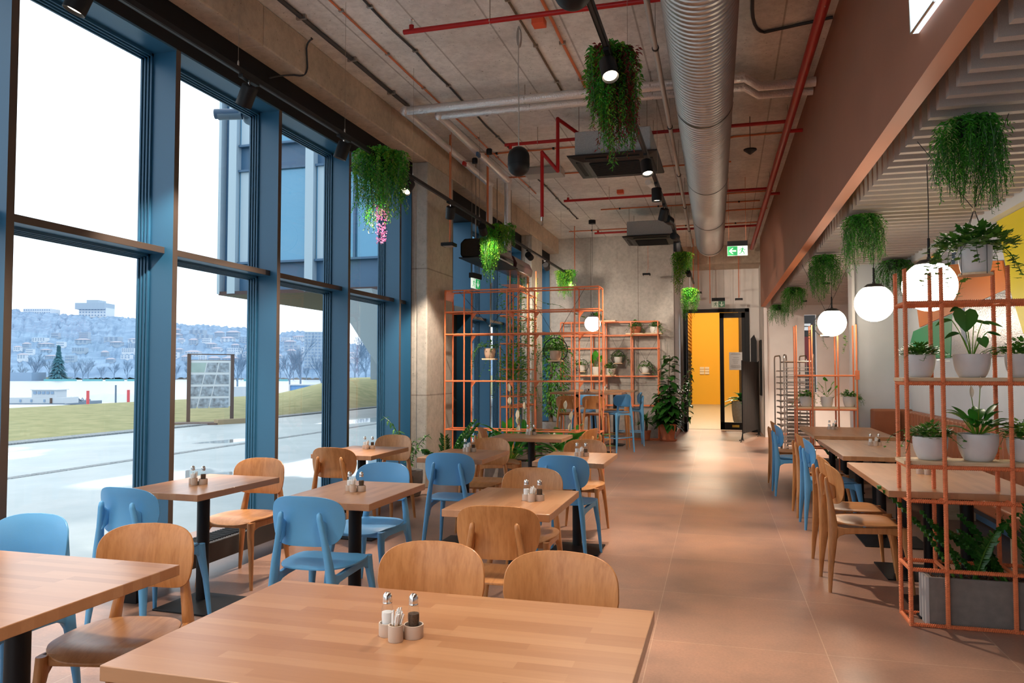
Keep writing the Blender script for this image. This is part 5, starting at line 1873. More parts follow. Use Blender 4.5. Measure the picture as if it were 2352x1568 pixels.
p = at_y(1190, 610, 12.9)
hanging(p, 0.17, 0.50, 90, 'trailing fern standing on top of the ivy tower frame', 14, ('leaf_fern', 'leaf_lime'), (0.7, 0.3), 0.045, 0.5, 0.02, up=0.05, lobes=3)
# on the aisle track
p = V3(TR2X, 4.75, TR2Z)
hanging(p + V3(0, 0, 0.02), 0.155, 1.0, 260, 'long hanging plant of green and dark red leaves over the aisle', 15, ('leaf_fern', 'leaf_red', 'leaf_lime'), (0.55, 0.25, 0.20), 0.040, 0.42, 0.011, up=0.10, lobes=2)
p = V3(TR2X, 12.6, TR2Z)
hanging(p + V3(0, 0, -0.05), 0.16, 0.80, 120, 'lime hanging plant with round leaves over the far aisle', 16, ('leaf_lime', 'leaf_fern'), (0.7, 0.3), 0.042, 0.8, 0.022, up=0.05, lobes=3)
p = V3(TR2X, 15.3, TR2Z)
hanging(p + V3(0.0, 0, -0.35), 0.17, 0.75, 110, 'last hanging plant with spiky leaves before the doors', 17, ('leaf_fern', 'leaf_lime'), (0.6, 0.4), 0.05, 0.5, 0.024, up=0.06, lobes=2, attach=0.34)
# under the felt ceiling
for k, (px, py, y_, rad, ln_, n_, lab) in enumerate(((2225, 225, 4.75, 0.19, 0.60, 230, 'largest fern under the felt ceiling, nearest'), (1982, 485, 7.45, 0.175, 0.60, 190, 'second fern from us under the felt ceiling'),
                                                (1893, 578, 9.9, 0.19, 0.58, 170, 'third fern from us under the felt ceiling'), (1823, 660, 13.6, 0.20, 0.56, 130, 'fourth fern from us under the felt ceiling'),
                                                (1788, 700, 17.0, 0.20, 0.55, 100, 'farthest and smallest fern under the felt ceiling'), (2055, 604, 10.6, 0.24, 0.52, 140, 'dark fern in the corner by the mural'))):
    q = r_y(px, py + 10, y_)
    q.z = min(q.z, 2.89)
    hanging(rw(q.x, q.y, 2.86), rad, ln_, n_, lab, 30 + k, ('leaf_fern', 'leaf_pale') if k != 5 else ('leaf_dark', 'leaf_fern'), (0.9, 0.1) if k != 5 else (0.5, 0.5), 0.034 if k < 2 else 0.042, 0.32, 0.011 if k < 2 else 0.016, 'ferns under the felt ceiling', up=0.01, lobes=3)


# ---------------------------------------------------------------- pots
def pot(t, r, h, m_, taper=0.72, z=0.0, rim=False, c=(0, 0)):
    pr = [(r * taper * 0.86, z), (r * taper * 0.93, z + h * 0.015), (r * (taper + (1 - taper) * 0.22), z + h * 0.14), (r * (taper + (1 - taper) * 0.66), z + h * 0.36), (r * (taper + (1 - taper) * 0.92), z + h * 0.60), (r * 1.0, z + h * 0.82), (r * 0.985, z + h)]
    if rim:
        pr = [(r * taper * 0.9, z), (r * taper, z + 0.004), (r * 0.92, z + h * 0.78), (r * 1.0, z + h * 0.80), (r * 1.02, z + h)]
    pr += [(pr[-1][0] - 0.008, z + h), (pr[-1][0] - 0.012, z + h - 0.02), (0.0003, z + h - 0.025)]
    MB().lathe(pr, (c[0], c[1], 0), 30, cap=False).build('pot', m_, t, smooth=True)
    MB().lathe([(r * 0.93, z + h - 0.02), (0.0003, z + h - 0.012)], (c[0], c[1], 0), 20, cap=False).build('soil', 'soil', t)


def ivy_strand(mb, p0, dir0, L, rd, leaf=0.03, droop=1.0, mi=0, dens=0.022, stem=None, wav=0.02):
    pts = []
    d = Vector(dir0).normalized(); p = Vector(p0)
    k = max(3, int(L / dens))
    for j in range(k):
        d = (d + V3(rd.uniform(-0.25, 0.25), rd.uniform(-0.25, 0.25), -0.16 * droop + rd.uniform(-0.1, 0.1))).normalized()
        p = p + d * (L / k)
        pts.append(p.copy())
        az = rd.uniform(0, 2 * PI)
        dr = V3(math.cos(az), math.sin(az), rd.uniform(-0.5, 0.5))
        s = leaf * rd.uniform(0.6, 1.2)
        star(mb, p, dr, s, rd, mi)
    if stem is not None and len(pts) > 1:
        stem.tube([p0] + pts[::2], 0.0016, 3, cap=False)


def star(mb, p, dr, s, rd, mi=0):
    """a lobed ivy leaf as one small fan"""
    dr = dr.normalized()
    side = dr.cross(V3(0, 0, 1))
    if side.length < 1e-3: side = V3(1, 0, 0)
    side.normalize()
    nz = side.cross(dr)
    c = p + dr * s * 0.35
    out = [(-0.1, 0.0), (0.05, 0.42), (0.35, 0.30), (0.55, 0.50), (0.65, 0.20), (1.0, 0.0), (0.65, -0.20), (0.55, -0.50), (0.35, -0.30), (0.05, -0.42)]
    vs = [c] + [p + dr * s * a + side * s * b + nz * (-0.15 * s * abs(b)) for a, b in out]
    mb.add(vs, [(0, i + 1, (i + 1) % 10 + 1) for i in range(10)], mi)


def bush(mb, c, r, h, n, rd, leaf, mi=0, kind='ivy'):
    for i in range(n):
        a = rd.uniform(0, 2 * PI); u = math.sqrt(rd.random()); z = rd.random()
        p = c + V3(r * u * math.cos(a), r * u * math.sin(a), h * z * (1 - 0.6 * u * u))
        dr = V3(math.cos(a) * (0.3 + u), math.sin(a) * (0.3 + u), rd.uniform(-0.1, 0.8))
        s = leaf * rd.uniform(0.6, 1.2)
        if kind == 'ivy': star(mb, p, dr, s, rd, mi)
        else: mb.leaf(p, dr, dr.cross(V3(0, 0, 1)) + V3(0.01, 0, 0), s, s * 0.45, 0.2, mi)


def ivy_pot(loc, r, h, label, seed, trail=5, tl=0.3, m_='pot_grey', leaf=0.032, n=170, side=None, group='potted ivies', mound=1.0, scale_r=1.15):
    t = thing('potted_ivy', label, 'potted plant', loc, 0, group)
    pot(t, r, h, m_)
    rd = random.Random(seed)
    mb = MB(); st = MB()
    bush(mb, V3(0, 0, h - 0.005), r * scale_r, r * 1.25 * mound, int(n * 1.3), rd, leaf)
    for i in range(trail):
        a = side[0] + rd.uniform(-side[1], side[1]) if side else rd.uniform(0, 2 * PI)
        ivy_strand(mb, V3(r * 0.7 * math.cos(a), r * 0.7 * math.sin(a), h + 0.03), (math.cos(a), math.sin(a), rd.uniform(-0.05, 0.5)), tl * rd.uniform(0.6, 1.2), rd, leaf, 1.0, stem=st)
    mb.build('foliage', 'leaf_ivy', t)
    st.build('stems', 'leaf_dark', t)
    return t


def lily(loc, r, h, label, seed, n=26, L=0.34, m_='pot_grey', spathes=3, potted=True, sp_h=0.36, W=0.075, group='peace lilies', mat_='leaf_lily', z0=0.0):
    t = thing('peace_lily', label, 'potted plant', loc, 0, group)
    if potted: pot(t, r, h, m_)
    rd = random.Random(seed)
    mb = MB(); st = MB(); sp = MB()
    for i in range(n):
        a = 2 * PI * i / n * 2.4 + rd.uniform(-0.2, 0.2)
        el = rd.uniform(0.35, 1.25)
        ll = L * rd.uniform(0.6, 1.05)
        d = V3(math.cos(a) * math.cos(el), math.sin(a) * math.cos(el), math.sin(el))
        p = V3(0.02 * math.cos(a), 0.02 * math.sin(a), h + z0)
        q = p + d * ll * 0.40
        st.tube([p, q], 0.0028, 4, cap=False)
        mb.blade(q, (d + V3(math.cos(a) * 0.4, math.sin(a) * 0.4, 0)).normalized(), d.cross(V3(0, 0, 1)) + V3(0.001, 0, 0), ll * 0.75, W * rd.uniform(0.7, 1.1), rd.uniform(0.15, 0.5), 0, 6)
    mb.build('leaves', mat_, t, smooth=True)
    for i in range(spathes):
        a = rd.uniform(0, 2 * PI); e = V3(math.cos(a) * 0.06 * (i + 0.5), math.sin(a) * 0.07, sp_h * (1.1 - 0.22 * i))
        b_ = V3(0, 0, h + z0)
        st.tube([b_, b_ + e * 0.6, b_ + e], 0.0022, 4)
        sp.blade(b_ + e, V3(0.15 * math.cos(a), 0.15 * math.sin(a), 1), V3(1, 0, 0), 0.11 if potted is False else 0.07, 0.05 if potted is False else 0.022, 0.0, 0, 5, 0.5)
    st.build('stalks', 'leaf_lime', t)
    if spathes: sp.build('spathe', 'spathe', t, smooth=True)
    return t


def zz(mb, st, base, rd, n=6, L=0.5, leaf=0.07, lean=None, W=0.5):
    for i in range(n):
        a = rd.uniform(0, 2 * PI) if lean is None else lean[0] + rd.uniform(-lean[1], lean[1])
        el = rd.uniform(0.75, 1.35)
        ll = L * rd.uniform(0.7, 1.1)
        d = V3(math.cos(a) * math.cos(el), math.sin(a) * math.cos(el), math.sin(el))
        ex = V3(math.cos(a), math.sin(a), -0.2)
        pts = [base + V3(rd.uniform(-0.03, 0.03), rd.uniform(-0.03, 0.03), 0)]
        k = 9
        for j in range(1, k + 1):
            u = j / k
            pts.append(pts[0] + d * ll * u + ex * ll * 0.25 * u * u)
        st.tube(pts, [0.008 - 0.006 * j / k for j in range(k + 1)], 6)
        side0 = d.cross(V3(0, 0, 1)).normalized()
        for j in range(2, 2 * k + 1):
            u = j / 2
            q = int(min(u, k - 1)); p = pts[q].lerp(pts[q + 1], u - q)
            tg = (pts[q + 1] - pts[q]).normalized()
            for s_ in (-1, 1):
                dr = (side0 * s_ * 0.9 + tg * 0.8 + V3(0, 0, rd.uniform(-0.15, 0.35))).normalized()
                s = leaf * rd.uniform(0.75, 1.1) * (1 if u < k - 1 else 0.8)
                mb.leaf(p, dr, tg.cross(dr), s, s * W, 0.05, 0, 0.15, 0.5)


# --- pots on the near shelf (turned frame)
def near_pot_loc(px, z_):
    q = r_y(px, 900, 4.98)
    return rw(q.x, 4.98, z_)


zs1, zs2 = 1.418, 0.938
ivy_pot(near_pot_loc(2114, zs1), 0.083, 0.135, 'grey pot of ivy on the upper board of the near shelf, left', 41, 6, 0.16, leaf=0.026, n=330, mound=0.75)
t = thing('potted_monstera', 'young split leaf plant in a grey pot, middle of the upper board', 'potted plant', near_pot_loc(2234, zs1))
pot(t, 0.096, 0.135, 'pot_grey', 0.74)
mb = MB(); st = MB()


def heart(mb, c, d, nrm, s, mi=0, cup=0.12):
    d = d.normalized(); side = nrm.cross(d).normalized(); nrm = d.cross(side)
    out = [(-0.12, 0.0), (-0.30, 0.22), (-0.22, 0.48), (0.08, 0.60), (0.42, 0.50), (0.75, 0.25), (1.0, 0.0), (0.75, -0.25), (0.42, -0.50), (0.08, -0.60), (-0.22, -0.48), (-0.30, -0.22)]
    vs = [c + d * s * 0.2] + [c + d * s * a + side * s * b + nrm * (cup * s * abs(b)) for a, b in out]
    mb.add(vs, [(0, i + 1, (i + 1) % 12 + 1) for i in range(12)], mi)


for (ex, ez, ey, s, tilt) in ((-0.035, 0.235, -0.02, 0.115, 0.1), (0.045, 0.085, -0.04, 0.055, 0.4)):
    b0 = V3(ex * 0.1, 0, 0.125); e = V3(ex, ey, 0.135 + ez)
    st.tube(bez(b0, b0.lerp(e, 0.5) + V3(0, 0, 0.03), e, 6), 0.003, 5)
    sg = 1 if ex >= 0 else -1
    heart(mb, e, V3(sg * 0.5 * tilt, -0.25, -0.9 + tilt * 0.3), V3(0.1, -1, 0.35), s)
for (ex, ez, ey, L_, sg) in ((0.06, 0.19, 0.0, 0.10, 1), (0.09, 0.13, 0.02, 0.07, 1), (-0.10, 0.20, 0.0, 0.10, -1), (-0.07, 0.12, -0.03, 0.09, -1), (-0.05, 0.27, 0.03, 0.06, -1), (0.03, 0.20, 0.05, 0.08, 1)):
    b0 = V3(ex * 0.1, 0, 0.125); e = V3(ex, ey, 0.135 + ez)
    st.tube(bez(b0, b0.lerp(e, 0.5) + V3(0, 0, 0.04), e, 6), 0.0026, 5)
    mb.blade(e, V3(sg, -0.3, 0.1), V3(0.1, 0.8, 0.6), L_, 0.035, 0.45, 0, 5)
mb.build('leaves', 'leaf_dark', t); st.build('stalks', 'leaf_lime', t)
ivy_pot(near_pot_loc(2348, zs1), 0.083, 0.135, 'grey pot of ivy on the upper board, cut by the right edge', 43, 8, 0.26, leaf=0.028, n=260, side=(2.9, 0.7))
ivy_pot(near_pot_loc(2134, zs2), 0.094, 0.135, 'grey pot of ivy on the lower board of the near shelf, left', 44, 8, 0.24, leaf=0.028, n=330, mound=0.75)
lily(near_pot_loc(2243, zs2), 0.106, 0.155, 'peace lily in a grey pot on the lower board of the near shelf', 45, 30, 0.24, spathes=2, sp_h=0.24, W=0.05)
ivy_pot(near_pot_loc(2352, zs2), 0.094, 0.135, 'grey pot of ivy on the lower board, cut by the right edge', 46, 9, 0.28, leaf=0.028, n=260)
# planter box under the near shelf
pb = thing('planter_box', 'grey fibre cement planter with grooved end inside the near shelf', 'planter', rw(1.17, 4.885), TH)
L_, W2_, H_ = 0.95, 0.19, 0.275
MB().add([(0, 0, 0), (L_, 0, 0), (L_, W2_, 0), (0, W2_, 0), (0, 0, H_), (L_, 0, H_), (L_, W2_, H_), (0, W2_, H_), (0.02, 0.02, H_), (L_ - 0.02, 0.02, H_), (L_ - 0.02, W2_ - 0.02, H_), (0.02, W2_ - 0.02, H_), (0.02, 0.02, H_ - 0.03), (L_ - 0.02, 0.02, H_ - 0.03), (L_ - 0.02, W2_ - 0.02, H_ - 0.03), (0.02, W2_ - 0.02, H_ - 0.03)],
         [(3, 2, 1, 0), (0, 1, 5, 4), (1, 2, 6, 5), (2, 3, 7, 6), (3, 0, 4, 7), (4, 5, 9, 8), (5, 6, 10, 9), (6, 7, 11, 10), (7, 4, 8, 11), (8, 9, 13, 12), (9, 10, 14, 13), (10, 11, 15, 14), (11, 8, 12, 15), (12, 13, 14, 15)]).build('box', 'fibre_cement', pb, bevel=0.003)
q = MB()
for j in range(3):
    q.prism([(-0.014, 0.01 + j * 0.06), (-0.014, 0.045 + j * 0.06), (0.0, 0.058 + j * 0.06), (0.0, -0.002 + j * 0.06)], 0.0, H_, 'Z')
mat('cement_pale', (0.40, 0.385, 0.37), 0.8)
q.build('grooved_end', 'cement_pale', pb)
rd = random.Random(4)
q = MB()
for j in range(260):
    q.sphere((rd.uniform(0.03, L_ - 0.03), rd.uniform(0.03, W2_ - 0.03), H_ - 0.02 + rd.uniform(-0.004, 0.006)), rd.uniform(0.005, 0.009), 6)
o = q.build('clay_pebbles', 'pebble' if 'pebble' in MATS else mat('pebble', (0.16, 0.08, 0.045), 0.9).name, pb); o['kind'] = 'stuff'
zt_ = thing('zz_plant', 'dark glossy leafed plant growing from the grey planter box', 'plant', rw(1.45, 4.98, H_ - 0.02), TH)
mb = MB(); st = MB(); rd = random.Random(8)
for bx_, n_, ln_, lean in ((-0.10, 2, 0.52, (PI, 0.25)), (0.0, 3, 0.40, None), (0.12, 4, 0.42, (PI - 0.2, 0.9)), (0.26, 3, 0.46, None), (0.35, 2, 0.40, None)):
    zz(mb, st, V3(bx_, 0, 0), rd, n_, ln_, 0.060, lean, 0.62)
mb.build('leaves', 'leaf_dark', zt_); st.build('stems', 'leaf_ivy', zt_)

# hanging ivy bowl over the near shelf
q = r_y(2240, 595, 4.75)
hp = thing('hanging_ivy', 'ivy in a grey pot hanging on black cords over the near shelf', 'hanging plant', rw(q.x, q.y, q.z - 0.08), TH)
pot(hp, 0.085, 0.15, 'pot_grey', 0.85)
MB().lathe([(0.0003, -0.014), (0.085, -0.012), (0.085, 0.0), (0.0003, 0.0)], n=20).build('plate', 'shelf_pine', hp)
bz = 0.36
q = MB()
for a_ in range(4):
    an = a_ * PI / 2 + 0.4
    q.tube([(0.086 * math.cos(an), 0.086 * math.sin(an), -0.01), (0.088 * math.cos(an), 0.088 * math.sin(an), 0.15), (0, 0, bz)], 0.0018, 5)
q.tube([(0, 0, bz), (-0.16, 0.5, 2.90 - hp.location.z)], 0.0022, 5).tube([(0, 0, bz), (0.20, 0.05, 2.90 - hp.location.z)], 0.0022, 5)
q.build('cords', 'black_cable', hp)
MB().sphere((0, 0, bz), 0.012, 12).build('bead', 'shelf_pine', hp, smooth=True)
mb = MB(); st = MB(); rd = random.Random(21)
bush(mb, V3(0, 0, 0.14), 0.19, 0.13, 420, rd, 0.042)
for i in range(26):
    a = rd.uniform(0, 2 * PI)
    ivy_strand(mb, V3(0.06 * math.cos(a), 0.06 * math.sin(a), 0.17), (math.cos(a), math.sin(a), rd.uniform(0.0, 0.7)), rd.uniform(0.16, 0.38), rd, 0.042, 1.1, stem=st)
mb.build('foliage', 'leaf_ivy', hp); st.build('stems', 'leaf_dark', hp)


# --- ring hangers with a pot
def ring_pot(p, R_, lab, seed, m_='pot_white', zc=2.9, spread=0.35, n=120, trail=8, tl=0.35, leaf=0.04, cords=True, ring=True, pr=0.075, ph=0.12):
    t = thing('ring_planter', lab, 'hanging plant', p, 0, 'pots hanging in the orange frames')
    if ring:
        MB().tube([(R_ * math.sin(a), 0, R_ + R_ * -math.cos(a) - 0.02) for a in [2 * PI * i / 40 for i in range(40)]], 0.006, 6, closed=True).build('ring', 'black_metal', t, smooth=True)
    MB().bx(-0.09, 0.09, -0.06, 0.06, -0.012, 0.006).build('board', 'shelf_pine', t)
    pot(t, pr, ph, m_, 0.75, 0.006)
    top = 2 * R_ - 0.02 if ring else 0.42
    q = MB()
    if not ring:
        for s_ in (-1, 1): q.tube([(s_ * 0.085, 0, 0), (0, 0, top)], 0.002, 4)
    q.tube([(0, 0, top), (-spread, 0, zc)], 0.0025, 4).tube([(0, 0, top), (spread, 0, zc)], 0.0025, 4)
    q.build('cords', 'black_cable', t)
    MB().sphere((0, 0, top + 0.01), 0.014, 10).build('bead', 'paper', t, smooth=True)
    mb = MB(); st = MB(); rd = random.Random(seed)
    bush(mb, V3(0, 0, ph), pr * 1.8, 0.14, n, rd, leaf)
    for i in range(trail):
        a = rd.uniform(0, 2 * PI)
        ivy_strand(mb, V3(0.04 * math.cos(a), 0.04 * math.sin(a), ph + 0.03), (math.cos(a), math.sin(a) * 0.4, 0.4), tl * rd.uniform(0.6, 1.3), rd, leaf, 1.2, stem=st)
    mb.build('foliage', 'leaf_ivy', t); st.build('stems', 'leaf_dark', t)
    return t


ztop3 = zm[0]
p = at_y(1125, 824, 9.45); ring_pot(p, 0.16, 'peach pot of trailing ivy hanging left in the middle orange frame', 51, 'pot_peach', ztop3 - p.z, 0.42, 90, 9, 0.45, 0.032, ring=False, pr=0.075, ph=0.13)
p = at_y(1276, 828, 9.45); ring_pot(p, 0.155, 'peach pot in a black ring, right in the middle orange frame', 52, 'pot_peach', ztop3 - p.z, 0.38, 170, 16, 0.40, 0.036)
for px, py, lab, sd in ((1420, 834, 'white pot in a black ring on the wall frame, middle', 53), (1483, 857, 'white pot in a black ring on the wall frame, right', 54), (1336, 853, 'white pot in a black ring on the wall frame, left', 55)):
    p = at_y(px, py, YK + 0.12)
    ring_pot(p, 0.145, lab, sd, 'pot_white', zb_[1] + 0.28 - p.z if px != 1483 else zb_[1] - p.z, 0.30, 90, 7, 0.35, 0.045, pr=0.09, ph=0.13)
p = r_y(1899, 770, 10.86)
t_ = ring_pot(rw(p.x, p.y, p.z), 0.16, 'white pot in a black ring behind the farthest globe lamp', 56, 'pot_white', 2.9 - p.z, 0.30, 60, 3, 0.5, 0.04)
# --- shelf pots on the wall frame
for px, py, lab, sd, m_, r_, h_ in ((1460, 767, 'terracotta pot with leafy plant on the top right board of the wall frame', 57, 'terracotta', 0.12, 0.16), (1505, 767, 'white pot with ivy at the right end of the wall frame top board', 58, 'pot_white', 0.11, 0.15),
                                (1402, 861, 'white pot with low ivy on the middle board of the wall frame', 59, 'pot_white', 0.11, 0.145), (1368, 737, 'trailing ivy on the top board behind the far globe lamp', 60, 'pot_white', 0.08, 0.10)):
    p = at_y(px, py, YK + 0.13)
    ivy_pot(p, r_, h_, lab, sd, 5, 0.3, m_, 0.05, 90, side=(-PI / 2, 1.2), group='pots on the wall frame')
p = at_y(1370, 861, YK + 0.14)
t = thing('potted_calathea', 'white pot with a few large upright leaves on the middle board', 'potted plant', p)
pot(t, 0.10, 0.18, 'pot_white')
mb = MB(); st = MB()
for (ex, ez, s) in ((-0.06, 0.18, 0.12), (-0.02, 0.26, 0.12), (0.07, 0.14, 0.08), (-0.10, 0.10, 0.08), (0.10, 0.20, 0.07)):
    b0 = V3(ex * 0.2, 0, 0.17); e = V3(ex, 0, 0.17 + ez)
    st.tube([b0, e], 0.004, 4); heart(mb, e, V3(ex * 2 + 0.1, -0.2, 0.9), V3(0.1, -1, 0.2), s)
mb.build('leaves', 'leaf_fern', t); st.build('stalks', 'leaf_lime', t)
# yucca in a terracotta pot
p = at_y(1483, 1004, YK - 0.02); p.z = 0.014
t = thing('potted_yucca', 'small palm like yucca in a terracotta pot at the wall frame foot', 'potted plant', p)
pot(t, 0.115, 0.20, 'terracotta', 0.75, rim=True)
MB().tube([(0, 0, 0.18), (0.01, 0, 0.38)], 0.018, 8).tube([(0.02, 0, 0.18), (0.04, 0.01, 0.30)], 0.014, 8).build('trunk', 'bark', t)
mb = MB(); rd = random.Random(9)
for i in range(46):
    a = rd.uniform(0, 2 * PI); el = rd.uniform(-0.1, 1.35)
    d = V3(math.cos(a) * math.cos(el), math.sin(a) * math.cos(el), math.sin(el))
    mb.blade(V3(0.01, 0, 0.38), d, d.cross(V3(0, 0, 1)) + V3(0.001, 0, 0), rd.uniform(0.22, 0.34), 0.035, 0.25, 0, 4)
mb.build('leaves', 'leaf_dark', t)
# rubber fig by the passage corner
p = at_y(1534, 1010, 16.42); p.z = 0.0
t = thing('rubber_fig', 'tall dark leaved rubber fig in a terracotta pot by the passage corner', 'potted plant', p)
pot(t, 0.18, 0.33, 'terracotta', 0.74, 0.03, rim=True)
MB().lathe([(0.17, 0.0), (0.20, 0.03), (0.19, 0.035), (0.15, 0.02), (0.0003, 0.02)], n=28, cap=False).build('saucer', 'terracotta', t, smooth=True)
mb = MB(); st = MB(); rd = random.Random(10)
stems = [[V3(0.02, 0, 0.32), V3(0.05, -0.05, 0.6), V3(-0.05, -0.03, 0.95)], [V3(0, 0, 0.3), V3(-0.02, 0, 0.8), V3(0.03, 0, 1.3), V3(0.06, -0.02, 1.78)], [V3(0.03, 0, 0.3), V3(0.10, 0.03, 0.7), V3(0.04, 0, 1.15)], [V3(-0.03, 0, 0.3), V3(-0.12, 0, 0.6), V3(-0.10, 0.02, 1.0)]]
for s_ in stems:
    st.tube(s_, 0.010, 6)
    k = int(len(s_) * 16)
    for j in range(k):
        u = (j + 1) / k * (len(s_) - 1); q = min(int(u), len(s_) - 2); pp = s_[q].lerp(s_[q + 1], u - q)
        a = j * 2.4 + rd.uniform(-0.3, 0.3)
        d = V3(math.cos(a), math.sin(a) * 0.8, rd.uniform(-0.2, 0.6)).normalized()
        pp = pp + d * 0.05
        mb.blade(pp, d, d.cross(V3(0, 0, 1)), rd.uniform(0.21, 0.29) * (1 - 0.3 * (u / (len(s_) - 1)) * (len(s_) > 3)), 0.14, rd.uniform(0.2, 0.7), 0, 5)
for i in range(9):
    a = rd.uniform(-0.8, 0.9); pts = [V3(0.06, 0, 0.35), V3(0.2 + 0.1 * math.cos(a), 0.1 * math.sin(a), 0.55 + 0.07 * i), V3(0.38 + 0.1 * math.cos(a), 0.2 * math.sin(a), 0.50 + 0.13 * i)]
    st.tube(pts, 0.005, 5)
    for j in range(9):
        pp = pts[1].lerp(pts[2], j / 8)
        d = V3(rd.uniform(-0.3, 1), rd.uniform(-1, 1), rd.uniform(-0.6, 0.5)).normalized()
        mb.blade(pp, d, d.cross(V3(0, 0, 1)) + V3(0.001, 0, 0), rd.uniform(0.10, 0.16), 0.055, 0.2, 0, 4)
mb.build('leaves', 'leaf_dark', t, smooth=True); st.build('stems', 'bark', t)

# --- pots on the far right frame
for k, (px, lab) in enumerate(((1851, 'grey pot of trailing ivy on the far right shelf, left'), (1899, 'grey pot with thin stalked plant on the far right shelf, middle'), (1950, 'grey pot of low ivy on the far right shelf, right'))):
    q = r_y(px, 900, 10.88)
    if k == 1:
        t = thing('potted_monstera', lab, 'potted plant', rw(q.x, 10.88, 0.988))
        pot(t, 0.077, 0.135, 'pot_grey', 0.8)
        mb = MB(); st = MB()
        for (ex, ez, s) in ((-0.07, 0.14, 0.10), (0.06, 0.16, 0.07), (0.11, 0.12, 0.06), (-0.02, 0.22, 0.06), (0.03, 0.08, 0.07)):
            b0 = V3(0, 0, 0.12); e = V3(ex, -0.02, 0.135 + ez)
            st.tube([b0, e], 0.0025, 4); heart(mb, e, V3(ex * 4, -0.3, 0.3), V3(0, -0.6, 1), s)
        ivy_strand(mb, V3(0, 0, 0.13), (-0.6, 0, 1), 0.3, random.Random(3), 0.04, 0.3, stem=st)
        mb.build('leaves', 'leaf_fern', t); st.build('stalks', 'leaf_lime', t)
    else:
        ivy_pot(rw(q.x, 10.88, 0.988), 0.077, 0.135, lab, 61 + k, 6, 0.28, 'pot_grey', 0.04, 80, group='pots on the far right shelf')
q = rw(1.75, 10.3)
t = thing('planter_box', 'dark grey planter box behind the middle bench side table', 'planter', rw(1.3, 10.9), TH)
MB().bx(0, 0.5, -0.09, 0.09, 0.02, 0.30).build('box', 'fibre_cement', t, bevel=0.004)
mb = MB(); st = MB(); zz(mb, st, V3(0.2, 0, 0.28), random.Random(2), 4, 0.35, 0.06)
mb.build('leaves', 'leaf_dark', t); st.build('stems', 'leaf_ivy', t)

# --- planters in and beside the middle frame
for k, (x0_, x1_, lab) in enumerate(((-3.0, -2.35, 'grey planter box inside the middle orange frame, left'), (-2.30, -1.65, 'grey planter box inside the middle orange frame, right'))):
    t = thing('planter_box', lab, 'planter', ((x0_ + x1_) / 2, YM + 0.15, 0.02), 0, 'planters in the middle frame')
    MB().bx(-0.31, 0.31, -0.12, 0.12, 0, 0.30).build('box', 'fibre_cement', t, bevel=0.004)
    MB().bx(-0.29, 0.29, -0.10, 0.10, 0.30, 0.306).build('soil', 'soil', t)
    lily(V3((x0_ + x1_) / 2, YM + 0.15, 0.30), 0.1, 0.02, ('peace lily with white spathes in the left planter of the middle frame', 'peace lily with white spathes in the right planter of the middle frame')[k], 70 + k, 44, 0.72, spathes=4, potted=False, sp_h=0.80 if k == 0 else 0.6, W=0.10, mat_='leaf_lily')
lily(at_y(1205, 1000, 10.9), 0.1, 0.0, 'paler peace lily behind the middle orange frame', 73, 24, 0.5, spathes=3, potted=False, sp_h=0.5, W=0.09)
bpy.data.objects[[o.name for o in bpy.data.objects if o.get('label') == 'paler peace lily behind the middle orange frame'][0]].location.z = 0.35
t = thing('planter_box', 'grey planter box behind the middle frame beneath the paler lily', 'planter', (at_y(1205, 1000, 10.9).x, 10.9, 0))
MB().bx(-0.3, 0.3, -0.12, 0.12, 0, 0.35).build('box', 'fibre_cement', t, bevel=0.004)
# low plants at the foot of the first column
t = thing('zz_plant', 'dark leafy plant in a pale pot at the foot of the first column', 'potted plant', (-3.22, 8.55, 0.0))
pot(t, 0.19, 0.34, 'pot_grey', 0.8)
mb = MB(); st = MB(); rd = random.Random(14)
zz(mb, st, V3(0.05, 0, 0.32), rd, 5, 0.62, 0.085, (0.3, 0.9), 0.6)
zz(mb, st, V3(0, 0, 0.32), rd, 3, 0.35, 0.10, None, 0.8)
mb.build('leaves', 'leaf_dark', t); st.build('stems', 'leaf_ivy', t)
t = thing('trailing_plant', 'long arching plant with narrow leaves against the first column', 'potted plant', (-3.60, 8.35, 0.0))
pot(t, 0.16, 0.30, 'fibre_cement', 0.85)
mb = MB(); st = MB(); rd = random.Random(15)
for (ex, ey, ez) in ((-0.34, 0.0, 0.62), (-0.20, 0.1, 0.45), (0.25, 0.0, 0.42), (0.10, -0.1, 0.35)):
    pts = bez(V3(0, 0, 0.28), V3(ex * 0.3, ey, 0.30 + ez * 0.8), V3(ex, ey, 0.3 + ez), 14)
    st.tube(pts, 0.004, 5)
    for j in range(2, 14):
        for s_ in (-1, 1):
            d = V3(rd.uniform(-0.7, 0.7) + s_ * 0.5, rd.uniform(-0.8, 0.8), rd.uniform(-0.7, 0.3))
            mb.leaf(pts[j], d, d.cross(V3(0, 0, 1)) + V3(0.01, 0, 0), 0.075, 0.028, 0.2)
mb.build('leaves', 'leaf_ivy', t); st.build('stems', 'leaf_dark', t)

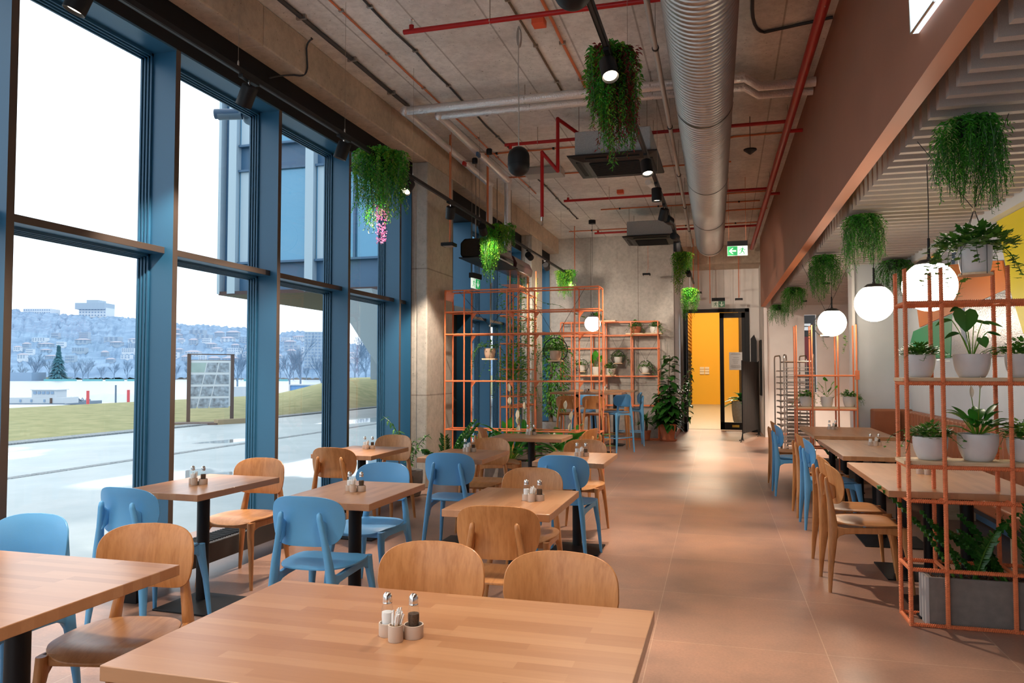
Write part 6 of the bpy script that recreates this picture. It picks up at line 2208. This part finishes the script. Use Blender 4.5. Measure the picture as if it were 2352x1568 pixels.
# --- ivy over the slender tower, and a ficus behind the bar table
t = thing('climbing_ivy', 'bright climbing ivy growing all over the slender tower frame', 'climbing plant', (-3.5, YT, 0))
mb = MB(); st = MB(); rd = random.Random(16)
for i in range(90):
    cx = rd.uniform(tx0, tx1 + 0.05); cy = rd.uniform(-0.03, ty)
    z_ = rd.uniform(1.0, 2.95)
    ivy_strand(mb, V3(cx, cy, z_), (rd.uniform(-0.4, 0.4), rd.uniform(-0.4, 0.4), -0.3), rd.uniform(0.3, 0.9), rd, 0.055, 1.2, stem=st, dens=0.035)
bush(mb, V3((tx0 + tx1) / 2 + 0.08, 0.0, 1.30), 0.26, 0.65, 420, rd, 0.065)
for s_ in (tx0, tx1 + 0.02):
    for k in range(3):
        ivy_strand(mb, V3(s_, ty * k / 2, 3.2), (0, 0, -1), 2.3, rd, 0.05, 0.0, stem=st, dens=0.045)
for v_ in range(len(mb.m)):
    mb.m[v_] = 1 if (v_ // 10) % 3 == 0 else 0
mb.build('foliage', ['leaf_ivy', 'leaf_lime'], t); st.build('stems', 'leaf_dark', t)
p = at_y(1266, 1000, 15.9)
t = thing('ficus_tree', 'dense ficus tree with braided trunk beside the window by the back wall', 'tree', (p.x, 15.9, 0))
pot(t, 0.22, 0.4, 'fibre_cement', 0.85)
MB().tube([(0, 0, 0.38), (-0.05, 0, 0.9), (0.0, 0, 1.4), (0.05, 0, 1.8)], [0.05, 0.045, 0.03, 0.015], 9).build('trunk', 'bark', t, smooth=True)
mb = MB(); rd = random.Random(17)
for i in range(1500):
    a = rd.uniform(0, 2 * PI); z_ = rd.uniform(0.55, 2.25); u = math.sqrt(rd.random())
    w_ = 0.34 * (0.6 + 0.4 * math.sin((z_ - 0.5) * 1.9))
    pp = V3(0.05 + w_ * u * math.cos(a), w_ * u * math.sin(a), z_)
    d = V3(math.cos(a), math.sin(a), rd.uniform(-1, 0.3)).normalized()
    mb.leaf(pp, d, d.cross(V3(0, 0, 1)), 0.085, 0.045, 0.2)
mb.build('leaves', 'leaf_ivy', t)
# plant in the corridor, seen through the glass leaf
p = at_y(1697, 910, 22.5)
t = thing('potted_philodendron', 'dark shaggy plant in a grey pot behind the glass door leaf', 'potted plant', (p.x + 0.12, 22.5, 0.006))
pot(t, 0.32, 0.62, 'fibre_cement', 0.85)
mb = MB(); rd = random.Random(18)
for i in range(60):
    a = rd.uniform(0, 2 * PI); el = rd.uniform(0.0, 1.2)
    d = V3(math.cos(a) * math.cos(el), math.sin(a) * math.cos(el), math.sin(el))
    mb.blade(V3(0, 0, 0.60), d, d.cross(V3(0, 0, 1)) + V3(0.001, 0, 0), rd.uniform(0.4, 0.75), 0.15, 0.5, 0, 5)
mb.build('leaves', 'leaf_dark', t)

# ================================================================ OUTSIDE
def m_ground(name, c1, c2, sc, rough=0.9, wet=None):
    m, n, b = nt(name)
    t = n.nodes.new('ShaderNodeTexCoord').outputs['Object']
    q = noise(n, t, sc, 6, 0.65)
    r = ramp(n, [(0.35, c1), (0.65, c2)])
    n.links.new(q.outputs['Fac'], r.inputs[0]); n.links.new(r.outputs[0], b.inputs['Base Color'])
    b.inputs['Roughness'].default_value = rough
    if wet:
        q2 = noise(n, t, 0.22, 3, 0.4, (1.8, 0.7, 1))
        r2 = ramp(n, [(0.60, (rough,) * 3), (0.63, (0.04,) * 3)])
        n.links.new(q2.outputs['Fac'], r2.inputs[0]); n.links.new(r2.outputs[0], b.inputs['Roughness'])
    return m


m_ground('pavement', (0.37, 0.44, 0.465), (0.45, 0.52, 0.545), 0.8, 0.55, True)
m_ground('lawn_green', (0.205, 0.225, 0.085), (0.34, 0.325, 0.155), 1.5)
m_ground('bank_grass', (0.20, 0.24, 0.17), (0.28, 0.30, 0.22), 0.3)
m_ground('gravel', (0.14, 0.17, 0.19), (0.36, 0.40, 0.42), 28)
m_ground('wooded_hill', (0.105, 0.20, 0.335), (0.20, 0.32, 0.47), 0.07)  # distance haze is mixed into these blue-grey hill colours
mat('river_water', (0.34, 0.41, 0.46), 0.3)
mat('far_wall', (0.33, 0.42, 0.52), 0.8)  # far tones: haze put into the pale blue colours
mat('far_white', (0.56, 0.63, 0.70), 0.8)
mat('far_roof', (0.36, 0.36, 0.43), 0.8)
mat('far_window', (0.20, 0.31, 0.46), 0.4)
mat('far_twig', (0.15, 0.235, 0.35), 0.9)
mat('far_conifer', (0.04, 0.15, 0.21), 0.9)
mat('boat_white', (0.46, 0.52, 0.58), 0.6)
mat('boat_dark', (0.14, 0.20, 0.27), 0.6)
mat('teal', (0.13, 0.40, 0.46), 0.7)
mat('rust_frame', (0.10, 0.065, 0.055), 0.7)
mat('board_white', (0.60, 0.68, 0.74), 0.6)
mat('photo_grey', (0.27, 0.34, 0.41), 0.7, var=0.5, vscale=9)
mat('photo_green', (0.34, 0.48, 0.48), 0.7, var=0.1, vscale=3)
mat('container_blue', (0.12, 0.30, 0.58), 0.6)
mat('pole_red', (0.60, 0.08, 0.09), 0.5)
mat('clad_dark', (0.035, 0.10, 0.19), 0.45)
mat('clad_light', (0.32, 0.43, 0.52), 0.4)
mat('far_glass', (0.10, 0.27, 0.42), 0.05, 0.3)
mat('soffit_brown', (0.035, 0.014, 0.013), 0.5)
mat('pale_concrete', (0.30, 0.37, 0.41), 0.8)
mat('timber', (0.34, 0.27, 0.17), 0.8)

GZ = -0.06
tag(MB().bx(-14.3, -4.2, -20, 60, GZ - 0.1, GZ).build('pavement', 'pavement'), 'wide pale concrete pavement outside the windows', 'pavement', kind='structure')
# lawn with a swelling mound to the right
v = []; f = []
NX, NY = 26, 60
for j in range(NY + 1):
    for i in range(NX + 1):
        x = -14.3 - (i / NX) ** 1.3 * 15; y = -25 + j / NY * 130
        q_ = Vector((x, y, 0.0)) - CP
        pxl = 1176 + FPX * q_.dot(RT) / max(1.0, q_.dot(FW)) if q_.dot(FW) > 1 else 0
        u_ = min(1, max(0, (pxl - 600) / 230)); u_ = u_ * u_ * (3 - 2 * u_)
        m_ = u_ * 1.05 * (1 - math.exp(-((x + 14.3) / 3.2) ** 2))
        edge = 0.0
        v.append((x, y, GZ + 0.02 + m_ - (0.0 if i < NX else 0.8)))
for j in range(NY):
    for i in range(NX):
        a = j * (NX + 1) + i
        f.append((a, a + NX + 1, a + NX + 2, a + 1))
tag(MB().add(v, f).build('lawn', 'lawn_green', smooth=True), 'yellowish winter lawn between pavement and river', 'lawn', kind='structure')
tag(MB().bx(-14.75, -14.25, -20, 60, GZ, GZ + 0.035).build('gravel_strip', 'gravel'), 'dark gravel strip along the lawn edge', 'gravel', kind='stuff')
q = MB()
for k in range(70):
    q.bx(-9.92, -9.74, 2 + k * 0.5, 2 + k * 0.5 + 0.47, GZ, GZ + 0.006)
tag(q.build('drain_channel', 'gravel'), 'long narrow drain channel across the pavement', 'drain')
tag(MB().bx(-3000, -28.5, -900, 2500, -3.0, -1.55).build('river', 'river_water'), 'pale river beyond the lawn', 'river', kind='structure')
tag(MB().bx(-900, -250, -400, 1200, -2.5, -0.6).build('far_bank', 'bank_grass'), 'low grassy far bank of the river', 'river bank', kind='structure')

# wooded hill: ridge heights follow the skyline seen from the hall
sky = [(-500, 742), (-200, 735), (0, 715), (30, 712), (60, 718), (120, 722), (200, 728), (260, 730), (330, 732), (400, 744), (470, 748), (570, 756), (640, 768), (680, 760), (745, 775), (800, 790), (880, 800), (960, 806), (1150, 812)]


def sky_y(px):
    for (a, ya), (b, yb) in zip(sky, sky[1:]):
        if a <= px <= b:
            return lerp(ya, yb, (px - a) / (b - a))
    return 800


rd = random.Random(77)
v = []; f = []
cols_ = list(range(-500, 1151, 6)); rows_ = 16
for i, px in enumerate(cols_):
    for k in range(rows_ + 1):
        u = k / rows_
        dist = 300 + 330 * u
        ytop = sky_y(px)
        hz = (854 - ytop) / FPX * 630 + CAM_H
        z = -1.0 + (hz + 1.0) * (1 - (1 - u) ** 1.35) + rd.uniform(-1.3, 1.3) * (0.3 + u)
        p = at(px, 854, dist)
        v.append((p.x, p.y, z))
for i in range(len(cols_) - 1):
    for k in range(rows_):
        a = i * (rows_ + 1) + k
        f.append((a, a + rows_ + 1, a + rows_ + 2, a + 1))
for i, px in enumerate(cols_):
    pass
tag(MB().add(v, f).build('wooded_hill', 'wooded_hill'), 'wooded hillside coloured in hazy blue across the river', 'hill', kind='structure')


def hill_pos(px, py):
    """distance on the hill for a picture row"""
    for k in range(41):
        u = k / 40
        dist = 300 + 330 * u
        hz = (854 - sky_y(px)) / FPX * 630 + CAM_H
        z = -1.0 + (hz + 1.0) * (1 - (1 - u) ** 1.35)
        if z >= CAM_H + (854 - py) / FPX * dist:
            return dist - 6
    return 620


def far_house(px, py, wpx, hpx, lab, roof=True, floors=3, d=None, m_='far_white', group='houses on the hillside', wins=4):
    d = d or hill_pos(px, py)
    base = at(px, py, d)
    s = d / FPX
    w, h = wpx * s, hpx * s
    t = thing('house', lab, 'house', base, YAW, group)
    hr = h * 0.68 if roof else h
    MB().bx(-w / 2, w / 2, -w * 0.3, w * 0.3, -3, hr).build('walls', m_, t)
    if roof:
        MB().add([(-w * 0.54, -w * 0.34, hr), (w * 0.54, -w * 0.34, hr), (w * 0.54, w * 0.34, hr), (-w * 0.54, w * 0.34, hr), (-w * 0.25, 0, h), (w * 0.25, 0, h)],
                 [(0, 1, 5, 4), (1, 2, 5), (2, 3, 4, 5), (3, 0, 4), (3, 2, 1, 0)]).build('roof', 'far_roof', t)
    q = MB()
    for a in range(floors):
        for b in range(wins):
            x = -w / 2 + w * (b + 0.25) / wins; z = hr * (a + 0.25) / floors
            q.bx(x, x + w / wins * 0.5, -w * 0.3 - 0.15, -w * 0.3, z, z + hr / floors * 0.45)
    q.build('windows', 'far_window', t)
    return t


LBH = 'small house in pale haze tint on the wooded hillside'
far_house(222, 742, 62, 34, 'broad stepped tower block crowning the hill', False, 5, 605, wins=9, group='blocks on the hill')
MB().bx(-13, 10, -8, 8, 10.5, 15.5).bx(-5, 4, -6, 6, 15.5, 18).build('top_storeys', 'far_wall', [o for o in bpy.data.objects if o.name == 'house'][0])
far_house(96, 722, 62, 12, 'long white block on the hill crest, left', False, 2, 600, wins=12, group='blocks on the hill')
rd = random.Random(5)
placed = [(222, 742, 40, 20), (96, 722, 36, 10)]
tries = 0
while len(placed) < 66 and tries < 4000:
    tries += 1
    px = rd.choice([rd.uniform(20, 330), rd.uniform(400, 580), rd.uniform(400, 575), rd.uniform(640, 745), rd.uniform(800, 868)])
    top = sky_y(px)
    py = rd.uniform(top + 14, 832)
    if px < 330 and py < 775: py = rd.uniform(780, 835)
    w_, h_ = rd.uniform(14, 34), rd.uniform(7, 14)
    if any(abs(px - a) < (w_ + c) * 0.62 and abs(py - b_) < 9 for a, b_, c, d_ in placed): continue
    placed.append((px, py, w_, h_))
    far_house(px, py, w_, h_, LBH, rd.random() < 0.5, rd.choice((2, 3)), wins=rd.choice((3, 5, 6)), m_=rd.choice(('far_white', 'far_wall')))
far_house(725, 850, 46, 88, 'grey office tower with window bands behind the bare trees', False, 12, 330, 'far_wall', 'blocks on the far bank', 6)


def bare_tree(px, py, hpx, d, lab, seed, m_='far_twig', group='bare trees across the river', spread=0.5):
    base = at(px, py, d); s = d / FPX; H = hpx * s
    t = thing('bare_tree', lab, 'tree', base, 0, group)
    rd = random.Random(seed); tr = MB(); br = MB()
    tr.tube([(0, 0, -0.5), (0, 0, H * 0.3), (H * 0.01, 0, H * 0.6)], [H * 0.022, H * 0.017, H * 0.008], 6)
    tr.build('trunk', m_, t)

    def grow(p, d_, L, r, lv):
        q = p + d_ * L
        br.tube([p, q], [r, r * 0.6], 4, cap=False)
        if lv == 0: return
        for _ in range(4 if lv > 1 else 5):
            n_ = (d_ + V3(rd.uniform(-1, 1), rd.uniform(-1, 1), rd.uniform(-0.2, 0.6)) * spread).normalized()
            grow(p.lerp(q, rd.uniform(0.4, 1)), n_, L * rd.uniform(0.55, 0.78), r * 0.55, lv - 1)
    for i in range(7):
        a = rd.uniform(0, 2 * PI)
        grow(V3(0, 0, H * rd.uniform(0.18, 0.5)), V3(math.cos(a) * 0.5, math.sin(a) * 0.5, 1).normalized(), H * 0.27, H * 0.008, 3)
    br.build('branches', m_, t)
    return t


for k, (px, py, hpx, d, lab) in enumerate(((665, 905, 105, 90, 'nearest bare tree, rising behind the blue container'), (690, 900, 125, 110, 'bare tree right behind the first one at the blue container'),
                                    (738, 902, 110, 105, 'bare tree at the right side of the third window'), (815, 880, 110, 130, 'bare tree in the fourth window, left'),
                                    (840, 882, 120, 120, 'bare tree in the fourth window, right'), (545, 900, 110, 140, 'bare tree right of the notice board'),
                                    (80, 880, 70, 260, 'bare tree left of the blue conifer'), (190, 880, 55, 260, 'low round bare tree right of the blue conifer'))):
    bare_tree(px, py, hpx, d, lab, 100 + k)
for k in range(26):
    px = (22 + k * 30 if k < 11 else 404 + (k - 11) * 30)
    bare_tree(px, 876, 38 + (k * 7) % 24, 285 + (k % 2) * 14, 'haze tinted bare tree in the row along the far river bank', 200 + k, group='far bank tree row')
# conifer
p = at(133, 884, 262); H = 92 * 262 / FPX
t = thing('conifer', 'single blue green conifer on the far bank', 'tree', p)
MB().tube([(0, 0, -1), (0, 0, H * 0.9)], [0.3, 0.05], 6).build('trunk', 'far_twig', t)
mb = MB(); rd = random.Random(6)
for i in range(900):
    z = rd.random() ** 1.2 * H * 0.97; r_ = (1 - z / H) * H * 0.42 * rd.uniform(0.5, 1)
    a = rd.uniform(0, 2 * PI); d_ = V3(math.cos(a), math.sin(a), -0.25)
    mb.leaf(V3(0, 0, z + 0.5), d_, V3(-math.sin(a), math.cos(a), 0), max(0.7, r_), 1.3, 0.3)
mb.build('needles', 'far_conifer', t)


def flat_box(name, pxa, pxb, pya, pyb, d, depth, m_, lab, cat, bevel=0, parent=None):
    a = at(pxa, pyb, d); b = at(pxb, pya, d); w = (b - a).dot(RT)
    o = MB().bx(0, w, 0, depth, 0, b.z - a.z).build(name, m_, loc=a, rot=(0, 0, YAW))
    return tag(o, lab, cat)


for k, (a, b) in enumerate(((100, 172), (190, 232), (242, 282), (292, 320), (440, 480), (560, 575), (640, 660))):
    flat_box('sports_fence', a, b, 870.5, 877, 250, 1.0, 'teal', 'teal fence panel of the sports ground across the river', 'fence')['group'] = 'teal fence panels'
o = flat_box('quay_wall', -60, 1000, 880, 889, 245, 2, 'far_wall', 'pale quay wall on the far river bank', 'wall')
o = flat_box('boathouse', 22, 72, 855, 882, 255, 8, 'far_window', 'low dark boathouse with pale roof on the far bank', 'boathouse')
# moored boats
hb = thing('houseboat', 'long white houseboat with wheelhouse moored by the lawn', 'boat', at(75, 927, 62), YAW)
s = 62 / FPX
MB().bx(-57 * s, 70 * s, 0, 2.2, 0, 14 * s).build('hull', 'boat_white', hb)
MB().bx(-8 * s, 48 * s, 0.3, 1.8, 14 * s, 31 * s).build('wheelhouse', 'boat_white', hb)
MB().bx(-10 * s, 52 * s, 0.2, 1.9, 31 * s, 33 * s).build('roof', 'far_white', hb)
q = MB()
for x in (-4, 6, 16, 26, 36): q.bx(x * s, (x + 7) * s, 0.25, 0.3, 22 * s, 28 * s)
for x in (-30, -5, 25): q.bx(x * s, (x + 4) * s, -0.05, 0.0, 4 * s, 10 * s)
q.build('windows', 'far_window', hb)
MB().bx(40 * s, 45 * s, -0.06, 0, 1 * s, 13 * s).build('door', 'rust_frame', hb)
MB().bx(-57 * s, 72 * s, -0.05, 0.1, -1.5 * s, 1 * s).build('waterline', 'boat_dark', hb)
cb = thing('cargo_barge', 'dark barge deck with heaped beams beside the houseboat', 'boat', at(168, 928, 69), YAW)
rd = random.Random(9)
MB().bx(-25 * s, 28 * s, 0, 3, -1 * s, 7 * s).build('hull', 'boat_dark', cb)
q = MB()
for i in range(26):
    a = V3(rd.uniform(-22, 22) * s, rd.uniform(0, 2), 7 * s); q.tube([a, a + V3(rd.uniform(-9, 9) * s, rd.uniform(-1, 1), rd.uniform(2, 11) * s)], 0.05, 4)
q.build('beams', 'boat_dark', cb)
tb = thing('tarpaulin_barge', 'low barge covered by a pale wavy tarpaulin', 'boat', at(262, 925, 78), YAW)
s = 78 / FPX
v = []; f = []
for j in range(5):
    for i in range(31):
        v.append((-75 * s + i * 5 * s, j * 1.1, (12 + 5 * math.sin(i * 1.1) * math.cos(j) + (6 - abs(j - 2) * 3)) * s if 0 < j < 4 else 1 * s))
for j in range(4):
    for i in range(30):
        a = j * 31 + i; f.append((a, a + 1, a + 32, a + 31))
MB().add(v, f).build('tarpaulin', 'boat_white', tb, smooth=True)
MB().bx(-76 * s, 76 * s, 0, 4.3, -2 * s, 1 * s).build('hull', 'far_wall', tb)
for k, (px, y0_, y1_, m_, lab) in enumerate(((202, 897, 930, 'pole_red', 'red mooring pole at the tarpaulin barge, left'), (295, 895, 930, 'pole_red', 'red mooring pole at the tarpaulin barge, right'), (266, 884, 923, 'boat_dark', 'dark mooring pole between the two red poles'))):
    a = at(px, y1_, 60); b = at(px, y0_, 60)
    tag(MB().tube([V3(0, 0, -1), b - a], 0.11 if k < 2 else 0.07, 8).build('mooring_pole', m_, loc=a), lab, 'pole')
flat_box('concrete_block', 213, 238, 930, 944, 42, 0.8, 'far_wall', 'pale concrete block on the river edge of the lawn', 'concrete block')
flat_box('white_kiosk', 534, 557, 888, 923, 62, 2.0, 'boat_white', 'white ribbed kiosk right of the notice board', 'kiosk')
ct = thing('blue_container', 'blue site container with pale frame on the lawn edge', 'container', at(700, 907, 70), YAW)
s = 70 / FPX
MB().bx(-34 * s, 16 * s, 0, 2.2, 0, 22 * s).build('blue_wall', 'container_blue', ct)
MB().bx(-36 * s, 32 * s, -0.1, 2.3, 22 * s, 24.5 * s).bx(-36 * s, -33.5 * s, -0.1, 0, 0, 22 * s).bx(16 * s, 32 * s, 0, 2.2, 0, 22 * s).build('frame', 'boat_white', ct)
MB().bx(21 * s, 26 * s, -0.05, 0, 7 * s, 17 * s).build('window', 'boat_dark', ct)
MB().bx(32 * s, 44 * s, 0.4, 2.2, 0, 22 * s).build('blue_end', 'container_blue', ct)
vn = thing('parked_van', 'small white van parked by the blue container', 'car', at(680, 918, 60), YAW)
s = 60 / FPX
MB().prism([(-11 * s, 0), (-10 * s, 4 * s), (-6 * s, 8 * s), (8 * s, 8 * s), (11 * s, 4 * s), (11 * s, 0)], 0, 1.7, 'Y').build('body', 'boat_white', vn)
MB().prism([(-6 * s, 5 * s), (-4.5 * s, 7.2 * s), (6.5 * s, 7.2 * s), (8 * s, 5 * s)], -0.02, 0, 'Y').build('windows', 'far_window', vn)
for x in (-7, 6):
    MB().tube([(x * s, -0.05, 0.0), (x * s, 0.15, 0.0)], 0.3, 12).build('wheel', 'boat_dark', vn)

# notice board outside
a = at_z(432, 970, GZ); b = at_z(532, 967, GZ)
nb = thing('notice_board', 'rusty framed outdoor board with old photographs on the lawn edge', 'notice board', (a.x, a.y, GZ), math.atan2(b.y - a.y, b.x - a.x))
Wb = (b - a).length; hz = at_y(430, 812, a.y).z - GZ
for x in (0, Wb):
    MB().bx(x - 0.05, x + 0.05, -0.04, 0.04, 0, hz).build('post', 'rust_frame', nb)
MB().bx(-0.05, Wb + 0.05, -0.04, 0.04, hz - 0.03, hz).bx(0, Wb, -0.01, 0.01, hz - 0.20, hz - 0.185).build('top_bar', 'rust_frame', nb)
MB().bx(0.0, Wb - 0.05, -0.015, 0.015, 0.46, hz - 0.20).build('panel', 'board_white', nb)
for r_ in range(4):
    xs = [0.04, 0.52, 0.86, Wb - 0.07]
    sh = -0.07 * r_
    zt_b = hz - 0.27 - r_ * 0.36
    for c_ in range(3):
        xa, xb_ = xs[c_] + (sh if c_ else 0), xs[c_ + 1] + (sh if c_ < 2 else 0) - 0.03
        MB().prism([(xa, zt_b), (xb_, zt_b), (xb_ - (0.06 if c_ < 2 else 0), zt_b - 0.29), (xa - (0.06 if c_ else 0), zt_b - 0.29)], -0.020, -0.0155, 'Y').build('photograph', 'photo_green' if (r_, c_) == (0, 0) else 'photo_grey', nb)
tag(MB().bx(-0.45, 0.45, -0.10, 0.10, 0, 0.14).build('timber_beam', 'timber', loc=at_z(528, 973, GZ), rot=(0, 0, 1.2)), 'short timber beam lying at the right board post', 'beam')
tag(MB().bx(-0.9, 0.42, -0.35, 0.35, 0, 0.05).build('board_plinth', 'rust_frame', loc=at_z(470, 974, GZ), rot=(0, 0, 0.4)), 'flat steel edged plinth under the notice board', 'plinth')

# cantilevered office wing: its end face looks back along the hall
YW = 22.0
cw = at_y(502, 671, YW)
HW = 14.0; WW = -4.6 - cw.x
wg = thing('office_wing', 'dark blue clad office wing raised high over the lawn', 'building', (cw.x, YW, cw.z))
MB().bx(0.05, WW, 0.25, 20, 0.02, HW).build('core', 'clad_dark', wg)
MB().bx(0, WW, 0.0, 20, -0.10, 0.02).build('soffit', 'soffit_brown', wg)
fx = [at_y(px, 500, YW).x - cw.x for px in (504, 533, 710)]
pit = fx[2] - fx[1]
fx += [fx[2] + pit, fx[2] + 2 * pit, fx[2] + 3 * pit]
for i, x_ in enumerate(fx):
    if x_ > WW: continue
    w_ = 0.05 if i == 0 else 0.15
    MB().bx(x_ - w_, x_ + w_, -0.02, 0.30, -0.06, HW).build('fin', 'clad_light', wg)
fl_ = [at_y(620, y_, YW).z - cw.z for y_ in (598, 388, 325)]
Hf = fl_[2] - fl_[0]
edges = [0.12] + fx[1:]
for lvl in range(4):
    za, zb2 = fl_[0] + lvl * Hf, fl_[1] + lvl * Hf
    for i in range(len(edges) - 1):
        xa = edges[i] + (0.05 if i == 0 else 0.17); xb_ = edges[i + 1] - 0.17
        if xb_ > WW: continue
        if xb_ - xa < 0.2: continue
        fr_ = MB().bx(xa, xb_, 0.16, 0.24, za, zb2).build('window', 'far_glass', wg)
        f_ = MB().bx(xa, xb_, 0.06, 0.2, za - 0.07, za).bx(xa, xb_, 0.06, 0.2, zb2, zb2 + 0.07)
        if xb_ - xa > 1.2:
            xm_ = xa + (xb_ - xa) * 0.55
            f_.bx(xm_ - 0.04, xm_ + 0.04, 0.08, 0.2, za, zb2)
            MB().bx(xa + 0.05, xm_ - 0.7, 0.145, 0.158, za, zb2).build('blind', 'clad_light', fr_)
        f_.build('frame', 'clad_dark', fr_)
# slanting concrete legs
for k, (top_, bot_) in enumerate((((812, 668, 24.0), (948, 930, 24.5)), ((700, 560, 30.0), (1010, 960, 31.0)))):
    P = at(top_[0], top_[1], top_[2]); Q = at(bot_[0], bot_[1], bot_[2])
    if k == 1: continue
    w_ = 0.55
    tag(MB().loft([[Q + V3(-0.25, -0.25, 0), Q + V3(0.25, -0.25, 0), Q + V3(0.25, 0.25, 0), Q + V3(-0.25, 0.25, 0)], [P + V3(-w_, -w_, 0), P + V3(w_ * 1.6, -w_, 0), P + V3(w_ * 1.6, w_, 0), P + V3(-w_, w_, 0)]]).build('slanted_pillar', 'pale_concrete'), 'slanted pale concrete pillar carrying the raised office wing', 'pillar')
ob = thing('white_building', 'white building with blue ribbon windows behind the slanted pillar', 'building', at(843, 930, 46), YAW)
s = 46 / FPX
MB().bx(3 * s, 260 * s, 0, 6, 125 * s, 185 * s).build('upper_walls', 'far_white', ob)
MB().bx(5 * s, 250 * s, -0.06, 0.0, 142 * s, 172 * s).build('ribbon_window', 'far_glass', ob)
MB().bx(3 * s, 260 * s, 0.6, 6, 20 * s, 125 * s).build('lower_walls', 'far_wall', ob)

# surveillance camera on the outside of the second mullion
p = at_y(578, 272, 5.78)
cc = thing('security_camera', 'grey bullet camera fixed outside the second window mullion', 'camera', (-4.40, 5.80, at(578, 272, 6.6).z))
pc = at(578, 270, 7.0)
cc.location = (-4.215, pc.y / abs(pc.x) * 4.215, CAM_H + (pc.z - CAM_H) / abs(pc.x) * 4.215)
mat('cam_grey', (0.12, 0.20, 0.27), 0.4)
MB().lathe([(0.075, 0), (0.075, 0.03), (0.05, 0.05)], n=24, M=Matrix.Rotation(-PI / 2, 4, 'X') @ Matrix.Rotation(PI, 4, 'X')).build('mount', 'cam_grey', cc, smooth=True)
MB().tube([(0, -0.05, 0), (-0.04, -0.09, 0)], 0.018, 10).build('joint', 'cam_grey', cc, smooth=True)
MB().tube([(-0.04, -0.09, 0), (-0.24, -0.16, -0.01)], 0.042, 18).build('body', 'cam_grey', cc, smooth=True)
MB().tube([(-0.06, -0.095, 0.012), (-0.27, -0.17, 0.002)], 0.045, 18).build('sun_shield', 'clad_dark', cc, smooth=True)
MB().tube([(-0.242, -0.161, -0.01), (-0.246, -0.163, -0.01)], 0.03, 16).build('lens', 'black_matt', cc)
